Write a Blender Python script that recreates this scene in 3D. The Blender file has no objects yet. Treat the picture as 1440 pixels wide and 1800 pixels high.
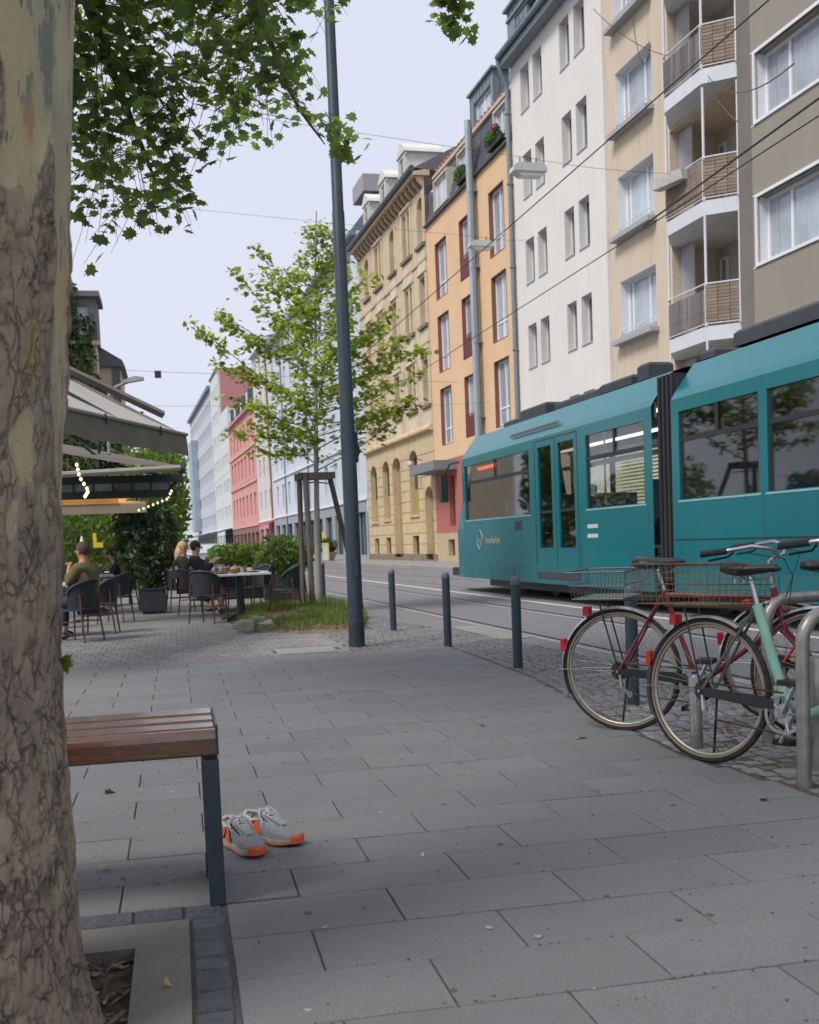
import bpy, bmesh, math, random
from mathutils import Vector, Matrix, noise
R = math.radians
rnd = random.Random(7)
scene = bpy.context.scene
COL = scene.collection

# ------------------------------------------------------------------ camera, sky, sun
cam_d = bpy.data.cameras.new("camera"); cam = bpy.data.objects.new("camera", cam_d); COL.objects.link(cam)
pitch, roll, yaw = R(-4.11), R(-2.307), R(11.63)
fw = Vector((math.sin(yaw)*math.cos(pitch), math.cos(yaw)*math.cos(pitch), math.sin(pitch)))
rt = Vector((math.cos(yaw), -math.sin(yaw), 0)); up = rt.cross(fw)
r2 = math.cos(roll)*rt + math.sin(roll)*up; u2 = -math.sin(roll)*rt + math.cos(roll)*up
m = Matrix((r2, u2, -fw)).transposed().to_4x4(); m.translation = (0, 0, 1.12); cam.matrix_world = m
cam_d.sensor_fit = 'VERTICAL'; cam_d.sensor_height = 36.0
cam_d.lens = 1957.0/1800.0*36.0
cam_d.shift_y = (1091-900)/1800.0
cam_d.clip_start = 0.05; cam_d.clip_end = 3000
cam_d.dof.use_dof = True; cam_d.dof.focus_distance = 6.0; cam_d.dof.aperture_fstop = 6.3
scene.camera = cam

SUN_EL, SUN_AZ = 52, 240   # degrees; azimuth measured clockwise from +Y (over the photographer's left shoulder)
w = bpy.data.worlds.new("World"); scene.world = w; w.use_nodes = True
nt = w.node_tree; nt.nodes.clear()
o = nt.nodes.new('ShaderNodeOutputWorld'); sky = nt.nodes.new('ShaderNodeTexSky'); sky.sky_type = 'NISHITA'
sky.sun_disc = False; sky.sun_elevation = R(SUN_EL); sky.sun_rotation = R(SUN_AZ); sky.dust_density = 3.0
bg1 = nt.nodes.new('ShaderNodeBackground'); bg1.inputs[1].default_value = 0.06
bg2 = nt.nodes.new('ShaderNodeBackground'); bg2.inputs[1].default_value = 0.90
add = nt.nodes.new('ShaderNodeMixShader'); add.inputs[0].default_value = 0.9
tc = nt.nodes.new('ShaderNodeTexCoord'); mp = nt.nodes.new('ShaderNodeMapping'); mp.inputs['Scale'].default_value = (1, 1, 2.5)
nz = nt.nodes.new('ShaderNodeTexNoise'); nz.inputs['Scale'].default_value = 1.6; nz.inputs['Detail'].default_value = 4
cr = nt.nodes.new('ShaderNodeValToRGB'); cr.color_ramp.elements[0].position = 0.3; cr.color_ramp.elements[1].position = 0.75
cr.color_ramp.elements[0].color = (0.735, 0.78, 0.935, 1); cr.color_ramp.elements[1].color = (0.785, 0.82, 0.945, 1)
L = nt.links.new
L(tc.outputs['Generated'], mp.inputs[0]); L(mp.outputs[0], nz.inputs[0]); L(nz.outputs[0], cr.inputs[0]); L(cr.outputs[0], bg2.inputs[0])
L(sky.outputs[0], bg1.inputs[0]); L(bg1.outputs[0], add.inputs[1]); L(bg2.outputs[0], add.inputs[2]); L(add.outputs[0], o.inputs[0])

sd = bpy.data.lights.new("sun", 'SUN'); sd.energy = 2.7; sd.angle = R(20); sd.color = (1.0, 0.96, 0.9)
so = bpy.data.objects.new("sun", sd); COL.objects.link(so)
sdir = Vector((math.sin(R(SUN_AZ))*math.cos(R(SUN_EL)), math.cos(R(SUN_AZ))*math.cos(R(SUN_EL)), math.sin(R(SUN_EL))))
so.rotation_euler = sdir.to_track_quat('Z', 'Y').to_euler(); so.location = sdir*60
vs = scene.view_settings; vs.view_transform = 'Standard'; vs.look = 'None'; vs.exposure = 0.22; vs.gamma = 1.0; vs.use_curve_mapping = False
scene.cycles.max_bounces = 8; scene.cycles.transparent_max_bounces = 16; scene.cycles.use_denoising = True

# ------------------------------------------------------------------ materials
MATS = {}
def mat(name, col, rough=0.7, var=0.12, vscale=3.0, bump=0.0, bscale=60.0, metal=0.0, streak=0.0, rand=0.0, spec=0.5,
        dirt=0.0, dscale=1.2, dcol=None, emit=None, estr=0.0, grain=None, coords='Object'):
    if name in MATS: return MATS[name]
    M = bpy.data.materials.new(name); M.use_nodes = True; MATS[name] = M
    n = M.node_tree; P = n.nodes['Principled BSDF']; l = n.links.new
    P.inputs['Roughness'].default_value = rough; P.inputs['Metallic'].default_value = metal
    P.inputs['Specular IOR Level'].default_value = spec
    tc = n.nodes.new('ShaderNodeTexCoord'); src = n.nodes.new('ShaderNodeNewGeometry').outputs['Position'] if coords == 'World' else tc.outputs[coords]
    def noise_n(scale, stretch=None, detail=6):
        s = src
        if stretch:
            mpn = n.nodes.new('ShaderNodeMapping'); mpn.inputs['Scale'].default_value = stretch; l(src, mpn.inputs[0]); s = mpn.outputs[0]
        t = n.nodes.new('ShaderNodeTexNoise'); t.inputs['Scale'].default_value = scale; t.inputs['Detail'].default_value = detail
        t.inputs['Roughness'].default_value = 0.6; l(s, t.inputs['Vector']); return t.outputs['Fac']
    def mixc(a, b, fac, mode='MIX'):
        x = n.nodes.new('ShaderNodeMix'); x.data_type = 'RGBA'; x.blend_type = mode
        if isinstance(fac, float): x.inputs[0].default_value = fac
        else: l(fac, x.inputs[0])
        for k, v in ((6, a), (7, b)):
            if isinstance(v, tuple): x.inputs[k].default_value = (*v[:3], 1)
            else: l(v, x.inputs[k])
        return x.outputs[2]
    def ramp(f, a, b):
        r = n.nodes.new('ShaderNodeMapRange'); r.inputs[1].default_value = a; r.inputs[2].default_value = b; l(f, r.inputs[0]); return r.outputs[0]
    lo = tuple(c*(1-var) for c in col); hi = tuple(min(1, c*(1+var)) for c in col)
    c = mixc(lo, hi, ramp(noise_n(vscale), 0.3, 0.7))
    if grain:
        g = ramp(noise_n(grain[0], grain[1], 8), 0.35, 0.65); c = mixc(c, tuple(x*grain[2] for x in col), g)
    if streak:
        f = ramp(noise_n(1.6, (3.0, 3.0, 0.25)), 0.5, 0.75)
        x = n.nodes.new('ShaderNodeMath'); x.operation = 'MULTIPLY'; x.inputs[1].default_value = streak; l(f, x.inputs[0])
        c = mixc(c, tuple(q*0.55 for q in col), x.outputs[0])
    if dirt:
        f = ramp(noise_n(dscale, None, 10), 0.5, 0.72)
        x = n.nodes.new('ShaderNodeMath'); x.operation = 'MULTIPLY'; x.inputs[1].default_value = dirt; l(f, x.inputs[0])
        c = mixc(c, dcol or tuple(q*0.4 for q in col), x.outputs[0])
    if rand:
        oi = n.nodes.new('ShaderNodeObjectInfo'); h = n.nodes.new('ShaderNodeHueSaturation')
        r = n.nodes.new('ShaderNodeMapRange'); r.inputs[3].default_value = 1-rand; r.inputs[4].default_value = 1+rand
        l(oi.outputs['Random'], r.inputs[0]); l(r.outputs[0], h.inputs['Value']); l(c, h.inputs['Color']); c = h.outputs[0]
    l(c, P.inputs['Base Color'])
    if bump:
        b = n.nodes.new('ShaderNodeBump'); b.inputs['Strength'].default_value = bump; b.inputs['Distance'].default_value = 0.02
        l(noise_n(bscale), b.inputs['Height']); l(b.outputs[0], P.inputs['Normal'])
    if emit:
        P.inputs['Emission Color'].default_value = (*emit, 1); P.inputs['Emission Strength'].default_value = estr
    return M

def leafmat(name, col, tcol, rand=0.25):
    if name in MATS: return MATS[name]
    M = bpy.data.materials.new(name); M.use_nodes = True; MATS[name] = M
    n = M.node_tree; l = n.links.new; P = n.nodes['Principled BSDF']; P.inputs['Roughness'].default_value = 0.5
    out = n.nodes['Material Output']
    tc = n.nodes.new('ShaderNodeTexCoord'); t = n.nodes.new('ShaderNodeTexNoise'); t.inputs['Scale'].default_value = 2.2; t.inputs['Detail'].default_value = 5
    geo = n.nodes.new('ShaderNodeNewGeometry')
    l(geo.outputs['Position'], t.inputs['Vector'])
    r = n.nodes.new('ShaderNodeMapRange'); r.inputs[1].default_value = 0.3; r.inputs[2].default_value = 0.7
    r.inputs[3].default_value = 1-rand; r.inputs[4].default_value = 1+rand; l(t.outputs['Fac'], r.inputs[0])
    rr = n.nodes.new('ShaderNodeMapRange'); rr.inputs[3].default_value = 1-rand; rr.inputs[4].default_value = 1+rand
    l(geo.outputs['Random Per Island'], rr.inputs[0])
    mm = n.nodes.new('ShaderNodeMath'); mm.operation = 'MULTIPLY'; l(r.outputs[0], mm.inputs[0]); l(rr.outputs[0], mm.inputs[1])
    def hs(c):
        h = n.nodes.new('ShaderNodeHueSaturation'); h.inputs['Color'].default_value = (*c, 1); l(mm.outputs[0], h.inputs['Value']); return h.outputs[0]
    l(hs(col), P.inputs['Base Color'])
    tr = n.nodes.new('ShaderNodeBsdfTranslucent'); l(hs(tcol), tr.inputs[0])
    mx = n.nodes.new('ShaderNodeMixShader'); mx.inputs[0].default_value = 0.5
    l(P.outputs[0], mx.inputs[1]); l(tr.outputs[0], mx.inputs[2]); l(mx.outputs[0], out.inputs[0]); return M

def glassmat(name, tint, alpha, rough=0.03):
    if name in MATS: return MATS[name]
    M = bpy.data.materials.new(name); M.use_nodes = True; MATS[name] = M
    n = M.node_tree; l = n.links.new; n.nodes.clear(); out = n.nodes.new('ShaderNodeOutputMaterial')
    t = n.nodes.new('ShaderNodeBsdfTransparent'); t.inputs[0].default_value = (*tint, 1)
    g = n.nodes.new('ShaderNodeBsdfGlossy'); g.inputs['Roughness'].default_value = rough
    lw = n.nodes.new('ShaderNodeLayerWeight'); pw = n.nodes.new('ShaderNodeMath'); pw.operation = 'POWER'; pw.inputs[1].default_value = 4.0; l(lw.outputs['Facing'], pw.inputs[0])
    a = n.nodes.new('ShaderNodeMath'); a.operation = 'MULTIPLY_ADD'; a.inputs[1].default_value = .85; a.inputs[2].default_value = .04+alpha; a.use_clamp = True; l(pw.outputs[0], a.inputs[0])
    mx = n.nodes.new('ShaderNodeMixShader'); l(a.outputs[0], mx.inputs[0]); l(t.outputs[0], mx.inputs[1]); l(g.outputs[0], mx.inputs[2]); l(mx.outputs[0], out.inputs[0])
    return M

# ------------------------------------------------------------------ mesh helpers
CACHE = {}
class MB:
    def __init__(s): s.v = []; s.f = []; s.mi = []; s.cur = 0
    def quad(s, *pts):
        b = len(s.v); s.v += [tuple(p) for p in pts]; s.f.append(tuple(range(b, b+len(pts)))); s.mi.append(s.cur); return s
    def box(s, x0, y0, z0, x1, y1, z1):
        b = len(s.v)
        s.v += [(x0,y0,z0),(x1,y0,z0),(x1,y1,z0),(x0,y1,z0),(x0,y0,z1),(x1,y0,z1),(x1,y1,z1),(x0,y1,z1)]
        for q in ((0,3,2,1),(4,5,6,7),(0,1,5,4),(1,2,6,5),(2,3,7,6),(3,0,4,7)): s.f.append(tuple(b+i for i in q)); s.mi.append(s.cur)
        return s
    def cbox(s, x0, y0, z0, x1, y1, z1, c):      # box with chamfered top edge
        b = len(s.v)
        s.v += [(x0,y0,z0),(x1,y0,z0),(x1,y1,z0),(x0,y1,z0),(x0,y0,z1-c),(x1,y0,z1-c),(x1,y1,z1-c),(x0,y1,z1-c),
                (x0+c,y0+c,z1),(x1-c,y0+c,z1),(x1-c,y1-c,z1),(x0+c,y1-c,z1)]
        for q in ((0,1,5,4),(1,2,6,5),(2,3,7,6),(3,0,4,7),(4,5,9,8),(5,6,10,9),(6,7,11,10),(7,4,8,11),(8,9,10,11)):
            s.f.append(tuple(b+i for i in q)); s.mi.append(s.cur)
        return s
    def prism(s, pts, z0, z1, axis=2):           # polygon extruded along axis
        n = len(pts); b = len(s.v)
        def P(p, z):
            return (p[0], p[1], z) if axis == 2 else ((z, p[0], p[1]) if axis == 0 else (p[0], z, p[1]))
        s.v += [P(p, z0) for p in pts] + [P(p, z1) for p in pts]
        s.f.append(tuple(b+i for i in reversed(range(n)))); s.f.append(tuple(b+n+i for i in range(n)))
        for i in range(n): s.f.append((b+i, b+(i+1) % n, b+n+(i+1) % n, b+n+i))
        s.mi += [s.cur]*(n+2); return s
    def tube(s, path, r, n=8, closed=False, caps=True):
        P = [Vector(p) for p in path]; k = len(P); rr = r if isinstance(r, (list, tuple)) else [r]*k
        b = len(s.v); prev = None
        for i in range(k):
            if closed: d = P[(i+1) % k]-P[i-1]
            else: d = P[min(i+1, k-1)]-P[max(i-1, 0)]
            if d.length < 1e-9: d = Vector((0, 0, 1))
            d.normalize()
            if prev is None:
                a = Vector((0, 0, 1)) if abs(d.z) < 0.9 else Vector((1, 0, 0))
                a = (a - d*a.dot(d)).normalized()
            else:
                a = prev - d*prev.dot(d)
                a = a.normalized() if a.length > 1e-6 else d.orthogonal().normalized()
            prev = a; c = d.cross(a)
            for j in range(n):
                t = 2*math.pi*j/n; s.v.append(tuple(P[i] + (a*math.cos(t)+c*math.sin(t))*rr[i]))
        for i in range(k if closed else k-1):
            i2 = (i+1) % k
            for j in range(n):
                s.f.append((b+i*n+j, b+i*n+(j+1) % n, b+i2*n+(j+1) % n, b+i2*n+j)); s.mi.append(s.cur)
        if caps and not closed:
            s.f.append(tuple(b+j for j in reversed(range(n)))); s.f.append(tuple(b+(k-1)*n+j for j in range(n))); s.mi += [s.cur]*2
        return s
    def lathe(s, prof, n=16, c=(0, 0)):
        b = len(s.v)
        for r, z in prof:
            for j in range(n): t = 2*math.pi*j/n; s.v.append((c[0]+r*math.cos(t), c[1]+r*math.sin(t), z))
        for i in range(len(prof)-1):
            for j in range(n): s.f.append((b+i*n+j, b+i*n+(j+1) % n, b+(i+1)*n+(j+1) % n, b+(i+1)*n+j)); s.mi.append(s.cur)
        s.f.append(tuple(b+(len(prof)-1)*n+j for j in range(n))); s.f.append(tuple(b+j for j in reversed(range(n)))); s.mi += [s.cur]*2
        return s
    def ball(s, c, r, n=10, m=6, sq=(1, 1, 1)):
        prof = [(max(1e-4, r*math.sin(math.pi*i/m)), -r*math.cos(math.pi*i/m)) for i in range(m+1)]
        b = len(s.v); s.lathe(prof, n)
        for i in range(b, len(s.v)): x, y, z = s.v[i]; s.v[i] = (c[0]+x*sq[0], c[1]+y*sq[1], c[2]+z*sq[2])
        return s
    def build(s, name, mats, parent=None, loc=(0, 0, 0), rot=None, smooth=False, key=None, **props):
        if not isinstance(mats, (list, tuple)): mats = [mats]
        me = CACHE.get(key) if key else None
        if me is None:
            me = bpy.data.meshes.new(name); me.from_pydata(s.v, [], s.f); 
            for M in mats: me.materials.append(M)
            if len(mats) > 1: me.polygons.foreach_set('material_index', s.mi)
            if smooth: me.polygons.foreach_set('use_smooth', [True]*len(s.f))
            me.update()
            if smooth and smooth != 'all': 
                try: me.set_sharp_from_angle(angle=R(40))
                except Exception: pass
            if key: CACHE[key] = me
        return inst(name, me, parent, loc, rot, **props)
def inst(name, me, parent=None, loc=(0, 0, 0), rot=None, **props):
    ob = bpy.data.objects.new(name, me); COL.objects.link(ob); ob.location = loc
    if rot is not None: ob.rotation_euler = rot
    if parent is not None: ob.parent = parent
    for k, v in props.items(): ob[k] = v
    return ob
def thing(name, label, cat, loc=(0, 0, 0), rz=0.0, group=None):
    ob = bpy.data.objects.new(name, None); COL.objects.link(ob); ob.location = loc; ob.rotation_euler = (0, 0, rz); ob.empty_display_size = 0.2
    ob['label'] = label; ob['category'] = cat
    if group: ob['group'] = group
    return ob
def tag(ob, label, cat, group=None):
    ob['label'] = label; ob['category'] = cat
    if group: ob['group'] = group
    return ob
def frame(v, u, deg, z=0.0):
    a = R(deg); return (v*math.cos(a)-u*math.sin(a), v*math.sin(a)+u*math.cos(a), z)
def strip(v0, v1, u0, u1, deg, z, name, M, step=None, **p):
    mb = MB(); a = frame(v0, u0, deg); b = frame(v1, u0, deg); c = frame(v1, u1, deg); d = frame(v0, u1, deg)
    mb.quad((a[0], a[1], z), (b[0], b[1], z), (c[0], c[1], z), (d[0], d[1], z)); return mb.build(name, M, **p)

# ------------------------------------------------------------------ common materials
M_slab = mat('slab_stone', (0.232, 0.230, 0.234), 0.7, 0.13, 2.6, bump=0.5, bscale=150, rand=0.07, dirt=0.5, dscale=2.6, dcol=(0.135, 0.131, 0.128), coords='World', grain=(210, (1, 1, 1), 0.55))
M_bed = mat('joint_sand', (0.075, 0.068, 0.058), 0.95, 0.3, 20, bump=0.3)
M_paver = mat('terrace_paver', (0.215, 0.20, 0.195), 0.8, 0.15, 2, bump=0.3, rand=0.13, coords='World')
M_cob = mat('cobble_granite', (0.215, 0.21, 0.215), 0.65, 0.25, 4, bump=0.5, bscale=90, rand=0.2, coords='World')
M_basalt = mat('basalt', (0.07, 0.075, 0.088), 0.55, 0.35, 14, bump=1.0, bscale=34, rand=0.15, coords='World', dirt=.5, dscale=11, dcol=(.13, .125, .12))
M_conc = mat('concrete_frame', (0.20, 0.185, 0.165), 0.85, 0.12, 4, bump=0.4, bscale=120, dirt=0.35, dscale=3, grain=(320, (1, 1, 1), 0.7))
M_asph = mat('asphalt', (0.20, 0.192, 0.198), 0.85, 0.08, 0.7, bump=0.4, bscale=90, dirt=0.25, dscale=0.5, dcol=(0.15, 0.146, 0.15), grain=(180, (1, 1, 1), 0.8))
M_black = mat('black_metal', (0.02, 0.021, 0.024), 0.45, 0.2)
M_steelblue = mat('blue_grey_paint', (0.027, 0.045, 0.062), 0.42, 0.15, 8, dirt=0.25, dscale=6, dcol=(0.07, 0.08, 0.09))
M_steel = mat('stainless', (0.36, 0.34, 0.31), 0.42, 0.2, 14, metal=0.85, dirt=0.4, dscale=8, dcol=(0.16, 0.15, 0.13))
M_chrome = mat('chrome', (0.55, 0.55, 0.56), 0.28, 0.1, 12, metal=1.0, dirt=0.3, dscale=14, dcol=(0.2, 0.17, 0.14))
M_rubber = mat('rubber', (0.022, 0.022, 0.024), 0.8, 0.3, 20)
M_white = mat('white_paint', (0.74, 0.75, 0.77), 0.5, 0.05, 2)
M_zinc = mat('zinc', (0.17, 0.22, 0.25), 0.5, 0.12, 3, streak=0.4)
M_slate = mat('slate', (0.11, 0.11, 0.135), 0.6, 0.2, 8, bump=0.4, bscale=14, rand=0.15)
M_tile = mat('red_roof_tile', (0.30, 0.13, 0.075), 0.8, 0.3, 4, bump=0.5, bscale=9)
M_glassA = mat('window_glass_curtained', (0.40, 0.45, 0.50), 0.08, 0.3, 1.1, rand=0.3, spec=0.9, grain=(3.0, (1, 9, .15), .70))
M_glassD = mat('window_glass_dark', (0.055, 0.07, 0.085), 0.05, 0.4, 0.8, rand=0.5, spec=1.0)
M_brownwood = mat('dark_brown_wood', (0.11, 0.055, 0.035), 0.55, 0.3, 8, grain=(8, (2, 2, 30), 0.5))

# ------------------------------------------------------------------ ground and road
g = MB(); g.quad((-600, -60, -0.16), (700, -60, -0.16), (700, 1500, -0.16), (-600, 1500, -0.16)); g.build('ground', mat('ground_dirt', (0.13, 0.125, 0.12), 0.9), kind='structure')
def edge_asph(y):
    pts = [(-8, 4.0), (0, 4.0), (3, 3.95), (6, 3.85), (10.1, 3.64), (13.3, 3.32), (15, 2.98), (22, 2.85), (60, 1.35), (400, -10.5)]
    for (a, xa), (b, xb) in zip(pts, pts[1:]):
        if a <= y <= b: return xa+(xb-xa)*(y-a)/(b-a)
    return pts[-1][1]
def edge_slab(y):
    pts = [(-9, 2.62), (3, 2.56), (4.3, 2.52), (5.1, 2.40), (6.4, 2.50), (8.4, 2.70), (12, 2.74), (14, 2.3), (90, 2.0)]
    for (a, xa), (b, xb) in zip(pts, pts[1:]):
        if a <= y <= b: return xa+(xb-xa)*(y-a)/(b-a)
    return 2.0
rd = MB(); ys = [-8, 0, 3, 6, 10.1, 13.3, 15, 22, 60, 400]
for a, b in zip(ys, ys[1:]):
    ra = frame(11.87, a, 3); rb = frame(11.87, b, 3)
    rd.quad((edge_asph(a), a, -0.035), (ra[0]+0.1, a, -0.035), (rb[0]+0.1, b, -0.035), (edge_asph(b), b, -0.035))
rd.build('road', M_asph, kind='structure')
M_line = mat('road_paint', (0.60, 0.60, 0.60), 0.7, 0.15, 6, dirt=0.6, dscale=14, dcol=(0.28, 0.28, 0.28))
strip(6.62, 6.74, -5, 230, 2, -0.030, 'lane_marking', M_line, kind='structure')
M_rail = mat('rail_steel', (0.22, 0.22, 0.23), 0.35, 0.2, 4, metal=0.7)
M_groove = mat('rail_groove', (0.018, 0.022, 0.03), 0.6)
for v in (4.47, 5.905, 7.43, 8.865):
    t = tag(strip(v-0.035, v+0.035, -5, 230, 2, -0.030, 'tram_rail', M_rail), {4.47: 'steel tram rail nearest the bollards, set flush in the asphalt', 5.905: 'second tram rail out from the kerb, flush in the asphalt',
        7.43: 'tram rail under the near side of the teal tram', 8.865: 'tram rail under the far side of the teal tram'}[v], 'tram rail', 'tram rails in the road')
    strip(v-0.012-0.01, v+0.012+0.008, -5, 230, 2, -0.026, 'groove', M_groove, parent=t)
    strip(v-0.16, v-0.035, -5, 230, 2, -0.0315, 'concrete_margin', mat('rail_margin', (0.27, 0.265, 0.265), 0.9, 0.1, 2, bump=0.3), kind='structure')
# patch in the road
strip(3.93, 4.38, 11.9, 14.0, 2, -0.0285, 'road_patch', mat('road_patch', (0.24, 0.235, 0.23), 0.9, 0.2, 5, bump=0.4), kind='structure')
# far kerb and pavement
fk = MB(); 
for i in range(80):
    a = frame(11.87, 5+i*3.0, 3); 
kb = thing('far_kerb', 'x', 'x'); del kb['label']; del kb['category']; kb['kind'] = 'structure'; kb.rotation_euler = (0, 0, R(3))
kstone = MB().cbox(11.87, 0, -0.14, 12.02, 2.98, 0.085, 0.012)
M_kerb = mat('kerb_granite', (0.26, 0.25, 0.245), 0.8, 0.15, 3, bump=0.3, rand=0.08)
for i in range(34): kstone.build('kerb_stone', M_kerb, kb, (0, i*3.0, 0), key='kerbstone')
strip(12.02, 14.9, -8, 300, 3, 0.08, 'far_pavement', mat('far_pavement', (0.27, 0.255, 0.245), 0.9, 0.1, 1, dirt=0.3), kind='structure')

# near pavement: bed + slabs
bed = MB(); yy = [-3+0.5*i for i in range(50)]
for a, b in zip(yy, yy[1:]): bed.quad((-8, a, -0.007), (edge_asph(a), a, -0.007), (edge_asph(b), b, -0.007), (-8, b, -0.007))
bed.quad((-14, 21.5, -0.007), (2.85, 21.5, -0.007), (1.3, 60, -0.007), (-14, 60, -0.007)); bed.quad((-14, 60, -0.007), (1.3, 60, -0.007), (-10.5, 400, -0.007), (-40, 400, -0.007))
# leave the tree pit open: the bed is rebuilt around it
bed.v = []; bed.f = []; bed.mi = []
PX0, PX1, PY0, PY1 = -1.25, -0.175, 2.1, 3.178
def bedq(x0, x1, y0, y1): bed.quad((x0, y0, -0.007), (x1, y0, -0.007), (x1, y1, -0.007), (x0, y1, -0.007))
bedq(-8, PX0, -3, PY1); bedq(PX0, PX1, -3, PY0); bedq(PX1, 2.3, -3, PY1); bedq(-8, 2.3, PY1, 11.6)
for a, b in zip(yy, yy[1:]): bed.quad((2.3, a, -0.007), (edge_asph(a), a, -0.007), (edge_asph(b), b, -0.007), (2.3, b, -0.007))
bed.quad((-14, 11.6, -0.007), (2.3, 11.6, -0.007), (2.3, 21.5, -0.007), (-14, 21.5, -0.007))
bed.quad((-14, 21.5, -0.007), (2.87, 21.5, -0.007), (1.35, 60, -0.007), (-14, 60, -0.007)); bed.quad((-14, 60, -0.007), (1.35, 60, -0.007), (-10.5, 400, -0.007), (-60, 400, -0.007))
pav = bed.build('pavement', M_bed, kind='structure')
P = 0.3175; LN = 0.5605; gp = 0.0028
def slab(x0, x1, y0, y1):
    w_, h_ = x1-x0, y1-y0
    if w_ < 0.03: return
    mb = MB().cbox(gp, gp, -0.03, w_-gp, h_-gp, 0, 0.0022)
    ob = mb.build('slab', M_slab, pav, (x0, y0, rnd.uniform(-0.0012, 0.0012)), key='slab%.3f_%.3f' % (w_, h_))
    ob.rotation_euler = (rnd.uniform(-0.002, 0.002), rnd.uniform(-0.0015, 0.0015), 0)
for k in range(-7, 25):
    y0 = 3.49+k*P; y1 = y0+P; off = 0.325 if k % 2 == 0 else 0.605
    xr = edge_slab((y0+y1)/2)
    xl = 0.092 if k < 0 else -2.0
    n0 = math.floor((xl-off)/LN)
    for i in range(n0, 12):
        a = max(off+i*LN, xl); b = min(off+(i+1)*LN, xr)
        if k == 0 and b > -0.3 and a < 0.09: pass
        if b > a+0.02:
            slab(a, b, y0 if not (k == 0 and a < 0.09) else y0+0.02, y1)
# dark basalt stones round the tree pit
y = 1.7
while y < 3.36:
    l_ = rnd.uniform(0.085, 0.17)
    mb = MB().cbox(0, 0, -0.05, 0.094+rnd.uniform(-0.006, 0.004), l_-0.006, rnd.uniform(-0.003, 0.003), 0.006); mb.build('basalt_stone', M_basalt, pav, (-0.014, y, 0)); y += l_
x = -1.9
while x < 0.0:
    l_ = rnd.uniform(0.10, 0.24); l_ = min(l_, 0.085-x)
    MB().cbox(0, 0, -0.05, l_-0.006, 0.125, rnd.uniform(-0.003, 0.002), 0.006).build('basalt_stone', M_basalt, pav, (x, y+0.006, 0)); x += l_
PY_TOP = y
pf = MB(); pf.prism([(-1.42, 1.9), (PX0, 1.9), (PX0, PY1), (PX1, PY1), (PX1, 1.9), (-0.024, 1.9), (-0.024, PY_TOP-0.004), (-1.42, PY_TOP-0.004)], -0.12, 0.002)
pf.build('pit_frame', M_conc, pav)
# soil in the pit
so_ = MB(); N = 46
for i in range(N+1):
    for j in range(N+1):
        x = PX0+(PX1-PX0)*i/N; yq = PY0-0.1+(PY1-PY0+0.1)*j/N
        so_.v.append((x, yq, -0.035+0.018*noise.noise(Vector((x*9, yq*9, 0)))+0.008*noise.noise(Vector((x*40, yq*40, 3)))))
for i in range(N):
    for j in range(N): b = i*(N+1)+j; so_.f.append((b, b+N+1, b+N+2, b+1)); so_.mi.append(0)
so_.build('tree_pit_soil', mat('pit_soil', (0.085, 0.058, 0.04), 0.95, 0.5, 30, bump=0.9, bscale=70), smooth='all', kind='structure')
ch = MB()
for i in range(1500):
    x = rnd.uniform(PX0+.02, PX1-.01); yq = rnd.uniform(PY0, PY1-.01); l_ = rnd.uniform(0.006, 0.028) if rnd.random() < .93 else rnd.uniform(.04, .09); w_ = rnd.uniform(0.003, 0.008); a = rnd.uniform(0, 6.3)
    z = -0.035+0.018*noise.noise(Vector((x*9, yq*9, 0)))+rnd.uniform(.002, .014); dx, dy = math.cos(a)*l_, math.sin(a)*l_; nx, ny = -math.sin(a)*w_, math.cos(a)*w_; t = rnd.uniform(-.006, .006); ch.cur = rnd.choice((0, 0, 1, 2))
    ch.quad((x-dx-nx, yq-dy-ny, z-t), (x+dx-nx, yq+dy-ny, z+t), (x+dx*.8+nx, yq+dy*.8+ny, z+t+.003), (x-dx*.8+nx, yq-dy*.8+ny, z-t+.002))
ch.build('bark_mulch', [mat('mulch_a', (0.16, 0.10, 0.06), 0.9), mat('mulch_b', (0.06, 0.04, 0.03), 0.9), mat('mulch_c', (0.26, 0.20, 0.14), 0.9)], kind='stuff')
# drain cover plate by the lamp post
MB().cbox(0, 0, -0.05, 0.62, 0.62, -0.001, 0.005).build('access_cover', mat('cover_conc', (0.27, 0.265, 0.26), 0.85, 0.1, 4, bump=0.3), pav, (0.98, 11.52, 0.004))

gum = MB()
for i in range(260):
    x = rnd.uniform(-1.4, 2.5); y = 1.9+9*rnd.random()**1.3; r_ = rnd.uniform(.004, .014)
    if x < .1 and y < 3.6: continue
    if x > edge_slab(y)-.05: continue
    gum.cur = rnd.choice((0, 0, 0, 1)); n_ = 9; b_ = len(gum.v)
    gum.v += [(x+r_*rnd.uniform(.7, 1.15)*math.cos(6.2832*k/n_), y+r_*rnd.uniform(.7, 1.15)*math.sin(6.2832*k/n_), .0022) for k in range(n_)]; gum.f.append(tuple(range(b_, b_+n_))); gum.mi.append(gum.cur)
gum.build('gum_spots', [mat('gum_dark', (.10, .098, .096), .8), mat('gum_pale', (.34, .33, .32), .8)], pav, kind='stuff')
grit = MB()
for i in range(1500):
    x = rnd.uniform(-1.4, 2.5); y = 1.9+9*rnd.random()**1.2
    if rnd.random() < .6: k_ = round((y-3.49)/P); y = 3.49+k_*P+rnd.uniform(-.006, .006)
    if (x < .1 and y < 3.6) or x > edge_slab(y)-.05: continue
    r_ = rnd.uniform(.0012, .0035); grit.cur = rnd.choice((0, 1)); grit.cbox(x, y, 0, x+r_*2, y+r_*1.6, r_*1.2+.001, r_*.3)
grit.build('grit', [mat('grit_a', (.22, .19, .14), .9), mat('grit_b', (.12, .11, .08), .9)], pav, kind='stuff')

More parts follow.
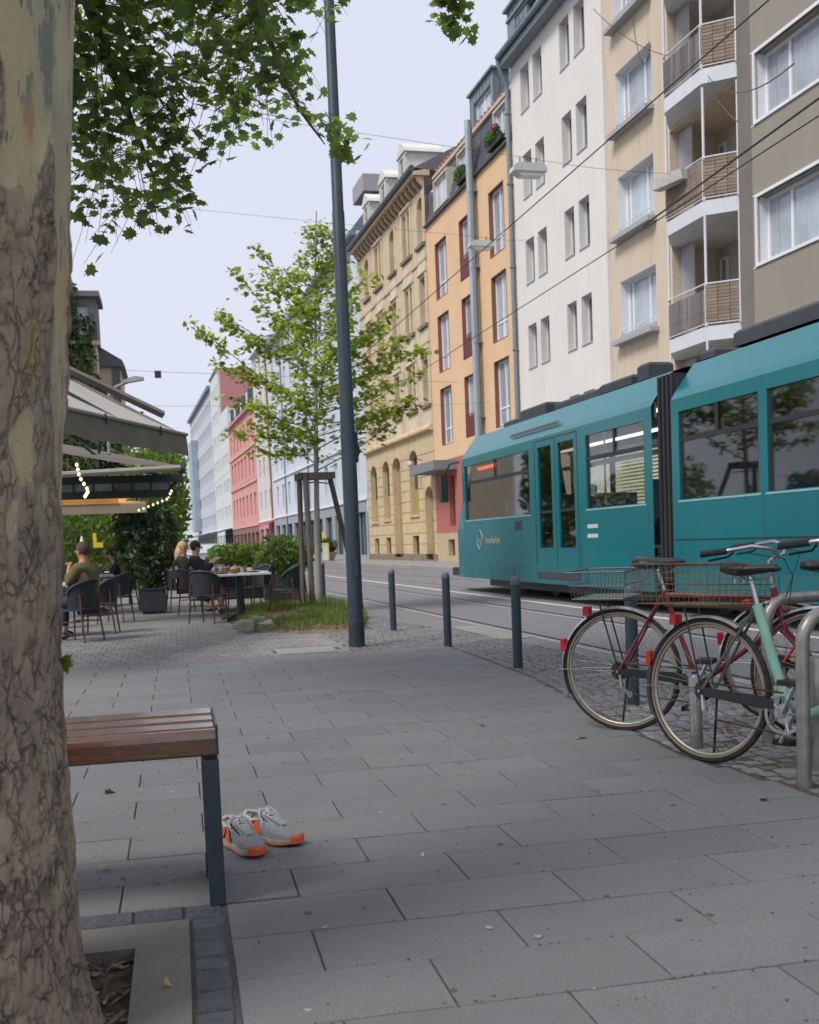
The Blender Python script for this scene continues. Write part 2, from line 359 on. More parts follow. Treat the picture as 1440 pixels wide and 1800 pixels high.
# terrace pavers
cnt = 0; pst = MB(); pk = MB().cbox(0.002, 0.002, -0.04, 0.142, 0.282, 0, 0.004); last_y = 11.435+0.0
y = 11.44; row = 0
M_pst = mat('terrace_paver_far', (0.20, 0.19, 0.185), 0.8, 0.15, 2, bump=0.3)
rows = []
while y < 34:
    x = -4.6-(0.07 if row % 2 else 0)
    while x < min(1.72, edge_slab(y)) - (0.0 if y < 14.3 else 1.0 if y < 21 else 0):
        if not (0.97 < x+.07 < 1.62 and 11.44 < y+.14 < 12.2):
            if x > -1.5 and cnt < 290:
                pk.build('paver', M_paver, pav, (x, y, -0.004+rnd.uniform(-.0015, .0015)), key='paver'); cnt += 1
            elif x > -3.8:
                z = -0.004+rnd.uniform(-.0012, .0012); pst.quad((x+.003, y+.003, z), (x+.141, y+.003, z), (x+.141, y+.281, z), (x+.003, y+.281, z))
        x += 0.144
    y += 0.284; row += 1
pst.build('paver_field', M_pst, pav, kind='stuff')
# cobbles
cst = MB(); cnt = 0; cobs = []
y = 1.4
while y < 24:
    j = 0
    x0 = edge_slab(y)+0.03 if y < 11.4 else (1.75 if y < 14.2 else 2.45)
    x = x0+rnd.uniform(0, .02)
    while x < edge_asph(y)-0.06:
        w_ = rnd.uniform(.075, .105); cobs.append((x, y+rnd.uniform(-.012, .012)+.06*math.sin(x*5), w_, rnd.uniform(.078, .095))); x += w_+.008
    y += 0.098
def near(c): return (c[0]-2.7)**2*2+(c[1]-5.2)**2
cobs.sort(key=near)
for i, (x, y, a, b) in enumerate(cobs):
    if 11.44 < y < 14.4 and x < 1.74: continue
    z = rnd.uniform(-.006, .002)
    if i < 290: MB().cbox(0, 0, -.04, round(a, 2), .088, 0, .012).build('cobble', M_cob, pav, (x, y, z), (rnd.uniform(-.03, .03), rnd.uniform(-.03, .03), rnd.uniform(-.12, .12)), key='cob%.2f' % a)
    else: cst.cbox(x, y, -.03, x+a, y+b, z, .012)
cst.build('cobble_field', M_cob, pav, kind='stuff')
# moss and grass tufts between cobbles / grass bed round the young tree
M_grass = leafmat('grass_blades', (0.15, 0.20, 0.05), (0.2, 0.27, 0.05), 0.4)
M_dry = leafmat('dry_blades', (0.22, 0.16, 0.08), (0.2, 0.15, 0.07), 0.3)
def inbed(x, y):
    return ((x-1.75)/1.0)**2*1.0+((y-17.6)/3.7)**2 < 1+0.25*noise.noise(Vector((x*2, y*1.1, 0)))
def bedh(x, y): return max(0, 0.10*(1-((x-1.75)/1.05)**2-((y-17.6)/3.9)**2))
bd = MB(); N = 24
for i in range(N+1):
    for j in range(N+1):
        a = 2*math.pi*j/N; r_ = i/N
        x = 1.75+1.0*r_*math.cos(a); y = 17.6+3.75*r_*math.sin(a); bd.v.append((x, y, bedh(x, y)*1.0+(-0.02 if i == N else 0)))
for i in range(N):
    for j in range(N): bd.f.append((i*(N+1)+j, (i+1)*(N+1)+j, (i+1)*(N+1)+j+1, i*(N+1)+j+1)); bd.mi.append(0)
bd.build('planting_bed_soil', mat('bed_soil', (0.17, 0.125, 0.075), 0.95, 0.35, 6, bump=0.5), smooth='all', kind='structure')
gr = MB()
def blade(mb, x, y, z, h, w_, lean):
    a = rnd.uniform(0, 6.3); dx, dy = math.cos(a)*w_, math.sin(a)*w_; lx, ly = rnd.uniform(-lean, lean), rnd.uniform(-lean, lean)
    mb.quad((x-dx, y-dy, z), (x+dx, y+dy, z), (x+lx*.5+dx*.6, y+ly*.5+dy*.6, z+h*.6), (x+lx, y+ly, z+h))
for i in range(17000):
    x = rnd.uniform(.6, 2.85); y = rnd.uniform(13.8, 21.6)
    if not inbed(x, y): continue
    e = ((x-1.75)/1.0)**2+((y-17.6)/3.7)**2
    dn = noise.noise(Vector((x*1.7, y*.9, 5)))
    gr.cur = 1 if (dn > .25 or (y < 14.8 and x > 1.1 and rnd.random() < .7)) else 0
    if gr.cur and rnd.random() < .4: continue
    h = rnd.uniform(.03, .10)*(1.2 if gr.cur == 0 else .6)*(2.0 if (x > 2.1 and y > 17.5) else 1)
    blade(gr, x, y, bedh(x, y)-.005, h, .008, .06)
gr.build('grass', [M_grass, M_dry], kind='stuff')
gm = MB()
for i in range(2600):
    if rnd.random() < .5: x = rnd.uniform(2.5, 3.7); y = rnd.uniform(3.6, 11)
    else: x = rnd.uniform(2.3, 3.3); y = rnd.uniform(11, 16)
    if x > edge_asph(y) or x < edge_slab(y)+.05: continue
    if noise.noise(Vector((x*1.8, y*1.1, 9))) < .12: continue
    for q in range(3): blade(gm, x+rnd.uniform(-.02, .02), y+rnd.uniform(-.02, .02), -.012, rnd.uniform(.012, .03), .004, .02)
gm.build('joint_weeds', M_grass, kind='stuff')
# rough stones at the corner of the bed
for i, (x, y, s_, lb) in enumerate([(0.86, 15.15, .13, 'pale rough stone at the left corner of the grass bed'), (1.06, 15.45, .14, 'flat grey stone lying second in at the grass bed corner'), (1.12, 14.95, .12, 'low tan stone at the near edge of the grass bed')]):
    mb = MB().cbox(-s_*.8, -s_*.8, -.02, s_*.8, s_*.9, s_*1.05, .03)
    mb.v = [tuple(Vector(p)+Vector((noise.noise(Vector(p)*9+Vector((i*3, 0, 0))), noise.noise(Vector(p)*9+Vector((i*3, 5, 0))), noise.noise(Vector(p)*9+Vector((i*3, 0, 5)))))*.07) for p in mb.v]
    tag(mb.build('edging_stone', mat('rough_stone', (0.27, 0.25, 0.2), .9, .2, 9, bump=.5, rand=.2), None, (x, y, 0)), lb, 'stone', 'rough stones at the grass bed')
exec_buildings = True

# ================================================================== BUILDINGS (facades in a frame turned 3 degrees; x into the house, y along the street)
def wallmesh(mb, y0, y1, z0, z1, holes, depth=0.22, x=0.0, grooves=(), gd=0.025, gh=0.03):
    ysr = sorted({y0, y1, *[h[0] for h in holes], *[h[1] for h in holes]}); ysr = [a for a in ysr if y0 <= a <= y1]
    zs = {z0, z1, *[h[2] for h in holes], *[h[3] for h in holes]}
    gs = [gz for gz in grooves if z0 < gz < z1]
    for gz in gs: zs |= {gz, gz+gh}
    zs = sorted(a for a in zs if z0 <= a <= z1)
    for ya, yb in zip(ysr, ysr[1:]):
        for za, zb in zip(zs, zs[1:]):
            cy, cz = (ya+yb)/2, (za+zb)/2
            if any(h[0] < cy < h[1] and h[2] < cz < h[3] for h in holes): continue
            xx = x+gd if any(gz < cz < gz+gh for gz in gs) else x
            mb.quad((xx, yb, za), (xx, ya, za), (xx, ya, zb), (xx, yb, zb))
            if xx != x:
                mb.quad((x, yb, za), (x, ya, za), (xx, ya, za), (xx, yb, za)); mb.quad((x, ya, zb), (x, yb, zb), (xx, yb, zb), (xx, ya, zb))
    for a, b, c, d in holes:
        X = x+depth
        mb.quad((x, a, c), (x, a, d), (X, a, d), (X, a, c)); mb.quad((x, b, d), (x, b, c), (X, b, c), (X, b, d))
        mb.quad((x, a, d), (x, b, d), (X, b, d), (X, a, d)); mb.quad((x, b, c), (x, a, c), (X, a, c), (X, b, c))
def arch(mb, a, b, zs, zt, x=0.0, depth=0.22, n=8):
    c = (a+b)/2; rw = (b-a)/2; h = zt-zs-0.001
    pts = [(c-rw*math.cos(math.pi*i/n), zs+h*math.sin(math.pi*i/n)) for i in range(n+1)]
    for i in range(n):
        (p, q), (r_, s_) = pts[i], pts[i+1]
        mb.quad((x, r_, s_), (x, p, q), (x, p, zt), (x, r_, zt)); mb.quad((x, p, q), (x, r_, s_), (x+depth-.01, r_, s_), (x+depth-.01, p, q))
def window(parent, a, b, c, d, x, MF, MG, mull=(0.5,), trans=(), fw_=0.055, sill=None, key=None, label=None, lab_n='window', back=0.05):
    W, H = b-a, d-c; k = key or 'win%.2f_%.2f_%s_%s_%s_%s' % (W, H, mull, trans, MF.name, fw_)
    mb = MB(); t = 0.07
    mb.box(0, 0, 0, t, fw_, H); mb.box(0, W-fw_, 0, t, W, H); mb.box(0, fw_, 0, t, W-fw_, fw_); mb.box(0, fw_, H-fw_, t, W-fw_, H)
    cuts = [fw_]+[W*m_ for m_ in mull]+[W-fw_]
    for m_ in mull: mb.box(0.004, W*m_-fw_*.6, fw_, t-.004, W*m_+fw_*.6, H-fw_)
    for t_ in trans:
        for p, q in zip(cuts, cuts[1:]): mb.box(0.006, p+fw_*.6, H*t_-fw_*.45, t-.006, q-fw_*.6, H*t_+fw_*.45)
    f = mb.build(lab_n, MF, parent, (x, a, c), key=k)
    if label: f['label'] = label
    p = MB().box(t-.03, fw_*.8, fw_*.8, t-.022, W-fw_*.8, H-fw_*.8); p.build('pane', MG, f, key=k+'p'+MG.name)
    if sill: 
        so, MS = sill
        MB().box(-so-x+0.0, -0.05, -0.07, -0.002, W+.05, -0.004).build('sill', MS, f, key=k+'s%.2f' % so+MS.name)
    return f
def house(name, label, u0, u1, v=14.9, deg=3, cat='building', z=0.0):
    return thing(name, label, cat, frame(v, u0, deg, z), R(deg))
def roof_block(root, W, z0, z1, D, M, over=0.0, name='roof'):
    return MB().box(-over, 0, z0, D, W, z1).build(name, M, root)

# ---- cream and white apartment house
U0 = 24.28; WL = 39.38
B = house('apartment_house', 'cream and white plastered apartment house with curved balconies and paired narrow windows', U0, WL)
M_wht = mat('white_plaster', (0.70, 0.67, 0.63), 0.9, 0.05, 0.5, bump=0.2, bscale=25, streak=0.22, dirt=.10, dscale=.5, dcol=(.5, .47, .43))
M_crm = mat('cream_plaster', (0.60, 0.50, 0.385), 0.9, 0.05, 0.5, bump=0.2, bscale=25, streak=0.34, dirt=.12, dscale=.5)
M_gsill = mat('grey_sill', (0.36, 0.36, 0.38), 0.6, 0.1)
nar = [(37.58, 38.42), (36.38, 37.2), (34.03, 34.82), (32.84, 33.66)]
holes = []
for zf in (1.15, 4.15, 7.15, 10.15, 13.15, 16.13):
    for a, b in nar: holes.append((a-U0, b-U0, zf, zf+1.52))
mb = MB(); wallmesh(mb, 31.64-U0, WL-U0, 0.0, 18.1, holes, 0.30); mb.quad((0, 31.64-U0, 0), (0.12, 31.64-U0, 0), (0.12, 31.64-U0, 18.1), (0, 31.64-U0, 18.1))
mb.build('wall', M_wht, B, label='white plaster wall with paired narrow windows')
M_wf = mat('white_frame', (0.62, 0.66, 0.65), 0.5, 0.05)
for h in holes:
    if h[2] > 3: window(B, *h, 0.24, M_wf, M_glassD, (), (), 0.05)
    else: window(B, *h, 0.24, M_wf, M_glassD, (), (), 0.05)
# sloping dark sill strips
for h in holes: MB().box(-0.03, 0, -0.035, 0.24, h[1]-h[0], 0.0).build('sill', M_gsill, B, (0, h[0], h[2]+.002), key='narsill%.2f' % (h[1]-h[0]))
bays = [(28.78, 31.08, zf, zf+1.78) for zf in (0.8, 3.78, 6.78, 9.80, 12.80, 15.80)]
hb = [(a-U0, b-U0, c, d) for a, b, c, d in bays]
mb = MB(); wallmesh(mb, 27.76-U0, 31.638-U0, 0.0, 18.1, hb, 0.36, 0.12)
mb.build('wall', M_crm, B, label='cream plaster wall of the window bay')
for h in hb:
    rv = MB(); a, b, c, d = h; X = 0.122; t = .015
    rv.box(X, b-t, c, X+.34, b-.001, d); rv.box(X, a+.001, c, X+.34, a+t, d); rv.box(X, a+t, d-t, X+.34, b-t, d-.001)
    rv.build('window_lining', M_white, B)
    f = window(B, a+.016, b-.016, c+.03, d-.016, 0.40, M_white, M_glassA, (0.40, 0.88), (), 0.07)
    s_ = MB().box(-.16, -.12, -.13, .40, (b-a)+.12, -.002).build('sill', M_gsill, B, (0.0, a, c+.03), key='baysill')
    rl = MB(); W = b-a
    rl.tube([(.0, 0.0, .30), (.0, W, .30)], .016, 6); rl.tube([(.0, 0.02, .0), (.0, 0.02, .30)], .012, 5); rl.tube([(.0, W-.02, 0), (.0, W-.02, .30)], .012, 5); rl.tube([(0, W*.5, 0), (0, W*.5, .3)], .012, 5)
    rl.build('window_rail', M_white, B, (.10, a, c+.03), key='bayrail')
    s2 = MB().box(-.02, 0, .02, .0, W, .16).build('rail_board', M_gsill, B, (.10, a, c+.03), key='bayboard')
# loggia: recess with three side walls
mb = MB(); b0, b1 = 24.30-U0, 27.74-U0
wallmesh(mb, b0-.02, b1+.02, 0.0, 18.1, [(b0, b1, zf+0.001, zf+2.66) for zf in (0.12, 3.06, 6.06, 9.06, 12.16, 15.16)], 1.45, 0.06)
mb.build('wall', M_crm, B, label='cream wall framing the loggias')
mb = MB().box(1.51, b0-.02, 0, 1.6, b1+.02, 18.1); mb.build('loggia_back_wall', mat('loggia_plaster', (0.55, 0.52, 0.46), 0.9, 0.05), B)
M_brickp = mat('brick_slip', (0.27, 0.205, 0.155), 0.85, 0.2, 6, rand=0.18)
M_slatr = mat('reed_slat', (0.17, 0.155, 0.145), 0.8, 0.3, 6, rand=0.3)
M_lslab = mat('balcony_edge', (0.62, 0.64, 0.68), 0.7, 0.06, 2, streak=.2)
plan = [(0.05, b1), (-0.62, 26.72-U0), (-0.62, 24.86-U0), (0.05, b0)]
def along(p, q, t): return (p[0]+(q[0]-p[0])*t, p[1]+(q[1]-p[1])*t)
for k, zt in enumerate((3.05, 6.05, 9.05, 12.15, 15.15)):
    bl = B
    pts = plan+[(1.5, b0), (1.5, b1)]
    MB().prism([(p[0], p[1]) for p in reversed(plan)]+[(1.49, b1-.01), (1.49, b0+.01)][::1], zt-.345, zt).build('balcony_slab', M_lslab, bl)
    # corner posts
    for p in (plan[1], plan[2]):
        MB().tube([(p[0]+.03, p[1], zt), (p[0]+.03, p[1], zt+2.67)], .035, 8).build('post', M_lslab, bl)
    MB().tube([(0.0, b0+.0, zt), (0.0, b0, zt+2.67)], .03, 6).build('post', M_lslab, bl)
    # railing
    rl = MB(); H = 1.02
    rl.tube([(p[0]-.01, p[1], zt+H) for p in plan], .022, 6); rl.tube([(p[0]-.01, p[1], zt+.06) for p in plan], .016, 6)
    for i in range(3): rl.tube([(plan[i][0]-.01, plan[i][1], zt), (plan[i][0]-.01, plan[i][1], zt+H)], .016, 6)
    rl.build('railing', M_lslab, bl)
    for s_ in range(3):
        p, q = plan[s_], plan[s_+1]; L_ = math.hypot(q[0]-p[0], q[1]-p[1]); ang = math.atan2(q[1]-p[1], q[0]-p[0])
        brick = (s_ in (0, 2)) or k == 2
        if brick:
            rows_ = 11 if k != 2 else 11
            nb = max(1, round(L_/.30)); bw = L_/nb
            if k in (1, 2, 3):
                for r_ in range(rows_):
                    for i in range(nb):
                        t = ((i+.5)/nb); c = along(p, q, t)
                        MB().cbox(-bw/2+.006, -.02, .006, bw/2-.006, .02, .074, .004).build('brick', M_brickp, bl, (c[0], c[1], zt+.10+r_*.08), (0, 0, ang), key='brk%.3f' % bw)
            else:
                MB().box(-L_/2+.02, -.02, 0, L_/2-.02, .02, .86).build('parapet_panel', M_brickp, bl, (*along(p, q, .5), zt+.10), (0, 0, ang))
        else:
            nb = 15
            for i in range(nb):
                t = (i+.5)/nb; c = along(p, q, t); bw = L_/nb
                MB().box(-bw/2+.008, -.012, 0, bw/2-.008, .012, .80).build('slat', M_slatr, bl, (c[0], c[1], zt+.09), (rnd.uniform(-.02, .02), 0, ang), key='slat%.3f' % bw)
    # door and window in the back
    window(B, b0+.35, b0+1.75, zt+.15, zt+2.25, 1.42, M_white, M_glassD, (0.5,), (), 0.07, lab_n='balcony_door')
    MB().box(.30, b1-.75, 0, .34, b1-.02, 2.60).build('side_screen', mat('screen_grey', (.36, .36, .36), .7), B, (0, 0, zt+.01), key='sidescreen')
    window(B, b1-.48, b1-.10, zt+.45, zt+2.35, 1.42, M_white, M_glassA, (), (), 0.06)
tb = thing('planter_box', 'white concrete planter box hanging on the middle balcony railing', 'planter', frame(14.9-.80, 26.1, 3, 9.80), R(3)+R(14))
MB().prism([(-.14, 0), (.14, 0), (.19, .24), (-.19, .24)], -.55, .55, 1).build('trough', mat('trough_white', (.55, .54, .50), .8, .15, 6, dirt=.4), tb)
# eave, gutter, roof
ev = MB().box(-.42, 27.0-U0-2.7, 18.1, .3, WL-U0-.05, 18.32); ev.build('eave_board', M_zinc, B)
gt = MB(); n = 6
gt.tube([(-.50, -.0, 18.44), (-.50, WL-U0-.02, 18.44)], .10, 8); gt.build('gutter', M_zinc, B)
MB().prism([(-.42, 18.321), (.5, 18.321), (6.0, 21.5), (6, 21.7), (-.42, 18.6)], 0.02, WL-U0-.02, 1).build('roof', M_slate, B) if False else None
rf = MB(); rf.quad((-.4, 0, 18.45), (-.4, WL-U0, 18.45), (5.5, WL-U0, 21.6), (5.5, 0, 21.6)); rf.quad((-.4, WL-U0, 18.33), (5.5, WL-U0, 18.33), (5.5, WL-U0, 21.6), (-.4, WL-U0, 18.45)); rf.build('roof', M_slate, B)
MB().box(0.3, 0.0, 0.0, 9, .1, 18.3).build('end_wall', M_crm, B); MB().box(.36, WL-U0-.1, 0, 9, WL-U0-.002, 18.3).build('end_wall', M_wht, B)
dpp = thing('downpipe', 'blue grey downpipe running full height between the orange and white houses', 'downpipe', frame(14.78, 39.46, 3), R(3))
MB().tube([(-.36, -.1, 18.35), (-.30, -.12, 18.0), (0, .02, 17.6), (0, .02, 17.3), (0, .02, 0.1)], .085, 10).build('pipe', M_zinc, dpp, smooth=True)
for z in (2, 5, 8, 11, 14, 16.5): MB().box(-.1, -.075, z, .12, .115, z+.05).build('bracket', M_zinc, dpp)

# ---- brown rendered house
B = house('rendered_house', 'taupe rendered house with wide white framed windows above the tram', 6.0, 24.26)
U0 = 6.0
M_tau = mat('taupe_render', (0.32, 0.285, 0.235), 0.95, 0.10, 0.6, bump=0.5, bscale=60, streak=0.15, grain=(60, (1, 1, 1), 0.85))
M_tau2 = mat('taupe_strip', (0.185, 0.165, 0.145), 0.95, 0.08, 2, bump=0.3)
ho = []
for zf in (4.2, 7.22, 10.44, 13.66):
    for a, b in ((20.2, 23.42), (15.6, 18.6), (11.2, 14.2), (7, 10)): ho.append((a-U0, b-U0, zf, zf+1.50))
mb = MB(); wallmesh(mb, 0, 23.62-U0, 3.2, 19, ho, .34, -.05); mb.quad((-.05, 23.62-U0, 3.2), (.02, 23.62-U0, 3.2), (.02, 23.62-U0, 19), (-.05, 23.62-U0, 19)); mb.build('wall', M_tau, B)
MB().box(-.02, 23.625-U0, 0, .3, 24.25-U0, 19).build('wall_strip', M_tau2, B)
for a, b, c, d in ho:
    fr = MB(); t = .07
    fr.box(-.09, a-t, c-t, .0, b+t, c+.001-0.0); fr.box(-.09, a-t, d, .0, b+t, d+t); fr.box(-.09, a-t, c+.001, .0, a, d-.0); fr.box(-.09, b, c+.001, .0, b+t, d)
    fr.box(.0, b-.012, c+.002, .26, b-.001, d-.001); fr.box(0, a+.001, c+.002, .26, a+.012, d-.001)
    fr.build('window_surround', M_white, B)
    window(B, a+.013, b-.013, c+.005, d-.005, .20, M_white, M_glassA, (.30, .70), (), .075)
for zt in (8.72+.07, 7.15, 10.37, 12.01, 4.13, 5.77): MB().box(-.062, 23.5-U0, zt-.012, -.045, 23.62-U0, zt+.012).build('joint_strip', M_white, B)
# shop level with horizontal louvred shutters, seen through the tram windows
M_lou = mat('louvre_cream', (0.75, 0.72, 0.55), 0.6, 0.08, 2)
MB().box(.06, 0, 0, .3, 23.62-U0, 3.195).build('shop_wall', M_tau2, B)
sc_ = 0
for (a, b) in ((7.0, 14.5), (15.2, 23.0)):
    for i in range(34):
        z = .55+i*.105
        MB().prism([(-.03, 0), (.05, .03), (.05, .085), (-.03, .06)], a-U0, b-U0, 1).build('louvre', M_lou, B, (0, 0, z), key='louvre%.1f' % a)
roof_block(B, 18.26, 19.002, 19.5, 8, M_slate, .2)

# shutters at the ground floor of the cream house
B2 = bpy.data.objects['apartment_house']
for i in range(34): MB().prism([(-.03, 0), (.05, .03), (.05, .085), (-.03, .06)], .2, 7.0, 1).build('louvre', M_lou, B2, (-.10, 0, .35+i*.105), key='louvreC')

# ---- orange house with slate mansard
U0 = 39.40; U1 = 51.15
B = house('orange_house', 'apricot orange house with grey slate mansard, red trimmed windows and flower boxes', U0, U1)
M_or = mat('apricot_plaster', (0.70, 0.475, 0.28), 0.9, 0.05, 0.6, bump=0.2, bscale=20, streak=0.25, dirt=.15, dscale=.4, dcol=(.55, .33, .18))
M_redt = mat('red_trim', (0.22, 0.085, 0.065), 0.6, 0.1)
cols = [(48.05, 49.75, 'A'), (44.42, 46.08, 'B'), (40.52, 42.2, 'C')]
rowsO = [(12.03, 14.5), (8.75, 11.25), (5.45, 7.98)]
ho = [(a-U0, b-U0, c, d) for a, b, _ in cols for c, d in rowsO]
gh_ = [(48.3-U0, 49.3-U0, .35, 1.1), (40.6-U0, 43-U0, .9, 3.3)]
mb = MB(); wallmesh(mb, 0.0, U1-U0, 4.75, 15.62, ho, .26); mb.build('wall', M_or, B)
mb = MB(); wallmesh(mb, 0.0, U1-U0, 0, 1.40, [gh_[0]], .26, -.03); mb.build('plinth_wall', mat('beige_plinth', (.46, .36, .22), .9, .1), B)
mb = MB(); wallmesh(mb, 0.0, U1-U0, 1.4, 4.75, [(49.0-U0-.9, 49.0-U0, 1.7, 4.0), (41-U0, 44-U0, 1.7, 4)], .26, .0); mb.build('ground_wall', mat('salmon_red', (.42, .13, .11), .85, .08), B)
window(B, 49.0-U0-.9, 49.0-U0, 1.7, 4.0, .2, M_redt, M_glassD); window(B, 41-U0, 44-U0, 1.7, 4, .2, M_redt, M_glassD)
MB().box(.2, 48.3-U0, .35, .24, 49.3-U0, 1.1).build('cellar_opening', M_black, B)
MB().box(-1.1, 47.6-U0, 4.20, -.001, 51.7-U0, 4.62).build('canopy', mat('canopy_grey', (.20, .21, .22), .7, .1), B)
for a, b, nm in cols:
    for c, d in rowsO:
        t = .018; fr = MB(); X = -.015; A, Bq = a-U0, b-U0
        fr.box(X, A-t, c-t, .0, Bq+t, c); fr.box(X, A-t, d, .0, Bq+t, d+t); fr.box(X, A-t, c, .0, A, d); fr.box(X, Bq, c, 0, Bq+t, d)
        fr.box(0, Bq-.012, c+.001, .2, Bq-.001, d-.001); fr.box(0, A+.012, d-.013, .2, Bq-.012, d-.001)
        fr.build('window_trim', M_redt, B)
        f = window(B, A+.013, Bq-.013, c+.005, d-.014, .16, M_white, M_glassA, (.5,), (.28,), .07)
        if nm == 'B':
            rl = MB(); n = 11
            for i in range(n): y = A+.06+(Bq-A-.12)*i/(n-1); rl.tube([(-.02, y, c), (-.02, y, c+.92)], .014, 5)
            rl.tube([(-.02, A, c+.92), (-.02, Bq, c+.92)], .022, 5); rl.tube([(-.02, A, c+.06), (-.02, Bq, c+.06)], .018, 5)
            rl.build('window_railing', mat('railing_red', (.24, .06, .06), .5), B)
            MB().box(.02, A+.02, c+.05, .035, Bq-.02, c+.85).build('railing_panel', mat('panel_plum', (.17, .08, .09), .6), B)
# mansard
sl = MB(); z0, z1, x1 = 15.72, 17.85, .55
def mx(z): return (z-z0)/(z1-z0)*x1
nR, nC = 13, 44; dwin = [(47.4-U0, 49.5-U0), (44.1-U0, 45.95-U0), (39.8-U0, 41.3-U0)]
MB().box(-.14, -.0, 15.62, .3, U1-U0, 15.72).build('cornice', mat('dark_flashing', (.06, .065, .07), .6), B)
base = MB(); base.quad((mx(z0), U1-U0, z0), (mx(z0), 0, z0), (x1, 0, z1), (x1, U1-U0, z1)); base.quad((0, 0, z0), (6, 0, z0), (6, 0, z1), (x1, 0, z1)); base.quad((0, U1-U0, z0), (x1, U1-U0, z1), (6, U1-U0, z1), (6, U1-U0, z0)); base.build('mansard', M_slate, B)
dz = (z1-z0)/nR; dy = (U1-U0)/nC; cnt = 0; shst = MB()
for r_ in range(nR):
    for c_ in range(nC):
        y = c_*dy+(dy/2 if r_ % 2 else 0)
        if y+dy > U1-U0: continue
        zc = z0+(r_+.5)*dz
        if any(a-.1 < y+dy/2 < b+.1 for a, b in dwin) and zc < 17.35: continue
        xa, xb = mx(z0+r_*dz)-.03, mx(z0+(r_+1)*dz)-.006
        if cnt < 295:
            k_ = MB(); k_.quad((0, dy-.012, 0), (0, .012, 0), (xb-xa, .012, dz), (xb-xa, dy-.012, dz)); k_.quad((0, .012, 0), (0, dy-.012, 0), (.028, dy-.012, 0), (.028, .012, 0))
            k_.build('slate', M_slate, B, (xa, y, z0+r_*dz), key='slate'); cnt += 1
        else: shst.quad((xa, y+dy-.012, z0+r_*dz), (xa, y+.012, z0+r_*dz), (xb, y+.012, z0+(r_+1)*dz), (xb, y+dy-.012, z0+(r_+1)*dz))
if shst.f: shst.build('slate_field', M_slate, B, kind='stuff')
for (a, b) in ((47.5-U0, 49.45-U0), (44.2-U0, 45.85-U0), (39.9-U0, 41.2-U0)):
    cz = 15.98; dzz = 17.15
    bx = MB(); bx.box(-.06, a-.1, cz-.1, .55, a, dzz+.1); bx.box(-.06, b, cz-.1, .55, b+.1, dzz+.1); bx.box(-.06, a, dzz, .55, b, dzz+.1); bx.box(-.06, a, cz-.1, .4, b, cz)
    bx.build('dormer_frame', mat('cream_frame', (.5, .44, .38), .7), B)
    window(B, a+.001, b-.001, cz+.001, dzz-.001, .05, M_white, M_glassA, (.5,), (), .07)
MB().box(.40, 0, 17.85, .75, U1-U0, 18.0).build('roof_edge_band', mat('tan_band', (.52, .42, .33), .8), B)
rt_ = MB(); nT = 26
rf = MB(); rf.quad((.5, 6.4, 18.0), (.5, 11.74, 18.0), (3.2, 11.74, 19.9), (3.2, 6.4, 19.9)); rf.quad((.5, 11.75, 18.0), (6, 11.75, 18.0), (3.2, 11.75, 19.9)); rf.quad((.5, 0, 18.0), (.5, 6.4, 18.0), (3.2, 6.4, 19.0), (3.2, 0, 19.0)); rf.build('roof', M_tile, B)
for i in range(nT):
    y = .1+i*(11.5/nT); MB().tube([(.42, 0, 18.03), (1.6, 0, 18.86 if y > 6.4 else 18.43)], .10, 6).build('ridge_tile', M_tile, B, (0, y, 0), key='rt%d' % (y > 6.4))
# zinc roof dormers
for a, b, zz in ((43.3, 46.3, 19.75), (38.3+1.1, 41.3, 20.6)):
    a -= U0; b -= U0; bx = MB(); xx = .75
    wallmesh(bx, a, b, 17.9, zz, [(a+.35, b-.5, 18.25, zz-.45)], .2, xx)
    bx.quad((xx, b, 17.9), (xx, b, zz), (5, b, zz), (5, b, 17.9)); bx.quad((xx, a, zz), (xx, a, 17.9), (5, a, 17.9), (5, a, zz))
    d_ = bx.build('roof_dormer', M_zinc, B)
    MB().box(xx-.12, a-.1, zz+.001, 5, b+.1, zz+.09).build('dormer_roof', M_zinc, d_)
    i = a
    for i in range(int((b-a)/.42)+1): MB().box(-.025, -.012, 17.95, 0, .012, zz-.0).build('standing_seam', M_zinc, d_, (xx-.002, a+.02+i*.42, 0), key='seam%.1f' % zz) if not (a+.33 < a+.02+i*.42 < b-.48) else MB().box(-.025, -.012, zz-.44, 0, .012, zz).build('standing_seam', M_zinc, d_, (xx-.002, a+.02+i*.42, 0), key='seams%.1f' % zz)
    for i in range(9): MB().box(0, -.025, 17.95, .025, 0, zz).build('standing_seam', M_zinc, d_, (xx+.2+i*.45, a-.002, 0), key='seamB%.1f' % zz)
    window(B, a+.351, b-.501, 18.251, zz-.451, xx+.12, M_white, M_glassA, (.5,), (), .07)
# tall zinc dormer standing on the white house roof edge
rb = thing('roof_lantern', 'tall grey zinc clad roof dormer above the white house eave', 'dormer', frame(15.6, 38.0, 3, 18.4), R(3))
bx = MB(); wallmesh(bx, 0, 3.4, 0, 2.6, [(.4, 2.6, .9, 2.1)], .2); bx.quad((0, 0, 2.6), (0, 0, 0), (4, 0, 0), (4, 0, 2.6)); bx.quad((0, 3.4, 0), (0, 3.4, 2.6), (4, 3.4, 2.6), (4, 3.4, 0)); bx.build('wall', M_zinc, rb)
MB().box(-.15, -.1, 2.601, 4, 3.5, 2.7).build('roof', M_zinc, rb)
for i in range(8): MB().box(-.025, -.012, 2.12, -.001, .012, 2.6).build('standing_seam', M_zinc, rb, (0, .2+i*.43, 0), key='seamC')
for i in range(8): MB().box(0, -.026, .0, .025, -.001, 2.6).build('standing_seam', M_zinc, rb, (.2+i*.45, 0, 0), key='seamD')
window(rb, .401, 2.599, .901, 2.099, .12, M_zinc, M_glassD, (.5,), (), .06)
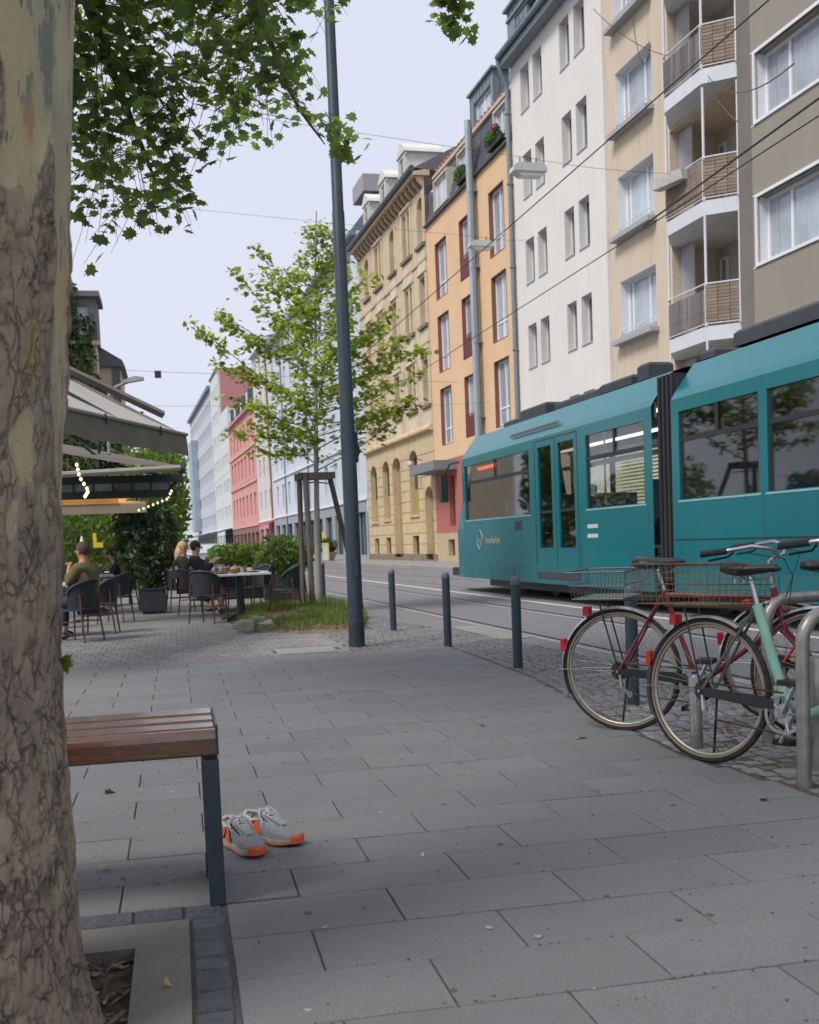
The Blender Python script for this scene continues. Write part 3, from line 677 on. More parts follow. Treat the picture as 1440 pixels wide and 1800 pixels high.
# double steel pipe
pp = thing('downpipe', 'tall pale metal pipe pair climbing the front of the orange house', 'downpipe', frame(14.70, 43.75, 3), R(3))
MB().tube([(0, .16, 0), (0, .16, 17.9)], .13, 12).build('pipe', mat('galvanised', (.42, .44, .47), .45, .15, 1.2, metal=.4, dirt=.4, dscale=.9, dcol=(.3, .2, .14)), pp, smooth=True)
MB().tube([(-.02, -.16, 0), (-.02, -.16, 17.6)], .10, 12).build('pipe', M_zinc, pp, smooth=True)
for z in (3, 6, 9, 12, 15): MB().box(-.08, -.28, z, .18, .30, z+.05).build('bracket', M_zinc, pp)
# flower boxes
M_flow = leafmat('balcony_green', (.09, .19, .03), (.12, .24, .03), .4); M_pink = leafmat('pink_petals', (.4, .03, .1), (.3, .02, .07), .3)
def leaf_blob(mb, c, r, n, s, zsq=1.0, up_=0.0):
    for i in range(n):
        while True:
            p = Vector((rnd.uniform(-1, 1), rnd.uniform(-1, 1), rnd.uniform(-1, 1)))
            if p.length < 1: break
        p = Vector((c[0]+p.x*r[0], c[1]+p.y*r[1], c[2]+p.z*r[2])); leafq(mb, p, s*rnd.uniform(.7, 1.3))
def leafq(mb, p, s):
    n_ = Vector((rnd.gauss(0, 1), rnd.gauss(0, 1), rnd.gauss(0, .8)+.5)).normalized(); a = n_.orthogonal().normalized(); a.rotate(Matrix.Rotation(rnd.uniform(0, 6.3), 3, n_)); b = n_.cross(a)
    mb.quad(p-a*s*.5, p-b*s*.28, p+a*s*.5, p+b*s*.28)
for (ua, ub, lb) in ((44.2, 45.6, 'flower box with trailing green plants at the middle mansard window'), (40.0, 41.6, 'flower box with green leaves and pink blooms at the right mansard window')):
    t = thing('flower_box', lb, 'flower box', frame(14.66, ua, 3, 15.85), R(3))
    MB().box(0, 0, 0, .22, ub-ua, .18).build('box', M_black, t)
    mb = MB(); leaf_blob(mb, (.05, (ub-ua)/2+.2, .35), (.25, (ub-ua)/2, .28), 380, .14); mb.build('foliage', M_flow, t)
    if ua < 41: mb = MB(); leaf_blob(mb, (-.02, .45, .5), (.15, .22, .16), 110, .12); mb.build('flowers', M_pink, t)

# ---- yellow sandstone building
U0 = 51.2; U1 = 65.8
B = house('sandstone_building', 'ochre sandstone building with arched ground floor windows and bracketed eave', U0, U1)
M_ye = mat('ochre_stone', (0.58, 0.45, 0.29), 0.9, 0.16, 1.2, bump=0.3, bscale=15, streak=0.3, dirt=.35, dscale=.8, dcol=(.6, .5, .33))
M_yg = mat('ochre_ground', (0.56, 0.44, 0.26), 0.9, 0.12, 1.2, bump=0.3, bscale=15, streak=0.25)
M_yp = mat('pale_panel_stone', (0.62, 0.54, 0.40), 0.9, 0.12, 1.5, streak=.3)
M_dkst = mat('dark_stone_base', (.21, .165, .12), .95, .25, 3, bump=.3)
A_ = [(63.25, 64.85, 2.3, 5.55), (60.25, 61.8, 2.35, 5.6), (54.25, 55.9, 2.42, 5.68)]; Dr = (57.7, 59.5, .25, 5.6); D2 = (51.68, 53.1, .15, 3.72)
cel = [(63.35, 64.5, .4, 1.32), (60.45, 61.65, .4, 1.34), (54.5, 55.7, .4, 1.36)]
ho = [tuple([q[0]-U0, q[1]-U0, q[2], q[3]]) for q in A_+[Dr, D2]+cel]
mb = MB(); wallmesh(mb, 0, U1-U0, 0.42, 6.3, [(h[0], h[1], max(h[2], .42), h[3]) for h in ho], .34, 0, grooves=[.9, 1.45, 2.0, 2.55, 3.1, 3.65, 4.2, 4.75, 5.3], gd=.03, gh=.045)
for h in ho[:5]: arch(mb, h[0], h[1], h[3]-.55, h[3], 0, .34)
mb.build('ground_wall', M_yg, B)
mb = MB(); wallmesh(mb, 0, U1-U0, 0, .42, [(Dr[0]-U0, Dr[1]-U0, .25, .42), (D2[0]-U0, D2[1]-U0, .15, .42)], .34, -.05); mb.build('stone_base', M_dkst, B)
for h in ho[:3]:
    window(B, h[0], h[1], h[2], h[3], .28, mat('olive_frame', (.12, .10, .05), .6), M_glassD, (.5,), (.42, .75), .06, label='arched ground floor window')
    MB().box(.25, h[0]+.05, h[2]+.02, .272, h[1]-.05, h[2]+1.3).build('lower_blind', mat('olive_blind', (.34, .27, .08), .8), B)
    MB().box(-.08, h[0]-.08, h[2]-.12, .30, h[1]+.08, h[2]-.002).build('sill', M_yg, B)
M_door = mat('ochre_door', (.33, .24, .10), .7, .2, 3)
for h in ho[3:5]:
    d_ = MB().box(.34, h[0], h[2], .40, h[1], h[3]).build('door', M_door if h[1]-h[0] > 1.6 else M_dkst, B)
    for i in range(2):
        for j in range(4): MB().box(.325, h[0]+.12+i*(h[1]-h[0]-.1)/2, h[2]+.2+j*.9, .339, h[0]+.02+(i+1)*(h[1]-h[0]-.1)/2, h[2]+.95+j*.9).build('door_panel', M_door, d_) if h[2]+.95+j*.9 < h[3]-.5 else None
for h in ho[5:]: MB().box(.2, h[0], h[2], .24, h[1], h[3]).build('cellar_window', M_black, B)
MB().prism([(-.22, 6.5), (-.22, 6.38), (-.08, 6.3), (.1, 6.3), (.1, 6.62), (-.1, 6.62)], 0, U1-U0, 1).build('string_course', M_yg, B)
rws = [(7.6, 9.75, 0), (11.35, 13.6, 1), (15.1, 17.3, 2)]
def cols_at(): return [(63.0, 64.2, 1), (60.9, 61.5, 2), (60.0, 60.6, 2), (57.0, 58.1, 1), (54.75, 55.35, 2), (53.85, 54.45, 2), (51.5, 52.55, 1)]
ho = []
for zb, zt, r_ in rws:
    for a, b, k in cols_at(): ho.append((a-U0, b-U0, zb, zt, k, r_))
mb = MB(); wallmesh(mb, 0, U1-U0, 6.6, 18.1, [h[:4] for h in ho], .3)
for h in ho:
    if h[4] == 1 and h[5] == 2: arch(mb, h[0], h[1], h[3]-.4, h[3], 0, .3)
mb.build('wall', M_ye, B)
M_tf = mat('tan_frame', (.45, .42, .36), .7)
for h in ho:
    window(B, *h[:4], .22, M_tf, M_glassD, (.5,) if h[4] == 1 else (), (.68,), .06)
for zb, zt, r_ in rws:
    for a, b in ((62.8, 64.4), (59.8, 61.7), (56.8, 58.3), (53.65, 55.55), (51.3, 52.75)):
        MB().box(-.16, a-U0, zb-.16, .05, b-U0, zb-.003).build('sill', M_dkst, B, key='ysill%.2f%.2f' % (a, zb))
        MB().box(-.04, a-U0+.05, zb-1.15, -.001, b-U0-.05, zb-.2).build('spandrel_panel', M_yp, B)
        MB().box(-.06, a-U0-.02, zb, -.002, a-U0+.16, zt+.15).build('pilaster', M_yp, B); MB().box(-.06, b-U0-.16, zb, -.002, b-U0+.02, zt+.15).build('pilaster', M_yp, B)
        if r_ != 2 or b-a > 1.7: MB().box(-.10, a-U0-.06, zt+.152, -.002, b-U0+.06, zt+.30).build('lintel', M_yp, B)
for zq in (10.45, 14.3): MB().box(-.07, 0, zq, -.001, U1-U0, zq+.14).build('string_course', M_ye, B)
n = 40
for i in range(n): MB().prism([(-.02, 17.62), (-.02, 18.08), (-.34, 18.08), (-.28, 17.86)], 0, .13, 1).build('bracket', M_dkst if i % 2 else M_ye, B, (0, .1+i*(U1-U0-.2)/n, 0), key='brkt%d' % (i % 2))
MB().prism([(-.5, 18.1), (.3, 18.1), (.3, 18.42), (-.5, 18.25)], 0, U1-U0, 1).build('cornice', M_ye, B)
MB().tube([(-.56, 0, 18.4), (-.56, U1-U0, 18.4)], .15, 8).build('gutter', mat('dark_gutter', (.07, .08, .09), .5), B)
rf = MB(); rf.quad((-.45, 0, 18.42), (-.45, U1-U0, 18.42), (3.0, U1-U0, 20.2), (3.0, 0, 20.2)); rf.quad((-.45, 0, 18.42), (3, 0, 20.2), (3, 0, 18.1)); rf.build('roof', M_slate, B)
M_orn = mat('ornate_white_stone', (.62, .60, .55), .85, .1)
for uc in (61.5, 57.5, 53.6):
    y = uc-U0; d_ = MB().box(-.3, y-.62, 18.6, 1.4, y+.62, 19.75).build('roof_dormer', M_orn, B)
    MB().prism([(y-.8, 19.751), (y+.8, 19.751), (y+.72, 19.93), (y, 20.35), (y-.72, 19.93)], -.45, 1.5, 0).build('pediment', M_orn, d_)
    MB().box(-.38, y-.75, 19.6, -.301, y+.75, 19.74).build('moulding', M_orn, d_)
    MB().box(-.33, y-.3, 18.75, -.302, y+.3, 19.5).build('pane', M_glassD, d_)
    for s_ in (-.62, .44): MB().box(-.42, y+s_, 18.6, -.302, y+s_+.18, 19.6).build('pilaster', M_orn, d_)
lp = thing('wall_lantern', 'small wrought iron wall lantern by the arched side door', 'lantern', frame(14.9, 53.4, 3, 4.75), R(3))
MB().tube([(0, 0, .3), (-.35, 0, .42), (-.6, 0, .3)], .02, 6).build('bracket', M_black, lp); MB().ball((-.6, 0, .12), .16, 8, 6).build('globe', mat('lantern_glass', (.5, .5, .5), .3), lp)

# ---- pale blue building behind the young tree
def simple_house(name, label, u0, u1, z1, M, rows_, ncol, v=14.9, wz=1.7, ww=1.15, gz=3.6, MG=None, MFr=None, Mg=None, roofM=None, depth=9, roofh=1.2, band=None, marg=.8, shop=True, top_x=0.0, winM=None, mull=(.5,)):
    b = house(name, label, u0, u1, v); W = u1-u0; hs = []
    for z in rows_:
        for i in range(ncol):
            c = marg+(W-2*marg)*(i+.5)/ncol; hs.append((c-ww/2, c+ww/2, z, z+wz))
    mb = MB(); wallmesh(mb, 0, W, gz, z1, hs, .25); mb.quad((0, 0, z1), (0, 0, 0), (depth, 0, 0), (depth, 0, z1)); mb.quad((0, W, 0), (0, W, z1), (depth, W, z1), (depth, W, 0)); mb.build('wall', M, b)
    for h in hs: window(b, *h, .18, MFr or M_white, winM or (M_glassD if rnd.random() < .5 else M_glassA), mull, (), .08, sill=(.0, M_gsill) if False else None)
    gs_ = []; n = max(2, int(W/3.6))
    for i in range(n): c = W*(i+.5)/n; gs_.append((c-1.25, c+1.25, .35, gz-.7))
    if not shop: gs_ = []
    mb = MB(); wallmesh(mb, 0, W, 0, gz, gs_, .3, -.03); mb.build('ground_wall', Mg or M, b)
    for h in gs_: window(b, *h, .2, M_black, M_glassD, (.5,), (.8,), .08, lab_n='shop_window')
    MB().box(-.12, 0, gz-.001, -.031, W, gz+.18).build('string_course', MFr or M_white, b)
    if roofM:
        rf = MB(); rf.quad((-.35, -.0, z1), (-.35, W, z1), (depth*.45, W, z1+roofh), (depth*.45, 0, z1+roofh)); rf.quad((-.35, 0, z1), (depth*.45, 0, z1+roofh), (depth, 0, z1)); rf.build('roof', roofM, b)
        MB().box(-.4, 0, z1-.22, -.001, W, z1-.01).build('cornice', MFr or M_white, b)
    return b
M_bl = mat('pale_blue_plaster', (.56, .61, .67), .9, .04, .5, streak=.1)
M_blg = mat('grey_shopfront', (.30, .33, .36), .7, .1)
b = simple_house('blue_apartment_block', 'pale blue apartment block with white trim behind the young tree', 65.95, 106, 19.6, M_bl, (4.6, 7.9, 11.2, 14.5, 17.0), 11, wz=2.0, ww=1.25, gz=3.7, Mg=M_blg, roofM=None)
rf = MB(); rf.quad((-.35, 0, 19.6), (-.35, 40.05, 19.6), (1.6, 40.05, 22.0), (1.6, 0, 22.0)); rf.quad((-.35, 0, 19.6), (1.6, 0, 22), (7, 0, 22), (7, 0, 19.6)); rf.quad((-.35, 40.05, 19.6), (7, 40.05, 19.6), (7, 40.05, 22), (1.6, 40.05, 22)); rf.quad((1.6, 0, 22), (1.6, 40.05, 22), (7, 40.05, 22), (7, 0, 22)); rf.build('mansard', mat('blue_slate', (.13, .17, .21), .6, .15, 4), b)
MB().box(.6, .2, 22.001, 3.6, 3.2, 23.0).build('chimney', mat('chimney_stone', (.30, .30, .31), .8), b)
MB().box(-.45, 0, 19.35, -.001, 40.05, 19.59).build('gutter', M_zinc, b)
MB().box(-.12, 0, 7.2, -.001, 40.05, 7.34).build('string_course', M_white, b)
for u in (72, 86, 98): MB().tube([(-.09, u-65.95, .1), (-.09, u-65.95, 19.4)], .06, 6).build('downpipe', M_zinc, b)
yl = mat('yellow_sign', (.7, .5, .03), .6)
b2 = b
for y_ in (7.0, 14.5): MB().box(-.06, y_, 1.2, -.035, y_+.9, 2.0).build('sign_panel', yl, b)
# narrow white house
b = simple_house('narrow_white_house', 'narrow cream white house between the blue block and the pink house', 106.1, 118.1, 20.8, mat('cream_white', (.60, .57, .54), .9, .05), (4.8, 8.1, 11.4, 14.7, 17.9), 3, Mg=mat('pink_shopfront', (.52, .26, .28), .8, .1), roofM=M_slate, wz=1.9)
MB().prism([(-1.4, 3.0), (0, 3.45), (0, 3.5), (-1.4, 3.05)], .5, 4.5, 1).build('awning', mat('red_awning', (.55, .03, .03), .7), b)
MB().tube([(-.1, 1.0, .1), (-.1, 1.0, 20.5)], .08, 6).build('downpipe', mat('rust_pipe', (.25, .12, .09), .6), b)
# pink house
M_pk = mat('coral_pink_plaster', (.62, .30, .27), .9, .06, .4)
M_pkt = mat('pale_pink_trim', (.68, .36, .33), .8)
b = simple_house('pink_house', 'coral pink house with moulded bands, dormers and a red brown stone base', 118.3, 145.0, 16.2, M_pk, (4.6, 9.0, 12.6), 7, gz=3.4, wz=2.3, ww=1.35, Mg=mat('red_stone_base', (.22, .13, .10), .9, .3, 2), roofM=M_slate, roofh=2.2, MFr=M_pkt)
for z in (8.1, 11.9): MB().box(-.14, 0, z, -.001, 26.7, z+.22).build('string_course', M_pkt, b)
for y in (3.5, 9.5, 16, 22): 
    d_ = MB().box(-.1, y, 16.3, 2, y+2.2, 18.2).build('roof_dormer', M_slate, b); MB().box(-.13, y+.3, 16.6, -.101, y+1.9, 17.9).build('pane', M_glassA, d_)
for i in range(7): c = .8+25.1*(i+.5)/7; MB().box(-.10, c-.9, 6.95, -.001, c+.9, 7.15).build('lintel', M_pkt, b); MB().box(-.10, c-.9, 11.35, -.001, c+.9, 11.5).build('lintel', M_pkt, b)
# white stepped house, taller block with red party wall, grey block
b = simple_house('white_shop_house', 'white house with a dark shop awning beyond the pink house', 145.1, 156.0, 19.2, mat('soft_white', (.62, .63, .63), .9), (5, 8.4, 11.8, 15.2), 4, Mg=mat('dark_shop', (.05, .07, .08), .7), roofM=None)
MB().prism([(-2.2, 3.0), (0, 3.6), (0, 3.7), (-2.2, 3.1)], .5, 10.5, 1).build('awning', mat('dark_awning', (.03, .045, .05), .7), b)
b = simple_house('tall_white_block', 'tall white block showing a plain red party wall above its neighbour', 156.1, 168.0, 25.6, mat('soft_white', (.6, .6, .6)), (5, 8.4, 11.8, 15.2, 18.6, 22), 4, roofM=None)
MB().box(0.3, -.06, 19.3, 9.2, -.002, 25.5).build('party_wall', mat('party_red', (.50, .22, .22), .9, .05), b)
MB().box(-.2, -.1, 25.6, 9.2, 11.9, 25.8).build('roof', M_zinc, b)
M_gb = mat('blue_grey_plaster', (.50, .53, .58), .9, .05, .3)
b = simple_house('grey_apartment_block', 'long blue grey apartment block at the far end of the street', 168.1, 214.0, 24.6, M_gb, (4.6, 8.0, 11.4, 14.8, 18.2, 21.4), 13, roofM=None, ww=1.8, marg=.5, winM=M_glassD)
MB().box(-1.1, 30, 4.2, -.001, 37, 20).build('bay', mat('bay_blue', (.33, .39, .46), .9), b); MB().box(-.5, 0, 24.6, 9, 45.9, 25.1).build('roof', M_zinc, b)
MB().prism([(-2.6, 3.0), (0, 3.6), (0, 3.7), (-2.6, 3.1)], 0, 40, 1).build('awning', mat('grey_awning', (.12, .14, .16), .7), b)
b = simple_house('far_white_house', 'small white house closing the view at the end of the street', 214.2, 262.0, 19, mat('soft_white', (.6, .6, .6)), (4.8, 8.4, 12, 15.4), 9, roofM=M_slate, ww=1.6)

# ---- left side: corner house with a dark turret window, climbed by ivy
B = thing('corner_house', 'tall beige corner house with a grey turret window, half covered in ivy', 'building', (-4.2, 70, 0), 0)
M_bg = mat('beige_plaster', (.52, .44, .34), .9, .06)
mb = MB()
def fwall(mb, x0, x1, z0, z1, y, holes, depth=.25):    # wall facing -y
    t = MB(); wallmesh(t, x0, x1, z0, z1, holes, depth)
    b = len(mb.v); mb.v += [(q[1], y+q[0], q[2]) for q in t.v]; mb.f += [tuple(b+i for i in reversed(f)) for f in t.f]; mb.mi += [mb.cur]*len(t.f)
fwall(mb, -9, .1, 0, 13.7, 0, [(-1.2, -.3, 9.2, 11.8), (-3.6, -2.6, 9.2, 11.8)]); mb.box(-9, .3, 0, .1, 9, 13.7); mb.build('wall', M_bg, B)
tu = MB(); fwall(tu, -2.4, .25, 13.75, 16.3, -.3, [(-1.0, -.2, 14.0, 15.8)]); tu.box(-2.4, .0, 13.75, .25, 3, 16.3); tu.build('turret', mat('grey_timber', (.13, .125, .13), .8), B)
MB().box(-2.7, -.6, 16.3, .5, 3.2, 16.62).build('turret_roof', mat('dark_roof_lead', (.12, .12, .13), .7), B); MB().prism([(-2.5, 16.621), (-.6, 16.621), (-1.2, 17.3), (-2.3, 17.3)], -.4, 3, 1).build('turret_roof', M_slate, B)
MB().box(-1.0, -.12, 14.0, -.2, -.08, 15.8).build('pane', M_glassA, B); MB().box(-2.5, -.42, 13.5, .42, -.02, 13.74).build('cornice', M_bg, B)
for a in ((-1.2, -.3), (-3.6, -2.6)): MB().box(a[0], .2, 9.2, a[1], .24, 11.8).build('window', M_glassD, B)
B = thing('low_side_house', 'lower beige house with a dark gable edge beside the ivy covered corner house', 'building', (-3.9, 73, 0), 0)
mb = MB(); fwall(mb, -2, 1.0, 0, 12.7, 0, [(-.35, .15, 8.6, 11.6)]); mb.box(-2, .3, 0, 1.0, 7, 12.7); mb.build('wall', M_bg, B)
MB().box(.55, -.12, 7.5, 1.02, -.005, 12.7).build('corner_boarding', mat('grey_timber', (.13, .125, .13)), B); MB().box(-.35, .2, 8.6, .15, .24, 11.6).build('window', M_glassD, B)
MB().prism([(-2, 12.71), (1.35, 12.71), (1.2, 13.1), (-1.2, 14.6), (-2, 14.6)], -.3, 6, 1).build('roof', M_slate, B)
M_ivy = leafmat('ivy_leaves', (.045, .095, .025), (.05, .11, .02), .5)
mb = MB()
for i in range(5200):
    z = 17*rnd.random(); wd = 1.25-.0*z
    xr = -3.75+ (0.2 if z > 12 else .2+ (12-z)*.35); x = rnd.uniform(-7.5, xr-.55+.35*noise.noise(Vector((z*.7, 1, 0))))
    if z > 15.2 and x > -5.0: continue
    leafq(mb, Vector((x, 70-rnd.uniform(.05, 1.0+.5*noise.noise(Vector((x*1.5, z*1.2, 0)))), z)), .34)
tag(mb.build('ivy', M_ivy, kind='thing'), 'green ivy climbing the wall of the beige corner house', 'ivy')

# ================================================================== TRAM (standing still on the far track)
T = thing('tram', 'teal two section city tram with dark windows passing on the far track', 'tram', frame(6.9, 0, 2, -0.02), R(2))
M_teal = mat('teal_paint', (0.003, 0.145, 0.17), 0.26, 0.06, .5, spec=0.5, dirt=.45, dscale=.9, dcol=(.016, .115, .125), streak=.12)
M_tealL = mat('teal_skirt', (0.014, 0.135, 0.15), 0.45, 0.06, .5, dirt=.3, dscale=.8, dcol=(.05, .10, .10))
M_bell = mat('bellows_rubber', (0.022, 0.023, 0.028), 0.7, 0.1)
M_tg = glassmat('tram_glass', (0.93, 0.95, 0.92), 0.01)
M_int = mat('tram_interior_grey', (0.20, 0.20, 0.19), 0.7); M_intd = mat('tram_interior_dark', (0.05, 0.05, 0.055), 0.7)
M_lightstrip = mat('tram_light', (.9, .9, .85), .5, emit=(1, .97, .88), estr=1.6)
W_ = 2.5; ZS, ZB, ZW, ZT, ZC = .30, .60, 1.53, 2.66, 2.83
def profile_side(mb, y0, y1, side, holes, z0, z1):
    x = 0 if side == 0 else W_
    t = MB(); wallmesh(t, y0, y1, z0, z1, holes, .06)
    b = len(mb.v)
    if side == 0: mb.v += t.v; mb.f += [tuple(b+i for i in f) for f in t.f]
    else: mb.v += [(W_-q[0], q[1], q[2]) for q in t.v]; mb.f += [tuple(b+i for i in reversed(f)) for f in t.f]
    mb.mi += [mb.cur]*len(t.f)
def car(y0, y1, wins, doors, far):
    body = MB(); allh = [(a, b, ZW, ZT) for a, b in wins]+[(a, b, .92, 2.66) for a, b in doors]
    profile_side(body, y0, y1, 0, allh, ZB+.001, ZC); profile_side(body, y0, y1, 1, [(a, b, ZW, ZT) for a, b in far], ZB+.001, ZC)
    sect = [(0, ZC), (.06, ZC+.10), (.34, 3.30), (.55, 3.36), (W_-.55, 3.36), (W_-.34, 3.30), (W_-.06, ZC+.10), (W_, ZC)]
    for (xa, za), (xb, zb) in zip(sect, sect[1:]): body.quad((xa, y1, za), (xa, y0, za), (xb, y0, zb), (xb, y1, zb))
    body.box(.05, y0, ZB-.02, W_-.05, y1, ZB+.2)
    ob = body.build('car_body', M_teal, T)
    sk = MB(); sk.box(-.004, y0, ZS, .06, y1, ZB); sk.box(W_-.06, y0, ZS, W_+.004, y1, ZB); sk.build('skirt', M_tealL, T)
    for s_ in (0, 1):
        for a, b in (wins, far)[s_]:
            X = .03 if s_ == 0 else W_-.042
            f = MB().box(X, a, ZW, X+.012, b, ZT).build('window', M_tg, T)
            if s_ == 0:
                t = MB(); t.box(.012, a, 2.27, .028, b, 2.33); t.box(.010, (a+b)/2-.03, 2.33, .028, (a+b)/2+.03, ZT); t.build('window_bar', M_black, f)
            m_ = MB(); x0 = .02 if s_ == 0 else W_-.05; m_.box(x0, a, ZW-.0, x0+.03, a+.05, ZT); m_.box(x0, b-.05, ZW, x0+.03, b, ZT); m_.build('gasket', M_black, f)
            MB().box(-.006, a-.04, ZW-.035, -.001, b+.04, ZW-.012).build('trim_line', mat('teal_edge', (.25, .42, .46), .4), f) if s_ == 0 else None
    for a, b in doors:
        for s_ in (0,):
            X = .03 if s_ == 0 else W_-.042
            f = MB().box(X, a, .92, X+.012, b, 2.66).build('door_leaf', glassmat('door_glass', (.62, .55, .52), .02), T)
            MB().box(.008, a, 1.52, .028, b, 1.56).build('grab_bar', M_black, f) if s_ == 0 else None
    fl = MB(); fl.box(.08, y0+.02, .82, W_-.08, y1-.02, .90); fl.build('cabin_floor', M_intd, T)
    ce = MB(); ce.box(.10, y0+.02, 2.90, W_-.10, y1-.02, 2.95); ce.box(.065, y0+.02, 2.68, .09, y1-.02, 2.89); ce.build('cabin_ceiling', M_int, T)
    for x in (.55, 1.95):
        MB().box(x-.05, y0+.6, 2.86, x+.05, y1-.6, 2.895).build('light_strip', M_lightstrip, T)
    MB().box(W_-.5, y0+.5, 2.50, W_-.2, y1-.5, 2.56).build('luggage_rail', mat('rail_violet', (.32, .34, .42), .4), T)
    y = y0+.7
    while y < y1-1.0:
        if not any(a-.7 < y < b+.5 for a, b in doors):
            for x in (.25, 1.5):
                s2 = MB().box(x, y, 1.30, x+.8, y+.08, 1.88); s2.box(x, y-.4, 1.25, x+.8, y, 1.32); s2.box(x+.3, y-.3, .9, x+.4, y-.1, 1.25); s2.build('seat', mat('seat_fabric', (.04, .06, .12), .9), T)
        y += 1.55
    for a, b in doors[:1]+doors[2:3]:
        MB().tube([(.45, a-.2, .9), (.45, a-.2, 2.9)], .018, 6).build('grab_pole', mat('pole_yellow', (.7, .5, .03), .4), T)
# front section
car(14.05, 23.15, [(18.95, 22.95), (14.3, 16.35)], [(16.85, 17.55), (17.85, 18.5)], [(14.25, 16.1), (16.25, 18.6), (18.75, 20.8), (20.9, 23.0)])
# nose
ns = MB(); pl = [(0, 23.15), (.04, 23.75), (.30, 24.25), (.9, 24.5), (W_-.9, 24.5), (W_-.30, 24.25), (W_-.04, 23.75), (W_, 23.15)]
for (p, q) in zip(pl, pl[1:]):
    ns.cur = 0; ns.quad((*q, ZS), (*p, ZS), (*p, 1.35), (*q, 1.35)) if False else None
    a, b = p, q
    def top(p): return (p[0]+(1.25-p[0])*.18, 23.15+(p[1]-23.15)*.55)
    ta, tb_ = top(a), top(b)
    ns.cur = 0; ns.quad((a[0], a[1], ZS), (b[0], b[1], ZS), (b[0], b[1], 1.35), (a[0], a[1], 1.35))
    ns.cur = 1 if a[1] > 23.3 or b[1] > 23.8 else 0
    ns.quad((a[0], a[1], 1.35), (b[0], b[1], 1.35), (tb_[0], tb_[1], 2.75), (ta[0], ta[1], 2.75))
    ns.cur = 0; ns.quad((ta[0], ta[1], 2.75), (tb_[0], tb_[1], 2.75), (1.25+(tb_[0]-1.25)*.7, 23.15+(tb_[1]-23.15)*.3, 3.36), (1.25+(ta[0]-1.25)*.7, 23.15+(ta[1]-23.15)*.3, 3.36))
ns.quad((.55, 23.15, 3.36), (W_-.55, 23.15, 3.36), (W_-.6, 23.5, 3.358), (.6, 23.5, 3.358))
ns.build('nose', [M_teal, M_glassD], T, smooth=False)
MB().box(.05, 23.6, .32, .5, 24.3, .5).build('bumper', M_black, T)
MB().box(W_-.9, 23.2, .9, W_-.6, 23.3, 2.6).build('cab_partition', M_intd, T)
mr = MB().box(-.30, 23.75, 1.95, -.14, 23.95, 2.55).build('mirror', M_black, T); MB().tube([(-.2, 23.85, 2.5), (-.1, 23.7, 2.78), (.05, 23.5, 2.8)], .02, 6).build('mirror_arm', M_black, mr)
MB().box(.10, 20.9, 2.36, .16, 22.7, 2.62).build('destination_display', M_black, T)
MB().box(.092, 21.1, 2.53, .099, 22.3, 2.60).build('display_text', mat('led_red', (.8, .1, .02), .5, emit=(1, .12, .03), estr=1.2), T)
# rear section running out of the picture
car(-4.5, 13.48, [(11.38, 13.28), (8.0, 11.2), (2.2, 3.9), (-2, 2.0)], [(4.6, 5.25), (5.5, 6.15)], [(11.0, 13.35), (8.6, 10.9), (6.2, 8.5), (3, 5.9), (-2, 2.8)])
bl = MB()
for i in range(9):
    y = 13.49+i*.062; r_ = .0 if i % 2 else .05
    bl.box(.06+r_, y, .45, W_-.06-r_, y+.058, 3.20-r_)
bl.build('bellows', M_bell, T)
MB().box(-.0025, -4.5, 1.00, -.0005, 13.46, 1.018).build('panel_joint', M_black, T)
MB().box(-.0025, 14.07, 2.0, -.0, 14.09, 2.0+.001).build('panel_joint', M_black, T)
for y in (14.2, 16.6, 18.7, 11.28, 7.6): MB().box(-.002, y, .62, -.0004, y+.012, 1.45).build('panel_joint', M_intd, T)
uf = MB(); uf.box(.25, -4.2, .12, W_-.25, 13.3, .6); uf.box(.25, 14.2, .14, W_-.25, 22.2, .6); uf.build('underframe', M_black, T)
for y in (20.6, 18.9, 12.9, 11.2, 3, 1):
    for x in (.42, W_-.52): MB().prism([(y+.33*math.cos(t*math.pi/8), .36+.33*math.sin(t*math.pi/8)) for t in range(16)], x, x+.1, 0).build('wheel', M_bell, T)
MB().box(-.02, 16.7, .40, .0-.005, 18.6, .50).build('door_step', M_intd, T)
for (a, b, x0, x1, h) in ((22.3, 21.1, .7, 1.9, .16), (21.0, 19.6, .6, 1.9, .24), (19.4, 17.2, .7, 1.8, .18), (16.9, 15.7, .5, 2.0, .15), (15.50, 15.12, .5, .9, .24), (13.6, 13.2, .5, 2.0, .12), (12.6, 4.0, .42, 2.0, .20), (3.5, -1, .5, 2.0, .3)):
    MB().cbox(x0, b, 3.362, x1, a, 3.362+h, .04).build('roof_box', mat('roof_gear', (.045, .05, .058), .7, .2), T)
MB().prism([(20.0, 2.98), (17.4, 2.98), (17.4, 3.02), (20.0, 3.02)], .145, .16, 0).build('vent_slot', M_intd, T) if False else None
sm_ = MB()
for (a, b) in ((16.70, 18.65), (4.45, 6.3)):
    for (y0_, y1_, z0_, z1_) in ((a, a+.018, .62, 2.78), (b-.018, b, .62, 2.78), ((a+b)/2-.009, (a+b)/2+.009, .62, 2.78), (a+.02, b-.02, 2.765, 2.78)): sm_.box(-.0035, y0_, z0_, -.0006, y1_, z1_)
sm_.build('door_seal', M_black, T)
sk2 = MB()
for y in (22.6, 21.2, 19.9, 16.4, 15.0, 12.6, 11.0, 9.3, 7.7, 3.9, 2.2): sk2.box(-.0065, y, .31, -.0045, y+.014, .59)
for y in (21.9, 20.5, 15.7, 11.8, 10.2, 8.5): sk2.box(-.0065, y-.05, .50, -.0045, y+.05, .515)
sk2.build('skirt_joint', M_black, T)
vt = MB()
for i in range(9): vt.box(-.004, 19.4+i*.05, 1.25, -.0006, 19.43+i*.05, 1.42)
vt.build('vent', M_intd, T)
hd_ = MB()
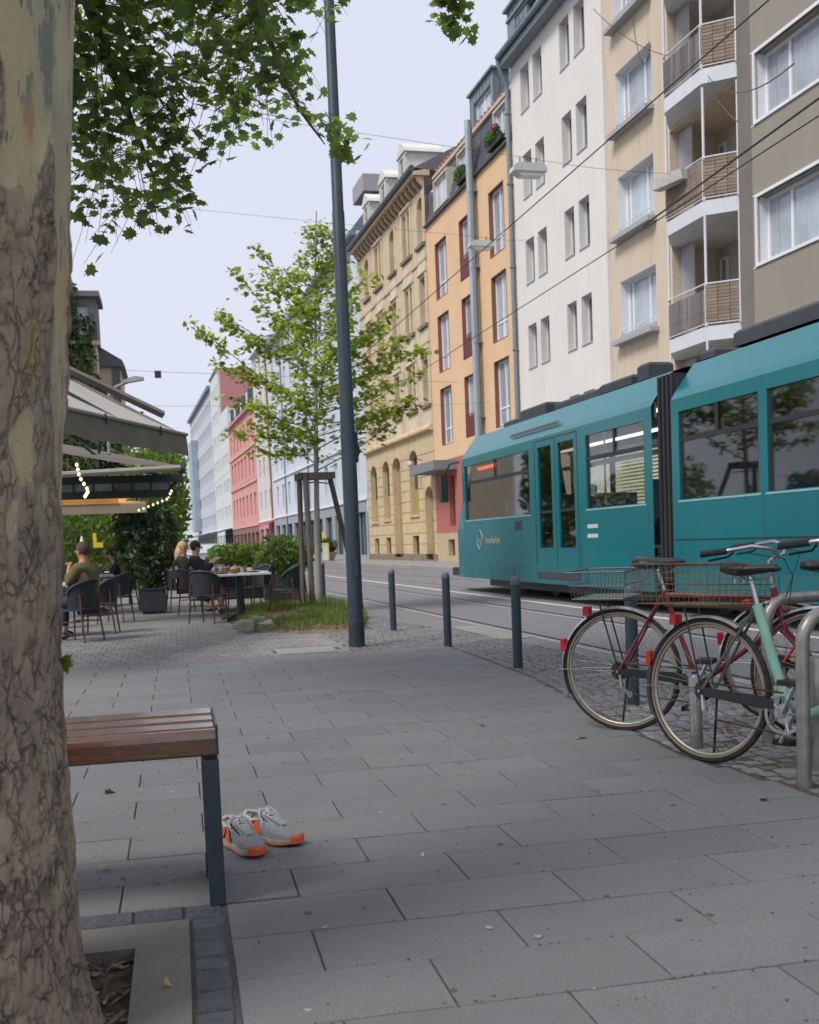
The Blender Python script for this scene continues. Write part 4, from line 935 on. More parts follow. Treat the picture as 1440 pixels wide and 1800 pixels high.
for k in range(2): hd_.quad((.062+k*.0, 20.1, 2.985-.0), (.062, 17.6, 2.985), (.098, 17.6, 3.045), (.098, 20.1, 3.045)) if k == 0 else None
hd_.v = [(x-.012, y, z) for x, y, z in hd_.v]; hd_.build('roof_slot', M_intd, T)
# emblem and blurred pale marks on the front section
em = MB(); n = 20; mcol = mat('emblem_gold', (.30, .30, .20), .5)
em.tube([(-.004, 22.0+.17*math.cos(t*6.283/n), 1.10+.19*math.sin(t*6.283/n)) for t in range(n)], .012, 4, closed=True)
em.box(-.012, 21.93, 1.07, -.002, 22.08, 1.10); em.box(-.012, 21.93, .98, -.002, 21.96, 1.10)
em.build('emblem', mcol, T)
mk = MB(); y = 21.6
for wq, hq in ((.05, .16), (.05, .12), (.10, .12), (.06, .18), (.12, .12), (.05, .16), (.10, .12), (.05, .12)):
    mk.box(-.008, y-wq, 1.02, -.002, y, 1.02+hq*.8); y -= wq+.05
mk.build('lettering', mcol, T)
for z in (1.22, 1.07): MB().box(-.006, 15.95, z, -.002, 16.35, z+.06).build('pictogram', mat('pale_mark', (.5, .52, .52), .5), T)

# ================================================================== overhead wires and hanging lamps
def wire(label, pts, r=.008, name='overhead_wire', sag=0, grp='overhead wires', M=None):
    P_ = []
    for a, b in zip(pts, pts[1:]):
        for i in range(12): t = i/12; p = Vector(a).lerp(Vector(b), t); p.z -= sag*4*t*(1-t); P_.append(p)
    P_.append(Vector(pts[-1])); mb = MB().tube(P_, r, 5); tag(mb.build(name, M or M_black), label, 'wire', grp)
def S2(v, u, z): return frame(v, u, 2, z)
wire('black contact wire running above the near tram track', [S2(5.5, 2, 5.6), S2(5.52, 15, 5.6), S2(5.6, 40, 5.62), S2(5.6, 90, 5.6)], .008)
wire('black contact wire running above the far tram track, over the teal tram', [S2(7.45, 2, 5.6), S2(7.6, 14, 5.6), S2(7.7, 40, 5.62), S2(7.7, 90, 5.6)], .009)
wire('thin span wire carrying the nearer hanging lamp to the white house', [(-14, 20, 10.6), (8.6, 25.7, 9.98), (13.5, 26.8, 10.1)], .0045, sag=.1)
wire('thin span wire carrying the farther hanging lamp to the orange house', [(-13, 32, 11.8), (10.5, 36.7, 11.15), (12.9, 37.2, 11.3)], .0045, sag=.1)
wire('thin span wire with a small dark box over the distant street', [(-12, 38, 7.7), (-.31, 40, 7.3), (11, 42, 7.1)], .006)
wire('slack feeder cable hanging from the balcony corner towards the tram wire', [frame(14.2, 24.4, 3, 11.8), frame(7.5, 11.5, 2, 6.3)], .010, sag=.35)
wire('second feeder cable below the balcony corner, tied to the tram wire', [frame(14.2, 24.4, 3, 11.7), frame(7.2, 12.2, 2, 5.9)], .008, sag=.1)
wire('cable pair crossing in front of the window bay at the top of the cream house', [frame(14.6, 31.5, 3, 16.6), frame(14.2, 26.4, 3, 13.1)], .010, sag=.2)
wire('looping slack cable below the cable pair on the cream house', [frame(14.4, 28.6, 3, 15.0), frame(14.2, 27.2, 3, 13.7)], .010, sag=.8)
wire('spliced tension wire above the far track near the right edge', [S2(7.4, 9, 5.75), S2(7.45, 12.5, 5.66), S2(7.55, 15.5, 5.62)], .014)
wire('short span wire over the road beside the tram front', [frame(14.8, 42.5, 3, 6.5), S2(5.5, 40, 6.1), (-9, 41, 6.6)], .0045, sag=.1)
tb = tag(MB().box(-.11, -.11, -.12, .11, .11, .10).build('junction_box', M_black, None, (-.31, 40, 7.22)), 'small dark junction box hanging on a wire above the distant street', 'box')
M_lampw = mat('lamp_housing', (.50, .51, .50), .5, .08); M_lens = mat('lamp_lens', (.55, .56, .53), .15, .1)
for (x, y, z, L_, lb) in ((8.58, 25.7, 9.66, .84, 'larger hanging street lamp in front of the white house'), (10.5, 36.7, 10.84, .84, 'smaller hanging street lamp in front of the orange house')):
    t = thing('hanging_lamp', lb, 'street lamp', (x, y, z), R(2), 'lamps hung over the street')
    MB().prism([(-.42, -.02), (.42, -.02), (.40, .10), (.28, .17), (-.28, .17), (-.40, .10)], -.17, .17, 1).build('housing', M_lampw, t)
    MB().prism([(-.38, -.021), (.38, -.021), (.30, -.12), (-.22, -.12)], -.14, .14, 1).build('lens', M_lens, t)
    h = MB(); h.tube([(-.2, 0, .17), (-.2, 0, .33)], .015, 6); h.tube([(.2, 0, .17), (.2, 0, .33)], .015, 6); h.build('hanger', M_black, t)
t = thing('street_lamp', 'curved arm street lamp rising behind the cafe awnings', 'street lamp', (-2.1, 40, 0))
MB().tube([(0, 0, 0), (0, 0, 6.0), (.08, 0, 6.45), (.35, 0, 6.8), (.75, 0, 6.95)], .05, 8).build('pole', mat('lamp_pole_grey', (.25, .27, .28), .5), t, smooth=True)
MB().prism([(.6, 6.90), (1.3, 7.02), (1.32, 7.10), (1.0, 7.15), (.62, 7.02)], -.14, .14, 1).build('lamp_head', mat('lamp_head_grey', (.33, .34, .33), .5), t)

# ================================================================== lamp mast and bollards
t = thing('lamp_mast', 'tall tapered blue grey steel mast standing beside the grass bed', 'mast', (1.858, 11.9, 0))
MB().lathe([(.088, -.03), (.088, .285), (.083, .29), (.083, .30)], 24).build('collar', mat('mast_collar', (.024, .03, .036), .6, .3, 6, dirt=.4, dscale=8, dcol=(.09, .09, .09)), t, smooth=True)
MB().lathe([(.0825, .30), (.0805, 2.3), (.076, 2.35), (.066, 4.6), (.060, 4.62), (.048, 9.0)], 24).build('shaft', M_steelblue, t, smooth=True)
MB().box(.072, -.03, 1.98, .10, .03, 2.30).build('cable_clip', M_black, t); MB().box(-.03, -.0865, .75, .03, -.08, .95).build('service_hatch', M_steelblue, t)
MB().tube([(.095, 0, 2.2), (.115, -.01, 2.1), (.09, 0, 2.02)], .012, 6).build('clamp', M_black, t)
bol = [((2.852, 6.745), 'bollard seen through the wheel of the red bicycle'), ((2.796, 9.07), 'largest free standing bollard, just left of the bicycles'), ((2.728, 11.30), 'middle bollard between the other two by the tram front'),
       ((2.62, 13.75), 'bollard right of the tall mast, first along the cobbles'), ((2.53, 16.2), 'bollard hidden beside the tall mast'), ((2.30, 19.76), 'bollard between the tree stakes and the young trunk'), ((2.78, 21.77), 'bollard just right of the young tree trunk')]
for (x, y), lb in bol:
    t = thing('bollard', lb, 'bollard', (x, y, -.01), 0, 'dark bollards along the road')
    MB().lathe([(.041, 0), (.041, .72)], 20).build('post', M_steelblue, t, smooth=True, key='bolp')
    MB().lathe([(.043, .722), (.043, .735), (.041, .757), (.032, .777), (.018, .788), (.001, .792)], 20).build('cap', mat('bollard_cap', (.09, .11, .13), .35, .1), t, smooth=True, key='bolc')

# ================================================================== bicycle stands
def u_stand(label, x, y, ang, L_, H_=.74):
    t = thing('bicycle_stand', label, 'bicycle stand', (x, y, 0), R(ang), 'steel bicycle stands')
    r_ = .12; p = [(0, 0, -.02), (0, 0, H_-r_)]+[(r_-r_*math.cos(a), 0, H_-r_+r_*math.sin(a)) for a in [i*math.pi/12 for i in range(1, 7)]]
    p += [(L_-r_+r_*math.sin(a), 0, H_-r_+r_*math.cos(a)) for a in [i*math.pi/12 for i in range(0, 7)]]+[(L_, 0, -.02)]
    MB().tube(p, .030, 14).build('tube', M_steel, t, smooth=True)
    MB().lathe([(.0315, .0), (.0315, .075)], 14).build('sleeve', M_steel, t, smooth=True)
u_stand('polished steel bicycle stand nearest the camera at the right edge', 2.575, 4.27, 12, .8)
u_stand('steel bicycle stand behind the mint bicycle wheel', 2.965, 5.25, 12, .8)
t = thing('steel_post', 'short steel post standing behind the spokes of the mint bicycle', 'post', (2.57, 5.27, 0)); MB().lathe([(.032, -.02), (.032, .36), (.02, .375)], 14).build('tube', M_steel, t, smooth=True)
MB().lathe([(.034, .0), (.034, .07)], 14).build('sleeve', M_steel, t)
t = thing('round_post', 'short stainless post with a round head at the right edge', 'post', (2.86, 4.55, 0)); MB().lathe([(.075, -.02), (.075, .50), (.07, .515)], 20).build('tube', M_steel, t, smooth=True)
MB().ball((-.05, -.075, .38), .03, 12, 8).build('lock_dome', M_chrome, t, smooth=True)

# ================================================================== bicycles
def bicycle(label, loc, ang, kind, paint, lean=0.0, basket=None, saddle_z=.97, bars='city', grips=True, guard=True, rack=True, steer=0):
    root = thing('bicycle', label, 'bicycle', loc, R(ang), 'bicycles at the stands'); root.rotation_euler = (R(lean), 0, R(ang))
    r = .345; WB = 1.07; bb = Vector((.44, 0, .275)); ra = Vector((0, 0, r)); fa = Vector((WB, 0, r))
    M_rim = mat('aluminium_rim', (.42, .40, .36), .4, .15, 12, metal=.7, dirt=.5, dscale=10, dcol=(.2, .14, .09)); M_tan = mat('tan_sidewall', (.26, .19, .12), .8, .2, 9)
    def wheel(c, par, cassette=False):
        n = 44
        w_ = MB().tube([(r*.975*math.cos(6.2832*i/n), 0, r*.975*math.sin(6.2832*i/n)) for i in range(n)], .0145, 8, closed=True).build('wheel', M_rubber, par, tuple(c), smooth='all', key='tyre')
        MB().tube([((r-.033)*math.cos(6.2832*i/n), 0, (r-.033)*math.sin(6.2832*i/n)) for i in range(n)], .0105, 6, closed=True).build('rim', M_rim, w_, key='rim', smooth='all')
        tn = MB()
        for s_ in (-.012, .012): tn.tube([((r-.022)*math.cos(6.2832*i/n), s_, (r-.022)*math.sin(6.2832*i/n)) for i in range(n)], .006, 5, closed=True)
        tn.build('sidewall', M_tan, w_, key='sidewall', smooth='all')
        sp = MB()
        for i in range(36):
            a = 6.2832*i/36; s_ = .028 if i % 2 else -.028; off = .9 if (i//2) % 2 else -.9
            sp.tube([(.018*math.cos(a+off), s_, .018*math.sin(a+off)), ((r-.035)*math.cos(a), 0, (r-.035)*math.sin(a))], .0011, 3, caps=False)
        sp.build('spokes', M_spoke, w_, key='spokes')
        hb_ = MB(); hb_.prism([(.018*math.cos(t), .018*math.sin(t)) for t in [6.2832*i/10 for i in range(10)]], -.035, .035, 1); hb_.prism([(.007*math.cos(t), .007*math.sin(t)) for t in [6.2832*i/8 for i in range(8)]], -.07, .07, 1); hb_.build('hub', M_chrome, w_, key='hub')
        if cassette:
            cs = MB()
            for k in range(5): q = .05-.006*k; cs.prism([(q*math.cos(6.2832*i/18), q*math.sin(6.2832*i/18)) for i in range(18)], -.036-.005*k, -.0335-.005*k, 1)
            cs.build('sprockets', mat('dark_steel', (.06, .055, .05), .5, .3, 9, metal=.7), w_, key='cass')
        return w_
    wheel(ra, root, True); wheel(fa, root)
    def guard_(c, a0, a1, par):
        mb = MB(); n = 26; R_ = r+.016
        for i in range(n):
            for (q0, q1, h0, h1) in ((-.026, -.014, -.012, 0), (-.014, .014, 0, 0), (.014, .026, 0, -.012)):
                t0 = R(a0+(a1-a0)*i/n); t1 = R(a0+(a1-a0)*(i+1)/n)
                P_ = lambda t, y, h: (c[0]+(R_+h)*math.cos(t), y, c[2]+(R_+h)*math.sin(t))
                mb.quad(P_(t0, q0, h0), P_(t0, q1, h1), P_(t1, q1, h1), P_(t1, q0, h0))
        for s_ in (-.03, .03):
            t = R(a1-25 if a1 > 180 else a0+25); mb.tube([(c[0], s_*1.8, c[2]), (c[0]+R_*math.cos(t), s_, c[2]+R_*math.sin(t))], .003, 4)
        mb.build('mudguard', M_chrome, par)
    guard_(ra, 60, 205, root); guard_(fa, -25, 130, root)
    st = Vector((.44-.20, 0, saddle_z-.12)); sc = bb.lerp(st, .88) if kind != 'loop' else bb.lerp(st, .86)
    hd0 = Vector((WB-.175, 0, .62)); hd1 = Vector((WB-.215, 0, .78 if kind != 'loop' else .80))
    fr = MB()
    if kind == 'diamond':
        fr.tube([bb, sc], .0145, 10); fr.tube([sc-(sc-bb)*.04, hd1-Vector((0, 0, .03))], .0135, 10); fr.tube([bb, hd0], .0155, 10)
    elif kind == 'mixte':
        fr.tube([bb, sc], .0145, 10); fr.tube([bb.lerp(sc, .45), hd1-Vector((0, 0, .03))], .0135, 10); fr.tube([bb, hd0], .0155, 10)
    else:
        fr.tube([sc+Vector((0, 0, .0)), bb.lerp(sc, .5), bb.lerp(sc, .16)+Vector((.004, 0, 0)), bb+Vector((.03, 0, .018)), bb+Vector((.10, 0, .0)), bb+Vector((.22, 0, .06)), Vector((.78, 0, .47)), hd1-Vector((0, 0, .04))], .0235, 14)
    fr.tube([hd0-Vector((-.008, 0, .035)), hd1+Vector((-.006, 0, .02))], .0185, 12)
    fs2 = fr if kind != 'loop' else MB()
    for s_ in (-1, 1):
        fr.tube([bb+Vector((-.03, s_*.022, 0)), ra+Vector((.02, s_*.052, 0))], .009, 8)
        fs2.tube([sc+Vector((0, s_*.012, -.01)), ra+Vector((.01, s_*.054, .01))], .0075, 8)
    if kind == 'loop': fs2.build('seat_stays', mat('dull_grey_tube', (.09, .10, .10), .5, .2, 9), root, smooth=True)
    fr.prism([(bb.x+.02*math.cos(t*.5236), bb.z+.02*math.sin(t*.5236)) for t in range(12)], -.036, .036, 1)
    fr.build('frame', paint, root, smooth=True)
    fk_ = MB()
    for s_ in (-1, 1): fk_.tube([hd0+Vector((.005, s_*.03, -.04)), Vector((WB-.07, s_*.045, .47)), fa+Vector((0, s_*.05, 0))], .011, 8)
    fk_.tube([hd0+Vector((.005, -.035, -.04)), hd0+Vector((.005, .035, -.04))], .016, 8); fk_.build('fork', paint, root, smooth=True)
    # saddle
    MB().tube([sc-(sc-bb).normalized()*.05, st+Vector((-.01, 0, .05))], .0125, 10).build('seat_post', M_chrome, root, smooth=True)
    sa = MB(); z = saddle_z; n = 12; S_ = [(-.13, .045, .02, .0), (-.125, .078, .042, -.004), (-.07, .086, .045, -.012), (0, .06, .035, -.012), (.06, .032, .028, -.008), (.12, .02, .022, -.006), (.145, .010, .012, -.01)]
    b0 = len(sa.v)
    for x, hw, hh, dz_ in S_:
        for j in range(n):
            t = 6.2832*j/n; yy_ = hw*math.cos(t); zz_ = hh*math.sin(t); zz_ = zz_*(1 if zz_ > 0 else .9); sa.v.append((st.x+.0+x, yy_, z-.025+dz_+zz_*.8))
    for i in range(len(S_)-1):
        for j in range(n): sa.f.append((b0+i*n+j, b0+i*n+(j+1) % n, b0+(i+1)*n+(j+1) % n, b0+(i+1)*n+j)); sa.mi.append(0)
    sa.f.append(tuple(b0+j for j in reversed(range(n)))); sa.f.append(tuple(b0+(len(S_)-1)*n+j for j in range(n))); sa.mi += [0, 0]
    sd_ = sa.build('saddle', mat('black_saddle', (.018, .018, .02), .38, .3, 9), root, smooth='all')
    rl = MB(); [rl.tube([(st.x-.08, s_*.03, z-.05), (st.x-.02, s_*.022, z-.085), (st.x+.06, s_*.022, z-.085), (st.x+.11, 0, z-.05)], .0035, 5) for s_ in (-1, 1)]
    for s_ in (-1, 1): rl.tube([(st.x-.07, s_*.035, z-.04+.018*math.sin(i*1.6)-.0-i*.006) for i in range(8)], .004, 5)
    rl.build('rails', M_chrome, sd_)
    # handlebar
    hb = MB(); top = hd1+Vector((-.02, 0, .16)); s0 = Vector((top.x+.03, 0, top.z+.02))
    hb.tube([hd1, top, s0], .011, 8); gr_ = MB()
    if bars == 'city':
        for s_ in (-1, 1):
            pts = [s0, s0+Vector((.03, s_*.06, .01)), s0+Vector((.02, s_*.14, .05)), s0+Vector((-.06, s_*.22, .07)), s0+Vector((-.16, s_*.26, .055)), s0+Vector((-.29, s_*.285, .04))]
            hb.tube(pts, .011, 10); gr_.tube([pts[-2].lerp(pts[-1], .1), pts[-1]+Vector((-.012, s_*.002, 0))], .0165, 10)
            gr_.tube([pts[-2]+Vector((.02, 0, -.01)), pts[-2]+Vector((-.02, -s_*.03, -.035)), pts[-2]+Vector((-.11, -s_*.0, -.05))], .006, 6)
    elif bars == 'drop':
        for s_ in (-1, 1):
            pts = [s0, s0+Vector((0, s_*.2, 0)), s0+Vector((.07, s_*.21, 0)), s0+Vector((.12, s_*.21, -.03)), s0+Vector((.11, s_*.215, -.10)), s0+Vector((.03, s_*.22, -.14)), s0+Vector((-.05, s_*.22, -.14))]
            gr_.tube(pts, .015, 10); gr_.ball(tuple(pts[2]+Vector((.03, 0, .03))), .028, 8, 6)
    hb_o = hb.build('handlebar', M_chrome, root, smooth=True)
    gr_.build('grips', M_rubber, hb_o, smooth=True)
    if bars == 'city':
        c_ = MB(); c_.tube([s0+Vector((-.1, -.22, .04)), s0+Vector((.08, -.15, .0)), s0+Vector((.09, -.02, -.1)), hd0+Vector((.02, 0, 0))], .0028, 4); c_.tube([s0+Vector((-.1, .22, .04)), s0+Vector((.10, .12, .02)), s0+Vector((.05, .01, -.2)), bb.lerp(hd0, .6)], .0028, 4)
        c_.build('cables', M_black, root)
    # cranks
    ck = MB(); n = 30; ck_r = .095
    for (ro, ri) in ((.095, .080), (.045, .02)):
        for i in range(n):
            t0, t1 = 6.2832*i/n, 6.2832*(i+1)/n
            P_ = lambda q, t, y: (bb.x+q*math.cos(t), y, bb.z+q*math.sin(t))
            ck.quad(P_(ri, t0, -.046), P_(ro, t0, -.046), P_(ro, t1, -.046), P_(ri, t1, -.046)); ck.quad(P_(ri, t0, -.042), P_(ri, t1, -.042), P_(ro, t1, -.042), P_(ro, t0, -.042))
            ck.quad(P_(ro, t0, -.046), P_(ro, t0, -.042), P_(ro, t1, -.042), P_(ro, t1, -.046))
    for i in range(5): t = 6.2832*i/5; ck.tube([(bb.x+.03*math.cos(t), -.044, bb.z+.03*math.sin(t)), (bb.x+.088*math.cos(t), -.044, bb.z+.088*math.sin(t))], .007, 5)
    cko = ck.build('chainring', M_chrome, root)
    for s_, an in ((-1, 62), (1, 242)):
        e = Vector((bb.x+.17*math.cos(R(an)), s_*.065, bb.z+.17*math.sin(R(an))))
        MB().tube([(bb.x, s_*.055, bb.z), e], .010, 8).build('crank_arm', M_chrome, root)
        MB().cbox(e.x-.045, min(e.y, e.y+s_*.09), e.z-.013, e.x+.045, max(e.y, e.y+s_*.09), e.z+.013, .004).build('pedal', M_rubber, root)
    chn = MB(); chn.tube([(bb.x, -.044, bb.z+.094), (0, -.044, r+.042)], .0045, 5); chn.tube([(bb.x, -.044, bb.z-.094), (.06, -.044, r-.13), (0.02, -.044, r-.10), (0, -.044, r-.04)], .0045, 5)
    chn.build('chain', mat('rusty_chain', (.09, .06, .045), .6, .3, 30, metal=.6), root)
    dr = MB(); dr.tube([(.01, -.05, r-.02), (.02, -.055, r-.09), (.06, -.05, r-.13)], .011, 6); dr.prism([(.02+.018*math.cos(t*.628), r-.085+.018*math.sin(t*.628)) for t in range(10)], -.05, -.042, 1); dr.prism([(.06+.018*math.cos(t*.628), r-.13+.018*math.sin(t*.628)) for t in range(10)], -.05, -.042, 1); dr.build('derailleur', M_chrome, root)
    if guard: MB().prism([(.02, r-.022), (.02, r+.018), (.34, bb.z+.075), (.40, bb.z+.055), (.40, bb.z+.02), (.32, bb.z+.018)], -.066, -.058, 1).build('chain_guard', mat('black_plastic', (.018, .019, .022), .35), root)
    MB().tube([(.02, .05, r-.01), (-.06, .14, .02)], .007, 6).build('kickstand', M_black, root)
    # rear light
    M_red = mat('red_reflector', (.45, .012, .012), .25, .1)
    MB().cbox(-.035, -.028, -.022, .0, .028, .03, .006).build('tail_light', M_red, root, (ra.x+(r+.03)*math.cos(R(118)), 0, ra.z+(r+.03)*math.sin(R(118))))
    MB().cbox(-.018, -.018, -.04, .008, .018, .035, .005).build('reflector', M_red, root, (ra.x+(r+.026)*math.cos(R(158)), 0, ra.z+(r+.026)*math.sin(R(158))))
    if rack:
        rk = MB(); zr = r+.40
        for s_ in (-.055, .055): rk.tube([(sc.x-.03, s_, zr), (-.22, s_, zr)], .005, 5); rk.tube([(-.10, s_, zr), (0, s_*.95, r+.01)], .005, 5)
        for x in (-.22, -.12, -.02, .08): rk.tube([(x, -.055, zr), (x, .055, zr)], .004, 5)
        rk.build('rack', M_black, root)
        if basket:
            col, (bx0, bx1, bw, bh) = basket; bk = MB(); zb = zr+.015
            for (z, ex, rad) in ((zb, 0, .004), (zb+bh*.5, .012, .0025), (zb+bh, .025, .0045)):
                bk.tube([(bx0-ex, -bw-ex, z), (bx1+ex, -bw-ex, z), (bx1+ex, bw+ex, z), (bx0-ex, bw+ex, z)], rad, 4, closed=True)
            nx = 15
            for i in range(nx+1):
                x = bx0+(bx1-bx0)*i/nx; xo = (bx0-.025)+(bx1-bx0+.05)*i/nx
                bk.tube([(xo, -bw-.025, zb+bh), (x, -bw, zb), (x, bw, zb), (xo, bw+.025, zb+bh)], .0017, 3)
            for i in range(9):
                y = -bw+2*bw*i/8; yo = y*(bw+.025)/bw
                bk.tube([(bx0-.025, yo, zb+bh), (bx0, y, zb), (bx1, y, zb), (bx1+.025, yo, zb+bh)], .0017, 3)
            if bh > .17:
                for q in (.2, .35, .65, .8): bk.tube([(bx0-.02*q, -bw-.02*q, zb+bh*q), (bx1+.02*q, -bw-.02*q, zb+bh*q), (bx1+.02*q, bw+.02*q, zb+bh*q), (bx0-.02*q, bw+.02*q, zb+bh*q)], .0015, 3, closed=True)
            bk.build('basket', col, root)
    return root
M_spoke = mat('dull_spoke', (.20, .19, .18), .55, .2, 9, metal=.6)
M_rust = mat('rusty_wire', (.17, .10, .055), .7, .4, 14, metal=.3, dirt=.5, dscale=20, dcol=(.30, .2, .1)); M_gwire = mat('grey_wire', (.13, .14, .14), .5, .2, 9, metal=.5)
M_maroon = mat('maroon_paint', (.17, .018, .03), .3, .2, 6, dirt=.3, dscale=10, dcol=(.05, .01, .01))
M_mint = mat('mint_paint', (.22, .46, .36), .45, .12, 8, dirt=.45, dscale=7, dcol=(.35, .30, .16))
M_redp = mat('red_paint', (.50, .03, .025), .3, .15, 6); M_pinkr = mat('raspberry_paint', (.36, .03, .06), .35, .15)
bicycle('maroon bicycle with a grey wire basket, leftmost at the stands', (2.43, 5.89, 0), -44, 'diamond', M_maroon, lean=2, basket=(M_gwire, (-.22, .08, .14, .15)), saddle_z=.98)
bicycle('mint green step through bicycle with a rusty wide basket, in front', (2.45, 4.92, 0), -63, 'loop', M_mint, lean=-3, basket=(M_rust, (-.27, .20, .20, .19)), saddle_z=.96)
bicycle('red bicycle with black drop bars, behind the mint bicycle', (3.35, 5.75, 0), -40, 'mixte', M_redp, lean=3, saddle_z=.93, bars='drop', rack=False)
bicycle('raspberry red bicycle standing farthest right beside the steel stand', (3.50, 4.75, 0), -40, 'diamond', M_pinkr, lean=-2, saddle_z=.95, rack=False)

# ================================================================== bench
t = thing('bench', 'park bench with glossy brown wooden slats on dark blue steel legs beside the trunk', 'bench', (0.095, 3.49, 0))
M_wood = mat('glossy_brown_wood', (.165, .066, .036), .24, .25, 3, spec=.6, grain=(5, (1.2, 22, 22), .45), bump=.25, bscale=30)
M_wood.node_tree.nodes['Principled BSDF'].inputs['Coat Weight'].default_value = 1.0; M_wood.node_tree.nodes['Principled BSDF'].inputs['Coat Roughness'].default_value = 0.16; M_wood.node_tree.nodes['Principled BSDF'].inputs['Coat IOR'].default_value = 1.7
BL = 1.75
MB().prism([(0, .482), (.006, .475), (.05, .475), (.05, .556), (.02, .556), (.004, .545), (0, .53)], -BL, -.008, 0).build('front_slat', M_wood, t)
for i in range(3): MB().cbox(-BL, .0525+i*.120, .53, -.008, .0525+i*.120+.1165, .560+.005*i, .004).build('slat', M_wood, t)
gv = MB(); [gv.box(-BL, .0525+i*.120+k*.0388, .5595+.005*i, -.01, .0525+i*.120+k*.0388+.002, .5602+.005*i) for i in range(3) for k in (1, 2)]; gv.build('groove', M_black, t)
MB().box(-.0075, .0, .478, .0, .415, .572).build('end_cap', M_steelblue, t)
MB().box(-BL, .08, .505, -.02, .12, .53).build('bearer', M_black, t); MB().box(-BL, .30, .505, -.02, .34, .53).build('bearer', M_black, t)
for x in (-.052, -BL+.1):
    l_ = MB(); l_.cbox(x, .004, 0, x+.05, .055, .462, .003); l_.cbox(x, .36, 0, x+.05, .41, .462, .003); l_.box(x+.001, .055, .425, x+.049, .36, .462); l_.box(x+.001, .055, 0.001, x+.049, .36, .012)
    l_.box(x+.006, .056, .012, x+.046, .36, .424); l_.build('leg', M_steelblue, t)
    MB().box(x+.008, .02, .4625, x+.042, .38, .474).build('mount', M_black, t)

